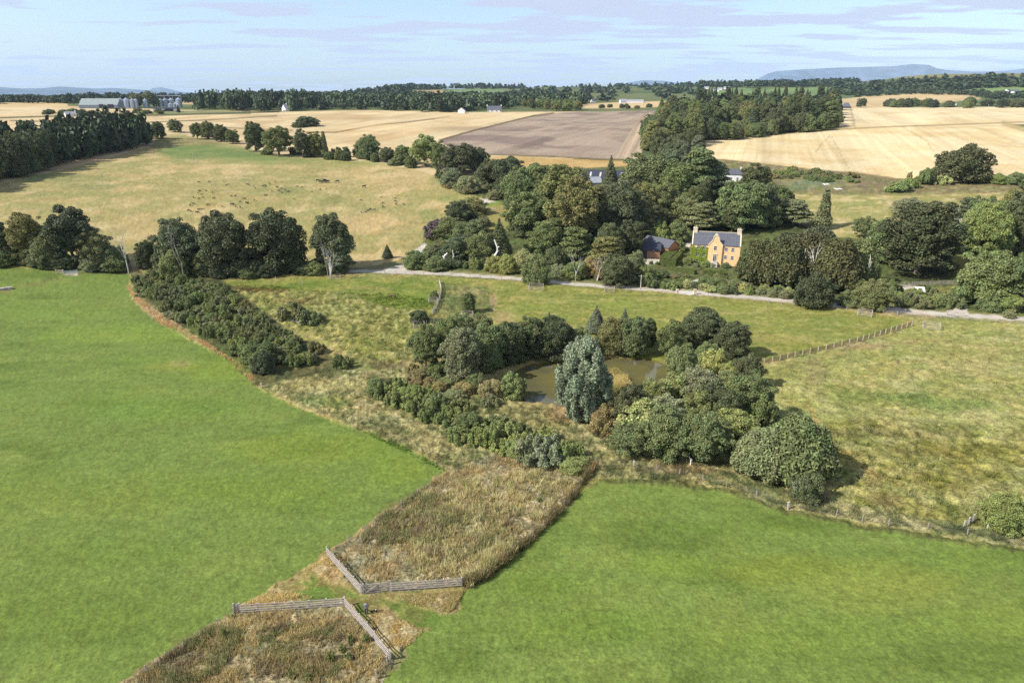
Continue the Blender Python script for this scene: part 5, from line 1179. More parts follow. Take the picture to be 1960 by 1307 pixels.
for s in (-1, 1):                                   # raised skews on the gable ends
    m = MB()
    for t_ in (-1, 1): m.bar((s*(hw-.1), t_*(hd+.25), EV-.1), (s*(hw-.1), 0, RG+.32), .42, .34)
    m.build('skew', M_CREAM, manor)
    c = MB(); x = s*(hw-.75); c.box((x-.75, -.55, RG-1.2), (x+.75, .55, RG+1.35)); c.box((x-.85, -.65, RG+1.35), (x+.85, .65, RG+1.6))
    c.tube([(x-.3, 0, RG+1.6), (x-.3, 0, RG+2.1)], [.16, .13], 8); c.tube([(x+.3, 0, RG+1.6), (x+.3, 0, RG+2.1)], [.16, .13], 8)
    c.build('chimney', M_CREAM, manor)
# curved centre gable, standing forward a little as a porch bay
cxg = -0.15; gw = 2.45; yb = -hd-0.55
half = [(gw, 0), (gw, EV-.2), (gw+.12, EV+.15), (gw*.86, EV+.75), (gw*.62, EV+1.35), (gw*.48, EV+2.0), (gw*.40, EV+2.7), (gw*.38, EV+3.2), (gw*.22, EV+3.55), (0, EV+3.75)]
out = [(cxg+x, z) for x, z in half] + [(cxg-x, z) for x, z in half[:-1][::-1]]
m = MB()
V = [(x, yb, z) for x, z in out] + [(x, -hd+.35, z) for x, z in out]; n_ = len(out)
ctr = len(V); V.append((cxg, yb, EV*.5)); V.append((cxg, -hd+.35, EV*.5))
m.add(V, [(i, (i+1) % n_, n_+(i+1) % n_, n_+i) for i in range(n_)][::1], [(ctr, (i+1) % n_, i) for i in range(n_)][::1]+[(ctr+1, n_+i, n_+(i+1) % n_) for i in range(n_)])
gab = m.build('centre_gable', M_HARL, manor)
m = MB()
for a, b in zip(half[1:-1], half[2:]):
    for s in (-1, 1): m.bar((cxg+s*a[0], yb+.3, a[1]), (cxg+s*b[0], yb+.3, b[1]), .85, .16)
m.box((cxg-.55, yb-.08, EV+3.5), (cxg+.55, yb+.6, EV+4.15)); m.tube([(cxg, yb+.2, EV+4.15), (cxg, yb+.2, EV+4.7)], [.22, .10], 8)
m.build('gable_coping', M_CREAM, gab)
# roof joining the curved gable to the main roof
m = MB(); m.add([(cxg-1.5, -hd+.3, EV+.3), (cxg+1.5, -hd+.3, EV+.3), (cxg, -hd+.3, EV+2.3), (cxg, -1.6, EV+2.3)], None, [(0,2,3),(1,3,2)]); m.build('gable_roof', M_SLATE, gab)
for x, z in [(-6.25, 6.55), (-4.1, 6.5), (-6.4, 3.75), (-4.15, 3.65), (-6.4, 1.15), (-4.2, 1.1), (3.7, 6.2), (5.95, 6.15), (3.65, 3.3), (6.0, 3.2)]: window(manor, x, -hd, z, 0.85, 1.25)
window(gab, cxg-.1, yb, 6.6, 0.9, 1.4)
m = MB(); m.box((cxg-.75, yb-.12, 1.75), (cxg-.5, yb+.1, 4.15)); m.box((cxg+.5, yb-.12, 1.75), (cxg+.75, yb+.1, 4.15)); m.box((cxg-.9, yb-.16, 4.15), (cxg+.9, yb+.1, 4.5))
dr = m.build('door_surround', M_CREAM, gab)
m = MB(); m.box((cxg-.5, yb-.05, 1.75), (cxg+.5, yb+.05, 4.15)); dd = m.build('door', M_GLASS, gab)
m = MB(); m.box((cxg-.045, yb-.08, 1.75), (cxg+.045, yb-.052, 4.15)); m.box((cxg-.5, yb-.08, 3.6), (cxg-.05, yb-.052, 3.7)); m.box((cxg+.05, yb-.08, 3.6), (cxg+.5, yb-.052, 3.7)); m.build('door_frame', M_WHITE, dd)
m = MB()
for i in range(8): m.box((cxg-1.1, yb-.45-(i+1)*.34, 0), (cxg+1.1, yb-.45-i*.34, 1.7-i*.21))
m.box((cxg-1.1, yb-.45, 0), (cxg+1.1, yb-.001, 1.72))
m.build('steps', M_STONE, manor)
for (x, z) in [(0, 0)]: pass
# climber over the left half, windows left clear
g = np.random.default_rng(9); P = []
holes = [(-6.25, 6.55), (-4.1, 6.5), (-6.4, 3.75), (-4.15, 3.65), (-6.4, 1.15), (-4.2, 1.1)]
n_l = 9000; X = g.uniform(-8.9, -2.4, n_l); Zl = g.uniform(0.1, 6.95, n_l)
top = 6.6 + 0.35*np.sin(X*2.1) + 0.25*np.sin(X*5.3); ok = Zl < top
for hx, hz in holes: ok &= ~((np.abs(X-hx) < .52) & (np.abs(Zl-hz) < .72))
X, Zl = X[ok], Zl[ok]; n_l = len(X); Y = -hd-0.05-g.random(n_l)*0.28*(0.6+0.4*np.sin(X*3+Zl*2))
Pc = np.column_stack([X, Y, Zl]); nrm = np.column_stack([g.normal(0, .5, n_l), -np.ones(n_l), g.normal(.4, .5, n_l)]); nrm /= np.linalg.norm(nrm, axis=1)[:, None]
t_ = np.cross(nrm, rand_dirs(g, n_l)); t_ /= np.linalg.norm(t_, axis=1)[:, None]; b_ = np.cross(nrm, t_); s_ = (0.12+0.12*g.random(n_l))[:, None]
V = np.stack([Pc-t_*s_, Pc-b_*s_*.7, Pc+t_*s_, Pc+b_*s_*.7], 1).reshape(-1, 3)
me = np_mesh('climbing_leaves', V, [np.arange(4*n_l).reshape(-1, 4)], M_LEAF, {'v': ('FACE', 'FLOAT', 0.7+0.6*g.random(n_l)), 'hue': ('FACE', 'FLOAT', 0.5+(g.random(n_l)-.5)*.06)})
iv = link('climbing_leaves', me, manor); iv.color = (0.22, 0.27, 0.03, 1)

# ------------------------------------------------------------------ other buildings
def house_at(name, label, cat, u, v, wpx, dm, epx, rpx, wall, roof, rot=0.0, **k):
    p = at(u, v); w = width_px(p, wpx); e = max(height_px(p, epx), 1.6); r = height_px(p, rpx)
    r = max(r, e+0.8)
    return gable_house(name, label, cat, p, -math.atan2(p[0], p[1])+R(rot), w, dm, e, r, wall, roof, **k)
p = at(1238, 489)
g1 = gable_house('garage', 'low timber garage with dark roof and open dark bay', 'garage', p, -R(12), 9.0, 6.5, 2.7, 4.6, M_TIMBER, M_SLATE_D, doors=[(-1.9, 1.2, 4.0, 2.4)])  # open bay is a closed dark panel, the black interior painted on
p = at(1263, 482)
g2 = gable_house('timber_barn', 'orange timber outbuilding with grey slate roof beside the garage', 'outbuilding', p, -R(52), 12.0, 5.6, 2.9, 5.0, M_TIMBER, M_SLATE, doors=[(-3.5, 1.1, 1.2, 2.1)])
house_at('shed', 'pale roofed shed behind the garages', 'shed', 1236, 474, 18, 4, 12, 15, M_DARKWALL_BAY, M_WHITE)
house_at('steading', 'long dark slate steading with pale roof lights behind the wood', 'farm building', 1166, 356, 104, 12, 15, 30, M_STONE, M_SLATE_D, rot=-6, skylights=[(-9, .5, .9, .45), (-4.2, .5, .9, .45), (6, .5, .9, .45), (10.5, .5, .9, .45)])
house_at('barn', 'grey roofed barn in front of the dark steading', 'barn', 1130, 360, 36, 8, 12, 21, M_STONE, M_GREYROOF, rot=20)
house_at('barn', 'small dark barn at the left end of the steading', 'barn', 1106, 350, 24, 8, 12, 22, M_STONE, M_SLATE_D, rot=-20, skylights=[(0, .5, 1.5, .4)])
house_at('cottage', 'white cottage with hipped slate roof above the manor wood', 'house', 1399, 346, 42, 8, 14, 22, M_WHITE, M_SLATE, hip=0.45, wins=[(-3, 1.6, .9, 1.2), (0, 1.6, .9, 1.2), (3, 1.6, .9, 1.2)], chim=[(4.2, 0, .9, .9)])
house_at('cottage', 'white cottage among hedges in the far left gold fields', 'house', 135, 223, 18, 7, 5, 9, M_WHITE, M_GREYROOF, rot=12, wins=[(-3, 1.5, 1, 1.1), (3, 1.5, 1, 1.1)], chim=[(5, 0, 1, 1)])
house_at('farmhouse', 'pale farmhouse by the trees at the far left', 'house', 20, 196, 14, 8, 4, 7, M_WHITE, M_GREYROOF)
house_at('house', 'tall white house at the edge of the plantation', 'house', 547, 213, 9, 8, 6, 13, M_WHITE, M_GREYROOF, rot=35, chim=[(2, 0, 1.2, 1.2)])
house_at('caravan', 'long low white cabin by the plantation', 'cabin', 597, 209, 11, 4, 3, 4, M_WHITE, M_GREYROOF)
house_at('house', 'small white gabled house at the right end of the gold hill', 'house', 884, 217, 7, 9, 6, 11, M_WHITE, M_SLATE, rot=70)
house_at('house', 'wide slate roofed white house among the trees', 'house', 946, 215, 27, 9, 5, 12, M_WHITE, M_SLATE, wins=[(-8, 1.8, 1.6, 1.4), (-3, 1.8, 1.6, 1.4), (3, 1.8, 1.6, 1.4), (8, 1.8, 1.6, 1.4)], chim=[(-9, 0, 1.4, 1.4), (9, 0, 1.4, 1.4)])
house_at('cottage', 'tiny white cottage above the far gold strip', 'house', 1135, 198, 7, 8, 4, 8, M_WHITE, M_SLATE, rot=30)
house_at('farm_building', 'long low white row of farm buildings beyond the ploughed field', 'farm building', 1210, 197, 42, 9, 3, 6, M_WHITE, M_GREYROOF)
house_at('farm_building', 'white gabled block at the left end of the long white row', 'farm building', 1192, 198, 12, 9, 4, 8, M_WHITE, M_GREYROOF, rot=20)
house_at('farmhouse', 'white farmhouse on the green slope of the middle skyline', 'house', 884, 181, 14, 12, 3, 5, M_WHITE, M_GREYROOF)
house_at('barn', 'grey barn on the green slope of the middle skyline', 'barn', 914, 181, 9, 12, 3, 5, M_STONE, M_GREYROOF)
for (u, v, w, lb) in [(1352,171,8,'white farm shed leftmost of the far farm below the forest'), (1368,176,16,'long white farm shed at the front of the far farm'), (1390,171,10,'bright white shed at the right of the far farm'), (1378,173,8,'small pale shed in the middle of the far farm')]:
    house_at('farm_shed', lb, 'shed', u, v, w, 14, 3, 5, M_WHITE, M_GREYROOF, group='sheds of the far farm')
house_at('barn', 'dark hip roofed barn at the corner of the big wood', 'barn', 1619, 207, 17, 9, 3, 10, M_DARKWALL_BAY, M_SLATE, hip=0.6)
house_at('farmhouse', 'white farmhouse with two gables on the far right slope', 'house', 1928, 179, 10, 12, 4, 8, M_WHITE, M_SLATE, rot=60)
house_at('farm_building', 'white wing beside the farmhouse on the far right slope', 'farm building', 1941, 179, 12, 10, 4, 7, M_WHITE, M_SLATE)
house_at('hut', 'tiny white hut in the belt behind the right gold field', 'hut', 1828, 202, 4, 3, 3, 4, M_WHITE, M_GREYROOF)
house_at('hut', 'low white roofed hut in the wild garden on the right', 'hut', 1757, 565, 13, 2.2, 5, 8, M_DARKWALL_BAY, M_WHITE, rot=20)
# grain store
house_at('grain_barn', 'very long pale roofed grain barn left of the silos', 'barn', 196, 207, 66, 34, 6, 18, M_STEELD, M_PALEROOF, rot=-16, over=0.1, doors=[(4, 3, 6, 5), (16, 3, 8, 5)])
house_at('farm_shed', 'low open fronted farm shed with white walls before the silos', 'shed', 318, 213, 46, 12, 5, 7, M_WHITE, M_SLATE_D, rot=2, doors=[(-8, 1.5, 6, 2.6), (3, 1.5, 9, 2.6)])  # open fronts are dark panels with the inner shade in their colour
def silo(u, v, wpx, hpx, label):
    p = at(u, v); r = width_px(p, wpx)/2; h = height_px(p, hpx); hb = h-r*0.55
    t = empty('grain_silo', (p[0], p[1], p[2]-.3), rng.uniform(0, 1)); tag(t, label, 'silo', 'grain silos')
    m = MB(); prof = []
    n = 14
    for i in range(n): z = hb*i/n; prof += [(r, z), (r*1.018, z+hb/n*0.5)]
    prof.append((r, hb)); m.lathe(prof, 28); m.build('barrel', M_STEEL, t, smooth=True)
    m = MB(); m.lathe([(r*1.04, hb-.1), (r*.5, hb+r*.3), (r*.12, h), (r*.12, h+.8), (0.001, h+.9)], 28); m.build('roof', M_STEEL, t)
    m = MB(); a = -2.0
    for q in (-.3, .3): m.bar((math.cos(a)*(r+.3)+q, math.sin(a)*(r+.3), 0), (math.cos(a)*(r+.3)+q, math.sin(a)*(r+.3), hb+.5), .1, .1)
    for i in range(8): z = hb*(i+1)/9; m.bar((math.cos(a)*(r+.3)-.3, math.sin(a)*(r+.3), z), (math.cos(a)*(r+.3)+.3, math.sin(a)*(r+.3), z), .07, .07)
    m.build('ladder', M_STEELD, t)
for (u, v, w, h, lb) in [(233,206,9,18,'leftmost tall silo next to the long grain barn'), (244,206.5,11,19,'second tall silo from the long grain barn'), (255,207,8,18,'third silo from the long grain barn'), (262,207,7,18,'fourth silo half hidden by the tree'),
                      (280,206,9,17,'silo showing between the trees of the grain store'), (307,204,10,16,'first silo right of the grain store trees'), (318,204,10,16,'second silo right of the grain store trees'), (329,204,11,16,'third silo right of the grain store trees'),
                      (327,207,8,10,'short squat silo in front of the right hand group'), (335,207,5,10,'narrow short silo in front of the right hand group'), (344,206,11,19,'broad silo at the right end of the grain store')]: silo(u, v, w, h, lb)
pa, pb = at(303, 205), at(349, 205); hz = 16.5
t = empty('conveyor', (pa[0], pa[1], pa[2])); tag(t, 'steel conveyor gantry running over the right hand silos', 'conveyor')
d = pb-pa; m = MB(); m.bar((0, 0, hz), (d[0], d[1], d[2]+hz), 1.2, 1.0); m.build('gantry', M_STEELD, t)
for f in (0.0, 0.33, 0.66, 1.0): m = MB(); m.bar((d[0]*f, d[1]*f, -.3), (d[0]*f, d[1]*f, d[2]*f+hz+(3.5 if f in (0, 1.0) else 0)), .7, .7, (0, 1, 0)); m.build('leg', M_STEELD, t)

# ------------------------------------------------------------------ clipped hedges and garden
def hedge(label, a, b, w, h, col, group=None, seed=0):
    a = np.array(a, float); b = np.array(b, float); d = b-a; L = float(np.hypot(d[0], d[1])); g = np.random.default_rng(seed+500)
    t = empty('clipped_hedge', (a[0], a[1], min(a[2], b[2])-.1), math.atan2(d[1], d[0])); tag(t, label, 'hedge', group)
    n = int((L*w + 2*(L+w)*h)*38); A = np.array([L*w, L*h, L*h, w*h, w*h]); k = g.choice(5, n, p=A/A.sum()); u, v = g.random(n), g.random(n)
    P = np.zeros((n, 3)); N_ = np.zeros((n, 3))
    for i, (f, nn) in enumerate([(lambda u, v: (u*L, (v-.5)*w, h+0*u), (0,0,1)), (lambda u, v: (u*L, -w/2+0*u, v*h), (0,-1,0)), (lambda u, v: (u*L, w/2+0*u, v*h), (0,1,0)), (lambda u, v: (0*u, (u-.5)*w, v*h), (-1,0,0)), (lambda u, v: (L+0*u, (u-.5)*w, v*h), (1,0,0))]):
        q = k == i; P[q] = np.column_stack(f(u[q], v[q])); N_[q] = nn
    P += rand_dirs(g, n)*.06; nr = N_*1.2+rand_dirs(g, n)*.6; nr /= np.linalg.norm(nr, axis=1)[:, None]
    t1 = np.cross(nr, rand_dirs(g, n)); t1 /= np.linalg.norm(t1, axis=1)[:, None]; b1 = np.cross(nr, t1); s = (.10+.08*g.random(n))[:, None]
    V = np.stack([P-t1*s, P-b1*s*.7, P+t1*s, P+b1*s*.7], 1).reshape(-1, 3)
    bx_ = MB(); bx_.box((.06, -w/2+.06, 0), (L-.06, w/2-.06, h-.06)); BV = bx_.V[0]; BQ = bx_.Q[0]+len(V)
    me = np_mesh('foliage', np.vstack([V, BV]), [np.arange(4*n).reshape(-1, 4), BQ], M_LEAF, {'v': ('FACE', 'FLOAT', np.concatenate([.75+.5*g.random(n), np.ones(6)])), 'hue': ('FACE', 'FLOAT', np.full(n+6, .5))})
    o = link('foliage', me, t); o.color = (*col, 1)
GH = (0.10, 0.125, 0.03)
hedge('tall wide clipped hedge beside the garage yard', at(1272, 508), at(1289, 486), 3.6, 3.0, GH, seed=1)
hedge('second tall clipped hedge, nearer the manor', at(1287, 512), at(1301, 490), 2.0, 2.8, GH, seed=2)
hedge('long low clipped hedge along the garden terrace', at(1280, 517), at(1331, 526), 1.6, 1.5, GH, seed=3)
hedge('low clipped hedge right of the garden path', at(1346, 524), at(1386, 527), 1.6, 1.4, GH, seed=4)
hedge('short lower hedge by the terrace wall', at(1352, 531), at(1372, 532), 1.3, 1.2, GH, seed=5)
hedge('block of hedge at the right end of the terrace', at(1382, 536), at(1393, 537), 1.6, 1.5, GH, seed=6)
hedge('small clipped hedge block at the manor left corner', at(1306, 483), at(1314, 480), 1.8, 1.6, GH, seed=7)
for (u, v, w, h, tn, lb) in [(1331,512,12,9,'S','grey green topiary ball left of the manor steps'), (1364,513,12,9,'S','grey green topiary ball right of the manor steps'), (1246,507,8,8,'G','first small clipped ball by the yard'), (1258,508,8,8,'G','second small clipped ball by the yard'), (1270,512,7,9,'G','third small clipped ball by the tall hedge'),
                          (1318,508,26,15,'G','large spreading garden shrub under the climber'), (1350,512,20,14,'L','light green garden shrub before the manor steps'), (1300,520,16,10,'K','yellowish garden plant bed left'), (1388,514,18,12,'G','green garden shrub near the manor right corner'), (1358,520,8,7,'Y','small golden garden bush'),
                          (1298,548,12,15,'G','upright clipped shrub above the drive gateway'), (1316,552,12,14,'L','rounded shrub left of the gateway opening'), (1332,552,14,14,'G','rounded shrub right of the gateway opening'), (1262,532,36,18,'G','green shrub bank left below the terrace'), (1246,538,26,20,'L','light shrub bank beside the roadside pole'),
                          (1290,534,22,10,'A','tawny garden shrub below the terrace'), (1350,546,30,20,'G','green shrub below the garden path'), (1376,550,34,20,'G','green shrub below the terrace wall'), (1404,554,34,20,'R','grey green shrub right of the terrace wall'), (1312,532,18,8,'O','olive garden shrub on the terrace bank'), (1300,478,22,16,'G','shrub at the back left of the manor'), (1372,536,18,12,'O','low tawny shrub on the terrace')]:
    tree('bush%d' % rng.randrange(3), u, v, w, h, tn, lb, name='topiary' if 'clipped' in lb or 'topiary' in lb else 'bush', cat='topiary' if 'clipped' in lb or 'topiary' in lb else 'bush')
def wall_at(label, a, b, h, th, mt, name='garden_wall', cat='wall'):
    a, b = at(*a), at(*b); t = MB(); d = b-a; n = max(2, int(np.hypot(d[0], d[1])/1.5))
    for i in range(n):
        p, q = a+d*i/n, a+d*(i+1)/n; zz = h*(0.94+.1*rng.random()); lo = float(H(p[0], p[1])); e = (q-p)*0.0015
        t.bar((p[0]+e[0], p[1]+e[1], lo+zz/2-.1), (q[0]-e[0], q[1]-e[1], lo+zz/2-.1), th, zz+.2)
    tag(t.build(name, mt), label, cat)
wall_at('pale stone terrace wall below the manor garden', (1386, 541), (1424, 547), 1.0, .5, M_STONE)
wall_at('ruined low stone wall at the end of the field track on the left', (160, 520), (178, 520), .9, .7, M_STONE)
wall_at('rubble bank wall at the left picture edge', (0, 556), (24, 553), .7, .9, M_STONE)
for i, (u, lb) in enumerate([(1296, 'left stone gate pillar on the manor drive'), (1330, 'right stone gate pillar on the manor drive')]):
    p = at(u, 563); m = MB(); m.box((p[0]-.35, p[1]-.35, p[2]-.1), (p[0]+.35, p[1]+.35, p[2]+1.3)); m.box((p[0]-.42, p[1]-.42, p[2]+1.3), (p[0]+.42, p[1]+.42, p[2]+1.45)); tag(m.build('gate_pillar', M_SAND), lb, 'pillar', 'manor gate pillars')
for (u, v, w, d_, lb) in [(1581, 354, 9, 3.2, 'first white sheet lying on the allotments'), (1604, 363, 12, 3.0, 'second white sheet lying on the allotments')]:
    p = at(u, v); W = width_px(p, w); m = MB()
    for i in range(6):
        for s in (0,): m.box((p[0]-W/2+W*i/6, p[1]-d_/2, p[2]), (p[0]-W/2+W*(i+1)/6-.01, p[1]+d_/2, p[2]+.35+.15*math.sin(i*1.7)))
    tag(m.build('ground_sheet', M_WHITE), lb, 'sheet', 'white sheets on the allotments')
# ------------------------------------------------------------------ fences, gates, guards, poles
def line_pts(pts, spacing):
    P = [at(*q)[:2] for q in pts]; out = [P[0]]
    for a, b in zip(P[:-1], P[1:]):
        L = float(np.hypot(*(b-a))); n = max(1, round(L/spacing))
        for i in range(1, n+1): out.append(a+(b-a)*i/n)
    return [np.array([p[0], p[1], float(H(p[0], p[1]))]) for p in out]
def fence(label, pts, spacing, h, rails, rw, rh, post=0.14, name='rail_fence', cat='fence', pm=None, rm=None, jitter=0.0, group=None):
    P = line_pts(pts, spacing)[:100]; o = P[0]; t = empty(name, tuple(o)); tag(t, label, cat, group)
    for p in P:
        q = p-o; j = rng.uniform(-jitter, jitter); j2 = rng.uniform(-jitter, jitter); m = MB()
        m.bar(q+np.array([0, 0, -.2]), q+np.array([j, j2, h*rng.uniform(.97, 1.05)]), post, post, (0, 1, 0)); m.build('post', pm or (M_FENCE if name == 'wire_fence' else M_POST), t)
    for zf in rails:
        m = MB()
        for a, b in zip(P[:-1], P[1:]):
            e = (b-a)*0.004; off = np.array([0, 0, zf*h+rng.uniform(-1, 1)*rh*.25]); off2 = np.array([0, 0, zf*h+rng.uniform(-1, 1)*rh*.25])
            d = (b-a)[:2]; nn = np.array([d[1], -d[0], 0.])/np.hypot(*d)*(post/2+rw/2+.003)
            m.bar(a-o+e+off+nn, b-o-e+off2+nn, rw, rh)
        m.build('rail' if rh > .04 else 'wire', rm or M_FENCE, t)
    return t
def gate(label, a, b, h, bars=5, mt=None, name='field_gate'):
    a, b = at(*a), at(*b); d = b-a; L = float(np.hypot(*d[:2])); t = empty(name, tuple(a), math.atan2(d[1], d[0])); tag(t, label, 'gate'); mt = mt or M_FENCE
    for x in (0.0, L): m = MB(); m.bar((x, 0, -.2), (x, 0, h*1.12), .17, .17, (0, 1, 0)); m.build('gate_post', mt, t)
    for i in range(bars): z = h*(.14+.8*i/(bars-1)); m = MB(); m.bar((.14, .0, z), (L-.14, .0, z), .05, .11); m.build('bar', mt, t)
    m = MB(); m.bar((.2, -.06, h*.12), (L*.62, -.06, h*.95), .04, .10); m.bar((L*.45, -.06, h*.95), (L-.2, -.06, h*.5), .04, .10); m.build('brace', mt, t)
    for x in (.17, L-.17): m = MB(); m.bar((x, .06, h*.1), (x, .06, h), .06, .12, (0, 1, 0)); m.build('stile', mt, t)
R4 = (.22, .45, .69, .93)
fence('pale rail fence slanting down to the big wooden gate', [(627,1063),(692,1136)], 1.9, 1.35, R4, .05, .12)
gate('wooden five bar gate with braces at the corner of the upper rough plot', (696,1137), (746,1131), 1.35)
fence('rail fence running right from the wooden gate', [(749,1131),(815,1127),(884,1122)], 1.9, 1.3, R4, .05, .12)
fence('long weathered rail fence along the top of the lower rough plot', [(462,1173),(560,1167),(659,1160)], 2.1, 1.25, R4, .05, .11)
gate('short gate section at the left end of the lower plot fence', (449,1174), (460,1173), 1.25, 4)
fence('pale rail fence beside the standing person', [(661,1160),(704,1208),(747,1262)], 1.9, 1.3, R4, .05, .12)
fence('bent post and wire end of the fence at the bottom of the lower plot', [(747,1262),(742,1274),(722,1300)], 1.6, 1.2, (.35, .7, .95), .02, .02, rm=M_WIRE, jitter=.15, name='wire_fence')
fence('thin dark post and wire fence along the left edge of the lower plot', [(448,1176),(418,1198),(384,1222),(352,1244),(318,1262),(280,1288),(240,1316)], 3.0, 1.0, (.4, .65, .92), .015, .015, .09, rm=M_WIRE, name='wire_fence')
fence('post and wire fence along the left edge of the upper plot', [(632,1062),(700,1018),(800,948),(848,912)], 3.2, 1.1, (.4, .65, .92), .015, .015, .08, rm=M_WIRE, name='wire_fence')
fence('post and wire fence on the right side of the upper plot', [(886,1121),(925,1108),(960,1072),(1020,1030),(1060,990),(1098,950),(1140,888)], 3.0, 1.15, (.4, .65, .92), .015, .015, .1, rm=M_WIRE, name='wire_fence')
fence('wire fence along the top of the right grass field', [(1148,896),(1213,893),(1300,912),(1390,932),(1508,974),(1600,990),(1700,1008),(1850,1026),(1960,1048)], 4.2, 1.25, (.4, .65, .92), .02, .02, .1, rm=M_WIRE, name='wire_fence', jitter=.06)
fence('pale stock fence crossing the right hand meadow', [(1432,704),(1550,677),(1640,656),(1745,624)], 2.4, 1.35, (.12, .35, .6, .9), .02, .025, .15, rm=M_WIRE, name='stock_fence', jitter=.05)
fence('grey board fence curving down from the drive to the marsh', [(841,541),(845,556),(843,574),(836,590),(828,604)], 1.7, 1.4, R4, .05, .14, rm=M_POST, jitter=.08)
fence('broken wire fence running down the marsh edge', [(822,612),(812,632),(800,652),(770,690)], 3.4, 1.1, (.5, .9), .02, .02, .12, rm=M_WIRE, name='wire_fence', jitter=.15)
fence('fence with thin posts along the field side of the drive, left part', [(776,527),(900,531),(1000,539),(1100,550),(1200,557)], 3.2, 1.1, (.5, .92), .02, .03, .12, rm=M_WIRE, name='wire_fence', jitter=.05)
fence('fence with thin posts along the field side of the drive, middle part', [(1204,558),(1400,574),(1520,585),(1620,594)], 3.2, 1.1, (.5, .92), .02, .03, .12, rm=M_WIRE, name='wire_fence', jitter=.05)
fence('fence with thin posts along the field side of the drive, right part', [(1690,601),(1800,610),(1960,621)], 3.0, 1.1, (.3, .6, .92), .03, .06, .13, name='rail_fence', jitter=.05)
fence('weathered fence at the back of the wild garden on the right', [(1664,556),(1700,553),(1745,548),(1832,545)], 2.6, 1.4, R4, .04, .12)
fence('slanting white rails left of the lone tree at the lower right', [(1844,1011),(1862,998)], 1.6, 1.2, R4, .04, .11, rm=M_POST)
fence('slanting white rails right of the lone tree at the lower right', [(1934,1008),(1954,1024)], 1.6, 1.2, R4, .04, .11, rm=M_POST)
fence('leaning white posts beside the hill track', [(915,398),(931,400),(950,404)], 1.8, 1.0, (.5, .9), .04, .1, rm=M_POST)
gate('pale boarded gate at the top of the left grass field', (108,524), (122,524), 1.2, 6, M_SAND)
gate('grey metal gate closing the field track on the left', (124,525), (149,524), 1.1, 6, M_STEEL)
gate('grey gate on the drive beside the fork', (736,523), (758,525), 1.2, 5, M_POST)
gate('low gate between the manor gate pillars', (1300,564), (1327,566), 1.0, 5, M_WHITE)
gate('gate where the two drives meet on the right', (1812,603), (1844,606), 1.2, 5, M_POST)
def guard(u, v, wpx, label, h=1.2):
    p = at(u, v); s = width_px(p, wpx)/2; t = empty('tree_guard', tuple(p), -math.atan2(p[0], p[1])+rng.uniform(-.1, .1)); tag(t, label, 'tree guard', 'wooden tree guards')
    c = [(-s, -s), (s, -s), (s, s), (-s, s)]
    for x, y in c: m = MB(); m.bar((x, y, -.2), (x, y, h), .13, .13, (0, 1, 0)); m.build('post', M_POST, t)
    for z in (.3, .62, .93):
        m = MB()
        for (x, y), (x2, y2) in zip(c, c[1:]+c[:1]):
            dx, dy = (x2-x)/(2*s), (y2-y)/(2*s); o = .092; m.bar((x+dx*.0+dy*o, y-dx*o, z*h), (x2+dy*o, y2-dx*o, z*h), .04, .09)
        m.build('rail', M_FENCE, t)
for (u, v, w, lb) in [(895,606,20,'square rail guard round the young tree above the pond'), (802,626,20,'rail guard round the low dark tree by the marsh'), (829,579,16,'small rail guard round the sapling by the old fence'), (1166,558,18,'rail guard under the dark roadside tree'),
                   (1655,603,24,'rail guard at the foot of the olive roadside tree'), (642,534,18,'pale crate like guard at the foot of the last big oak'), (1782,628,28,'open rail pen at the top of the right meadow'), (909,424,12,'little white guard on the small hillside meadow'), (1026,553,26,'low dark guard under the round roadside tree')]: guard(u, v, w, lb)
def pole(u, v, hpx, label, arm=True):
    p = at(u, v); h = height_px(p, hpx); t = empty('utility_pole', tuple(p)); tag(t, label, 'pole')
    m = MB(); m.tube([(0, 0, -.3), (0, 0, h)], [.16, .11], 8); m.build('pole', M_POST, t)
    if arm: m = MB(); m.bar((-.8, 0, h-.4), (.8, 0, h-.4), .1, .1); m.build('crossarm', M_POST, t)
pole(1226, 554, 28, 'plain pole standing by the drive near the garages')
pole(371, 314, 20, 'thin pole standing in the cattle pasture under the hill crest')
pole(196, 346, 16, 'thin pole in the pasture in front of the dark plantation')
pole(774, 282, 22, 'thin pole in the gold field above the hedgerow'); pole(952, 250, 14, 'thin pole by the ploughed field boundary'); pole(652, 300, 12, 'short pole behind the hill edge poplars')
pole(1890, 214, 14, 'thin pole in the right gold field near the tree belt'); pole(1858, 206, 12, 'second thin pole by the right tree belt'); pole(1876, 234, 20, 'tallest thin pole in the right gold field')
for (u, v, h, lb) in [(1889,1016,1.2,'white post left of the lone tree trunk'), (1508,976,1.3,'pale thick fence post below the white dead branches'), (1213,896,1.2,'pale thick post near the corner of the right field'), (501,743,1.1,'old post at the tip of the bush band'), (579,545,1.6,'white stake in the upper marsh'), (528,540,1.6,'second white stake in the upper marsh'), (884,420,1.8,'white stake on the small hillside meadow')]:
    p = at(u, v); m = MB(); m.bar(p+np.array([0, 0, -.2]), p+np.array([rng.uniform(-.1, .1), 0, h]), .2, .2, (0, 1, 0)); m.bar(p+np.array([0, 0, h]), p+np.array([0, 0, h+.04]), .24, .24, (0, 1, 0)); tag(m.build('post', M_POST), lb, 'post')

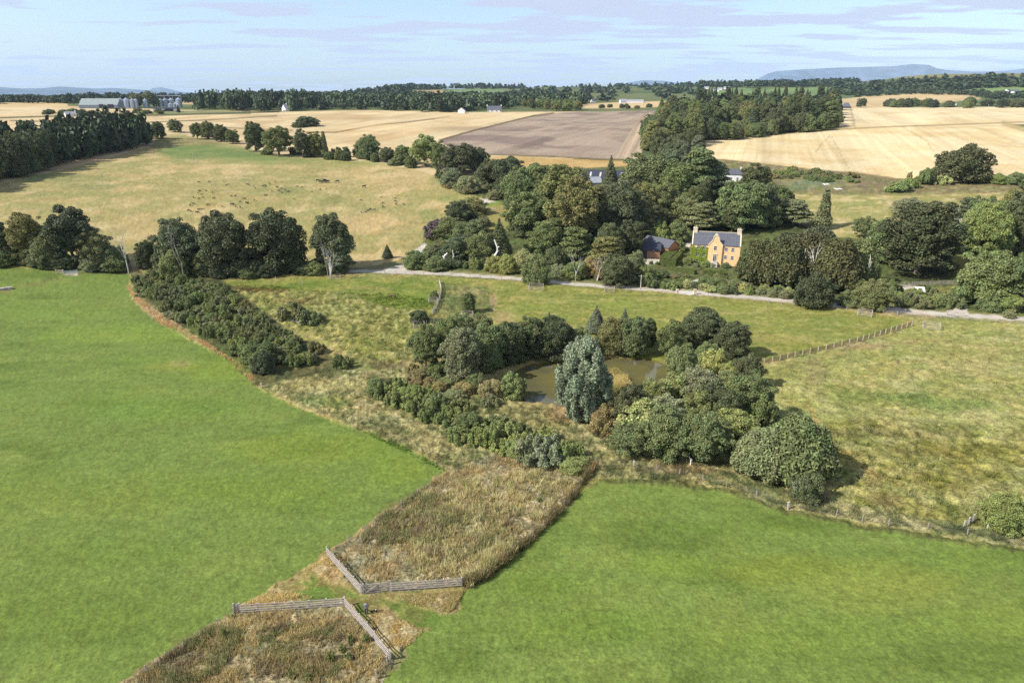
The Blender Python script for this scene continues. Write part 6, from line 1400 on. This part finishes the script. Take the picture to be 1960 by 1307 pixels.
# ------------------------------------------------------------------ dead trees
def dead(label, u, v, wpx, hpx, seed, mt=M_DEAD, depth_=4, spread=.45, first=.35, r=.05, lean=0):
    p = at(u, v); h = height_px(p, hpx); w = width_px(p, wpx)
    m = branchy(seed, 1.0, r*.55 if depth_ > 2 else r*.8, depth_, spread, .7, first=first); me = m.mesh('dead_tree', mt)
    co = np.concatenate(m.V); z = co[:, 2].max(); x = np.abs(co[:, :2]).max()
    o = link('dead_tree', me); o.location = tuple(p); o.scale = (w/2/x, w/2/x, h/z); o.rotation_euler = (0, R(lean), rng.uniform(0, 6)); tag(o, label, 'dead tree'); return o
dead('bleached dead tree with forked crown at the foot of the cattle hill', 246, 524, 56, 94, 3, M_DEAD, 4, .42, .33, .035)
dead('tall grey dead tree with hanging twigs before the wide dark oak', 354, 542, 44, 130, 5, M_DEAD, 5, .5, .5, .03)
dead('grey fallen dead branches in front of the last big oak', 634, 532, 56, 60, 8, M_DEAD, 4, .7, .2, .05)
dead('pale dead limb rising from the fallen branches by the last oak', 628, 530, 24, 76, 9, M_DEAD, 3, .3, .5, .03, 8)
dead('forked bare tree before the manor wood', 1102, 538, 38, 62, 12, M_DEAD, 4, .3, .35, .03)
dead('leaning bare branches right of the forked bare tree', 1144, 538, 50, 50, 14, M_DEAD, 4, .4, .25, .04, 22)
dead('grey leafless tree beside the dark spruce', 1176, 408, 40, 62, 15, M_DEAD, 4, .4, .35, .03)
dead('white stag headed branches standing out of the yews, right one', 1550, 556, 34, 92, 21, M_WHITE_WOOD, 2, .5, .72, .035)
dead('white broken stem standing out of the yews, left one', 1534, 552, 20, 78, 22, M_WHITE_WOOD, 1, .25, .8, .035)
dead('small white snag among the trees right of the yews', 1656, 556, 10, 66, 23, M_WHITE_WOOD, 1, .2, .8, .03)
dead('bare white twin trunks under a dark conifer top on the right', 1830, 482, 34, 84, 25, M_WHITE_WOOD, 3, .28, .4, .03)
dead('white dead branches at the foot of the great rounded thicket', 1522, 958, 26, 42, 27, M_WHITE_WOOD, 4, .5, .25, .03)
dead('white birch stem below the green tree by the right field', 1321, 894, 7, 20, 28, M_WHITE_WOOD, 1, .15, .8, .06)
dead('fallen grey willow limb in the marsh', 572, 622, 44, 12, 29, M_DEAD, 3, .8, .3, .05)
def stem(label, u, v, hpx, seed, wob=.12, r=.28):
    p = at(u, v); h = height_px(p, hpx); g = random.Random(seed); m = MB(); n = 8
    pts = [np.array([g.uniform(-1, 1)*wob*i/2, g.uniform(-.5, .5)*wob, h*i/n-.1]) for i in range(n+1)]
    m.tube(pts, [r*(1-.5*i/n)*g.uniform(.8, 1.2) for i in range(n+1)], 8)
    for i in (3, 5, 6): a = g.choice((-1, 1)); m.tube([pts[i], pts[i]+np.array([a*.5*r*3, 0, .3])], [r*.55, r*.25], 6)
    o = m.build('dead_tree', M_WHITE_WOOD); o.location = tuple(p); tag(o, label, 'dead trunk', 'white dead trunks')
stem('tall stark white dead trunk among the yellow bushes', 950, 518, 60, 1, .25, .42)
stem('short crooked white trunk near the drive fork', 851, 512, 28, 2, .3, .4)
stem('thin grey white stem right of the short crooked trunk', 867, 512, 34, 3, .1, .2)
stem('short white stump on the small hillside meadow', 919, 454, 14, 4, .1, .3)
# ------------------------------------------------------------------ animals and the person
M_BLACK = solid('black_hide', (0.018, 0.017, 0.018), 0.7, 0.3, 0.2, 4.0)
M_BAY = solid('bay_coat', (0.09, 0.045, 0.025), 0.6, 0.3, 0.2, 4.0)
M_SKIN = solid('skin', (0.50, 0.30, 0.21), 0.6, 0.3, 0.05, 8.0)
M_HAIR = solid('dark_hair', (0.04, 0.03, 0.022), 0.7, 0.3, 0.2, 20.0)
M_JACKET = solid('blue_grey_jacket', (0.16, 0.20, 0.25), 0.85, 0.2, 0.12, 8.0)
M_JEANS = solid('dark_trousers', (0.035, 0.04, 0.06), 0.9, 0.2, 0.15, 8.0)
M_BOOT = solid('boots', (0.05, 0.035, 0.025), 0.7, 0.3, 0.1, 8.0)
def skin_mesh(name, verts, edges, radii, mt, levels=1):
    me = bpy.data.meshes.new(name); me.from_pydata([tuple(v) for v in verts], edges, []); o = bpy.data.objects.new(name, me); COL.objects.link(o)
    sk = o.modifiers.new('skin', 'SKIN'); me = o.data
    if not me.skin_vertices: bpy.context.view_layer.objects.active = o; bpy.ops.mesh.customdata_skin_add() if hasattr(bpy.ops.mesh, 'customdata_skin_add') else None
    for i, r in enumerate(radii):
        r = r if isinstance(r, tuple) else (r, r); me.skin_vertices[0].data[i].radius = r
    me.skin_vertices[0].data[0].use_root = True; sk.use_smooth_shade = True
    ss = o.modifiers.new('sub', 'SUBSURF'); ss.levels = ss.render_levels = levels
    dg = bpy.context.evaluated_depsgraph_get(); dg.update(); out = bpy.data.meshes.new_from_object(o.evaluated_get(dg)); out.name = name
    out.materials.clear(); out.materials.append(mt)
    for pl in out.polygons: pl.use_smooth = True
    bpy.data.objects.remove(o); return out
def quadruped(name, mt, L=1.6, H_=1.3, neck=(.35, .25), head=.3, deep=.30, leg=.055, graze=True, tail=.6):
    """trunk along x, head at +x"""
    V = []; E = []; Rr = []
    def add(p, r, par=None): V.append(p); Rr.append(r); i = len(V)-1; (E.append((par, i)) if par is not None else None); return i
    zb = H_*.72
    pelvis = add((-L*.36, 0, zb+.06*H_), (deep*.72, deep*.85)); mid = add((0, 0, zb-.02), (deep*.85, deep*.98), pelvis); ch = add((L*.34, 0, zb), (deep*.78, deep*.98), mid)
    if graze: n1 = add((L*.55, 0, zb-.08), deep*.5, ch); n2 = add((L*.72, 0, zb*.55), deep*.36, n1); hd_ = add((L*.80, 0, zb*.24), deep*.34, n2); add((L*.90, 0, zb*.08), deep*.2, hd_)
    else: n1 = add((L*.50, 0, zb+neck[1]*.5), deep*.5, ch); n2 = add((L*.50+neck[0]*.6, 0, zb+neck[1]), deep*.36, n1); hd_ = add((L*.5+neck[0], 0, zb+neck[1]*1.1), deep*.34, n2); add((L*.5+neck[0]+head, 0, zb+neck[1]*.85), deep*.18, hd_)
    for s in (-1, 1):
        e = add((V[hd_][0]-.04*L, s*.11*L, V[hd_][2]+.06*L), .02*L, hd_)
    for s in (-1, 1):
        a = add((L*.32, s*deep*.55, zb*.62), leg*1.7, ch); b = add((L*.33, s*deep*.55, zb*.34), leg, a); c = add((L*.32, s*deep*.55, .07), leg*.8, b); add((L*.35, s*deep*.55, .0), leg*.95, c)
        a = add((-L*.34, s*deep*.55, zb*.70), leg*2.2, pelvis); b = add((-L*.30, s*deep*.55, zb*.52), leg*1.3, a); c = add((-L*.40, s*deep*.55, zb*.33), leg, b); d = add((-L*.37, s*deep*.55, .07), leg*.8, c); add((-L*.34, s*deep*.55, 0), leg*.95, d)
    t1 = add((-L*.50, 0, zb+.06), .03*L, pelvis); add((-L*.54, 0, zb*tail), .02*L, t1)
    return skin_mesh(name, V, E, Rr, mt)
COW_A = quadruped('cow', M_BLACK); COW_B = quadruped('cow', M_BLACK, graze=False)
COW_B2 = COW_B
CP = [(100,97),(190,95),(340,122),(360,118),(530,113),(540,118),(590,133),(600,150),(670,130),(685,126),(694,136),(730,110),(780,92),(165,175),(220,190),(90,192),(108,180),(125,207),(50,232),(98,245),(130,235),(235,240),(20,302),(53,292),(170,300),(182,298),
      (90,340),(110,338),(132,338),(5,350),(25,355),(70,362),(90,368),(205,358),(240,355),(305,312),(390,295),(405,293),(428,315),(468,323),(390,222),(422,222),(465,272),(505,245),(520,282),(537,282),(595,255),(682,215),(702,213),(750,178),(790,140),(803,142),
      (838,155),(868,166),(815,175),(838,190),(892,185),(903,178),(978,134),(1017,140),(1107,182),(1183,162),(1237,157),(948,247),(1547,257),(1727,230),(1743,283),(1850,240),(1845,262),(1862,268),(1857,293),(1750,323),(1740,312),(1927,295),(1670,343),(1628,338),(1610,352),(1587,363),(1548,365)]
for (x, y) in CP:
    u, v = 360+x/4.667, 330+y/4.667; p = at(u, v); o = bpy.data.objects.new('cow', rng.choice((COW_A, COW_B))); COL.objects.link(o); o.location = (p[0], p[1], p[2]+.1)
    s = rng.uniform(.52, .74); o.scale = (s, s, s); o.rotation_euler = (0, 0, rng.uniform(0, 6.28))
    side = 'left' if u < 450 else ('middle' if u < 640 else 'right'); o['category'] = 'cow'; o['group'] = 'black cattle scattered on the ' + side + ' of the hill pasture'
    o['label'] = {'left': 'small black cow grazing among the scattered herd above the domed oak', 'middle': 'small black cow in the loose middle of the herd', 'right': 'small black cow in the straggling line at the right of the pasture'}[side]
for i, (x, y, lb) in enumerate([(1160,88,'black cow at the left end of the tight bunch'), (1180,93,'second black cow of the tight bunch'), (1213,97,'black cow low in the tight bunch'), (1222,85,'topmost black cow of the tight bunch'), (1234,93,'black cow in the middle of the tight bunch'), (1248,96,'black cow at the right end of the tight bunch'), (1335,97,'lone black cow just right of the tight bunch'), (1572,142,'larger black cow alone at the right of the pasture')]):
    u, v = 360+x/4.667, 330+y/4.667; p = at(u, v); o = bpy.data.objects.new('cow', (COW_A, COW_B)[i % 2]); COL.objects.link(o); o.location = (p[0], p[1], p[2]+.1); s = 1.15; o.scale = (s, s, s); o.rotation_euler = (0, 0, rng.choice((0, 3.14))+rng.uniform(-.5, .5)); tag(o, lb, 'cow', 'bunched black cattle near the hill top')
HORSE = quadruped('horse', M_BAY, 1.9, 1.55, deep=.30, leg=.06); p = at(753, 573); o = link('horse', HORSE); o.location = (p[0], p[1], p[2]+.08); o.rotation_euler = (0, 0, math.pi*.85); tag(o, 'brown horse grazing alone on the green paddock below the drive', 'horse')
# black and white dog
m, n_, l_, b_ = mat('black_and_white_coat', .7, .3)
tcx = n_.new('ShaderNodeTexCoord'); nz = n_.new('ShaderNodeTexNoise'); nz.inputs['Scale'].default_value = 3.2; l_.new(tcx.outputs['Object'], nz.inputs['Vector']); cr2 = n_.new('ShaderNodeValToRGB'); cr2.color_ramp.interpolation = 'CONSTANT'
cr2.color_ramp.elements[0].color = (.02, .02, .022, 1); cr2.color_ramp.elements[1].position = .56; cr2.color_ramp.elements[1].color = (.7, .68, .64, 1); l_.new(nz.outputs['Fac'], cr2.inputs['Fac']); l_.new(cr2.outputs['Color'], b_.inputs['Base Color'])
DOG = quadruped('dog', m, .78, .62, (.16, .16), .16, .11, .03, False, .5); p = at(716, 1175); o = link('dog', DOG); o.location = (p[0], p[1], p[2]+.06); o.rotation_euler = (0, 0, R(200)); tag(o, 'black and white dog standing on the trodden grass beside the person', 'dog')

def make_person():
    """standing, back to the drone, arms slightly out; z up, facing +y"""
    p = at(702, 1176); t = empty('person', (p[0], p[1], p[2]+.02), R(8)); tag(t, 'person in blue grey jacket and dark trousers standing on the grass by the fence', 'person')
    V = []; E = []; Rr = []
    def add(q, r, par=None): V.append(q); Rr.append(r); i = len(V)-1; (E.append((par, i)) if par is not None else None); return i
    pel = add((0, 0, .95), (.15, .11)); sp_ = add((0, 0, 1.15), (.14, .10), pel); chs = add((0, 0, 1.36), (.17, .11), sp_); nk = add((0, .01, 1.50), .055, chs); hb_ = add((0, .02, 1.60), .075, nk); ht = add((0, .02, 1.70), .075, hb_); nose = add((0, .105, 1.63), .016, hb_)
    for s in (-1, 1):
        add((s*.082, .015, 1.62), .012, hb_)
        sh = add((s*.19, 0, 1.42), .06, chs); el = add((s*.27, -.02, 1.15), .042, sh); wr = add((s*.26, .06, .92), .028, el); pm = add((s*.26, .08, .86), (.035, .018), wr)
        for k in range(4):
            f1 = add((s*(.245+.0), .055+.018*k, .80), .009, pm); add((s*.24, .06+.018*k, .765-.006*(k in (1, 2))), .008, f1)
        th = add((s*.255, .115, .83), .010, pm); add((s*.25, .125, .80), .008, th)
        hp_ = add((s*.09, 0, .88), .09, pel); kn = add((s*.11, .015, .50), .058, hp_); an = add((s*.115, -.01, .10), .038, kn); ft = add((s*.12, .06, .04), .036, an); add((s*.125, .15, .03), .028, ft)
    b = link('body', skin_mesh('body', V, E, Rr, M_SKIN), t)
    def part(nm, pts, ed, rd, mt): link(nm, skin_mesh(nm, pts, ed, rd, mt), t)
    part('jacket', [(0, 0, .88), (0, 0, 1.15), (0, 0, 1.37), (0, 0, 1.46), (-.19, 0, 1.42), (-.27, -.02, 1.15), (-.26, .05, .95), (.19, 0, 1.42), (.27, -.02, 1.15), (.26, .05, .95)], [(0, 1), (1, 2), (2, 3), (2, 4), (4, 5), (5, 6), (2, 7), (7, 8), (8, 9)], [(.18, .13), (.165, .12), (.19, .13), (.10, .09), .075, .058, .045, .075, .058, .045], M_JACKET)
    part('trousers', [(0, 0, .94), (-.09, 0, .86), (-.11, .01, .5), (-.115, -.01, .12), (.09, 0, .86), (.11, .01, .5), (.115, -.01, .12)], [(0, 1), (1, 2), (2, 3), (0, 4), (4, 5), (5, 6)], [(.155, .115), .105, .075, .06, .105, .075, .06], M_JEANS)
    part('hair', [(0, -.03, 1.62), (0, -.005, 1.735)], [(0, 1)], [(.09, .09), (.085, .09)], M_HAIR)
    for s in (-1, 1): part('boot', [(s*.115, -.02, .10), (s*.12, .05, .05), (s*.125, .15, .04)], [(0, 1), (1, 2)], [.055, .05, .04], M_BOOT)
make_person()
# ------------------------------------------------------------------ standing grass and weeds
def straw_mat():
    m, n, l, b = mat('standing_growth', .8, .15)
    a = n.new('ShaderNodeAttribute'); a.attribute_name = 'col'; l.new(a.outputs['Color'], b.inputs['Base Color'])
    tr = n.new('ShaderNodeBsdfTranslucent'); l.new(a.outputs['Color'], tr.inputs['Color']); ms = n.new('ShaderNodeMixShader'); ms.inputs['Fac'].default_value = .45
    l.new(b.outputs[0], ms.inputs[1]); l.new(tr.outputs[0], ms.inputs[2]); l.new(ms.outputs[0], n['Material Output'].inputs['Surface']); return m
M_STRAW = straw_mat()
_azr = np.radians(az_all)
def ground_rgb(x, y):
    az = np.arctan2(x, y); r = np.hypot(x, y); i = np.clip(np.searchsorted(r_all, r), 0, nr-1); j = np.clip(np.searchsorted(_azr, az), 0, nc-1)
    return COLR[i*nc+j]
def area_pts(poly, n, g):
    cor = np.array([flat(*q) for q in poly]); x0, y0 = cor.min(0)-1; x1, y1 = cor.max(0)+1; X = []; Y = []; c = 0
    while c < n:
        x = g.uniform(x0, x1, n); y = g.uniform(y0, y1, n); ok = poly_sd(x, y, cor) > 0; X.append(x[ok]); Y.append(y[ok]); c += ok.sum()
        if ok.sum() == 0: break
    X = np.concatenate(X)[:n]; Y = np.concatenate(Y)[:n]; return X, Y
def tufts(name, label, areas, seed, blades=5, mt=None, kindc='grass'):
    """areas: (poly, n, hmin, hmax, width, [albedos] or None for the soil's colour, clump scale)"""
    g = np.random.default_rng(seed); VV = []; CC = []
    for (poly, n, h0, h1, wd, cols, cl) in areas:
        X, Y = area_pts(poly, n, g); n = len(X)
        den = fbm(X/cl, Y/cl, seed, 3); ok = g.random(n) < sstep(.30, .60, den)+.15; X, Y = X[ok], Y[ok]; den = den[ok]; n = len(X)
        Zg = H(X, Y)
        if cols is None: base = ground_rgb(X, Y)*g.uniform(1.1, 1.9, (n, 1))*np.array([.97, 1.06, 1.2])
        else:
            cc = np.array([alb(c)*np.array([2.2, 2.45, 2.7]) for c in cols]); pk = np.clip((fbm(X/(cl*1.7), Y/(cl*1.7), seed+9, 3)-.25)*2*len(cc)+g.normal(0, .6, n), 0, len(cc)-1).astype(int); base = cc[pk]*g.uniform(.7, 1.3, (n, 1))
        hh = g.uniform(h0, h1, n)*(.55+.9*den)
        for b in range(blades):
            a = g.uniform(0, 6.28, n); q = g.uniform(0, .22, n)*np.sqrt(h1); x = X+np.cos(a)*q; y = Y+np.sin(a)*q
            t = g.uniform(0, 3.14, n); w = wd*g.uniform(.6, 1.3, n); lx, ly = g.normal(0, .28, n)*hh, g.normal(0, .28, n)*hh; h = hh*g.uniform(.7, 1.1, n)
            A = np.column_stack([x-np.cos(t)*w, y-np.sin(t)*w, Zg-.05]); B = np.column_stack([x+np.cos(t)*w, y+np.sin(t)*w, Zg-.05]); C_ = np.column_stack([x+lx, y+ly, Zg+h])
            VV.append(np.stack([A, B, C_], 1).reshape(-1, 3)); CC.append(base*g.uniform(.75, 1.25, (n, 1)))
    V = np.concatenate(VV); C_ = np.clip(np.concatenate(CC), 0, .8); F = np.arange(len(V)).reshape(-1, 3)
    me = np_mesh(name, V, [F], M_STRAW, {'col': ('FACE', 'FLOAT_COLOR', np.column_stack([C_, np.ones(len(C_))]))})
    tag(link(name, me), label, kindc, kind='stuff')
PU = [(634,1056),(700,1014),(800,944),(850,910),(960,874),(1060,882),(1134,888),(1096,948),(1058,988),(1018,1030),(958,1070),(922,1104),(880,1116),(745,1126),(696,1130)]
PL = [(240,1305),(335,1245),(452,1178),(560,1170),(656,1164),(698,1212),(742,1262),(730,1300),(640,1420),(120,1420)]
STR = [(178,156,108),(196,174,126),(158,138,96),(180,156,110),(146,130,90)]
tufts('long_grass', 'tall tawny grass standing in the two fenced plots', [(PU, 10000, .2, .8, .05, STR, 2.0), (PL, 11000, .2, .8, .045, STR, 2.0)], 11)
WD = [(138,132,90),(122,124,78),(156,140,106),(132,116,88)]
tufts('weeds', 'darker docks and nettles patched through the fenced plots', [
    ([(700,1010),(800,945),(860,960),(850,1010),(780,1040),(690,1050)], 1900, .5, 1.0, .06, WD, 2.0), ([(860,960),(1000,980),(960,1060),(860,1080),(800,1060)], 1300, .5, 1.0, .06, WD, 2.0), ([(290,1280),(400,1200),(470,1210),(420,1290),(320,1330)], 1500, .5, 1.0, .06, WD, 2.0),
    ([(500,1200),(620,1190),(700,1240),(640,1300),(480,1300)], 1200, .4, .9, .06, WD, 1.5), ([(884,1118),(930,1100),(1020,1026),(1098,946),(1140,884),(1144,888),(1102,950),(1024,1032),(936,1106),(892,1124)], 3000, .7, 1.3, .06, [(120,108,72),(150,128,90),(96,92,58)], 1.5)], 12, 6)
SH = [(196,180,134),(178,164,116),(152,146,96)]
tufts('seeding_weeds', 'pale seeding willowherb standing in drifts', [([(880,925),(1020,905),(1100,930),(1040,1000),(930,985)], 900, .8, 1.2, .06, SH, 1.5), ([(780,1020),(900,985),(1000,1020),(900,1100),(800,1100)], 800, .7, 1.1, .06, SH, 1.5), ([(740,1010),(820,945),(940,940),(930,1000),(800,1030)], 600, .8, 1.1, .06, SH, 1.5),
    ([(880,1116),(930,1066),(985,1036),(1000,1048),(950,1090),(900,1124)], 1100, .9, 1.5, .07, SH, 1.5)], 13, 6)
tufts('rough_grass', 'rough grass tussocks over the verges and the trodden corner', [
    ([(505,742),(600,712),(720,716),(800,742),(870,850),(1000,900),(1060,880),(850,905),(760,862),(640,802),(560,772)], 13000, .25, .6, .05, None, 2.5),
    ([(860,760),(980,772),(1070,792),(1180,842),(1200,900),(1130,890),(1000,830),(900,800)], 8000, .3, .6, .05, None, 2.0), ([(1150,900),(1180,850),(1400,908),(1590,962),(1960,1032),(1960,1046),(1700,1006),(1500,970),(1390,930),(1165,912)], 14000, .3, .6, .05, None, 2.0),
    ([(243,550),(256,575),(300,614),(380,655),(440,692),(470,720),(496,744),(504,738),(460,700),(380,646),(300,600),(262,568)], 5000, .35, .7, .05, [(196,160,112),(178,146,102)], 3.0),
    ([(694,1172),(730,1168),(808,1210),(790,1228),(760,1250),(735,1226)], 3000, .2, .5, .04, [(206,178,124),(186,154,104)], 2.0), ([(760,1142),(888,1132),(868,1166),(856,1172),(790,1158)], 3000, .2, .5, .04, [(192,174,122),(174,156,106)], 2.0),
    ([(590,1088),(630,1066),(668,1118),(612,1104)], 1500, .2, .5, .04, [(206,178,124)], 2.0), ([(470,1158),(520,1128),(600,1144),(560,1156)], 1500, .2, .45, .04, [(206,178,124)], 2.0)], 14, 4)
tufts('rushes', 'tussocks of rushes and coarse grass over the marsh and wet meadow', [
    ([(400,548),(520,548),(640,560),(760,565),(838,578),(830,620),(780,690),(720,700),(620,655),(520,605),(430,575)], 16000, .3, .7, .07, None, 1.6),
    ([(1560,815),(1640,805),(1760,812),(1960,830),(2000,1060),(1800,1012),(1600,962),(1612,900),(1572,855)], 20000, .25, .6, .06, None, 2.0),
    ([(1450,712),(1700,660),(1960,640),(2000,830),(1760,808),(1560,812),(1500,790)], 12000, .15, .4, .06, None, 2.5)], 15, 4)
rw = [flat(u, v) for u, v in ISLE]
tufts('reeds', 'tawny reeds growing on the island in the pond', [(ISLE, 4200, .6, 1.1, .06, [(196,174,118),(176,154,100),(150,144,90)], 3.0)], 16, 5)
# young planted trees in the lower plot
for (u, v, w, h, lb) in [(448,1184,9,10,'tiny green sapling by the left end of the lower plot fence'), (430,1222,10,22,'taller sapling near the left edge of the lower plot'), (404,1222,10,14,'small sapling left of the taller one in the lower plot'), (672,1232,14,18,'leafy sapling near the sloping fence'), (702,1232,14,20,'bright sapling closest to the sloping fence'),
                      (656,1250,14,18,'dark sapling in the middle of the lower plot group'), (634,1268,18,22,'spreading sapling at the left of the lower plot group'), (666,1268,16,18,'sapling at the bottom of the lower plot group'), (690,1246,8,14,'slender sapling between the bright one and the fence'), (592,1306,18,18,'low green sapling at the bottom picture edge'), (1032,962,10,12,'yellow green sapling at the right side of the upper plot')]:
    tree('scrub%d' % rng.randrange(3), u, v, w, h, 'L', lb, name='sapling', cat='sapling')
# ------------------------------------------------------------------ haze: one even body of air round the whole scene
hb = MB(); hb.box((-29000, -28000, -8), (29000, 29000, 1350))
hm = bpy.data.materials.new('haze_air'); hm.use_nodes = True
hn = hm.node_tree.nodes; hl = hm.node_tree.links; hn.clear()
ho = hn.new('ShaderNodeOutputMaterial'); hv = hn.new('ShaderNodeVolumePrincipled')
hv.inputs['Color'].default_value = (0.56, 0.76, 1.0, 1); hv.inputs['Density'].default_value = 3.2e-5; hv.inputs['Anisotropy'].default_value = 0.0
hl.new(hv.outputs[0], ho.inputs['Volume'])
tag(hb.build('haze', hm), kind='stuff')
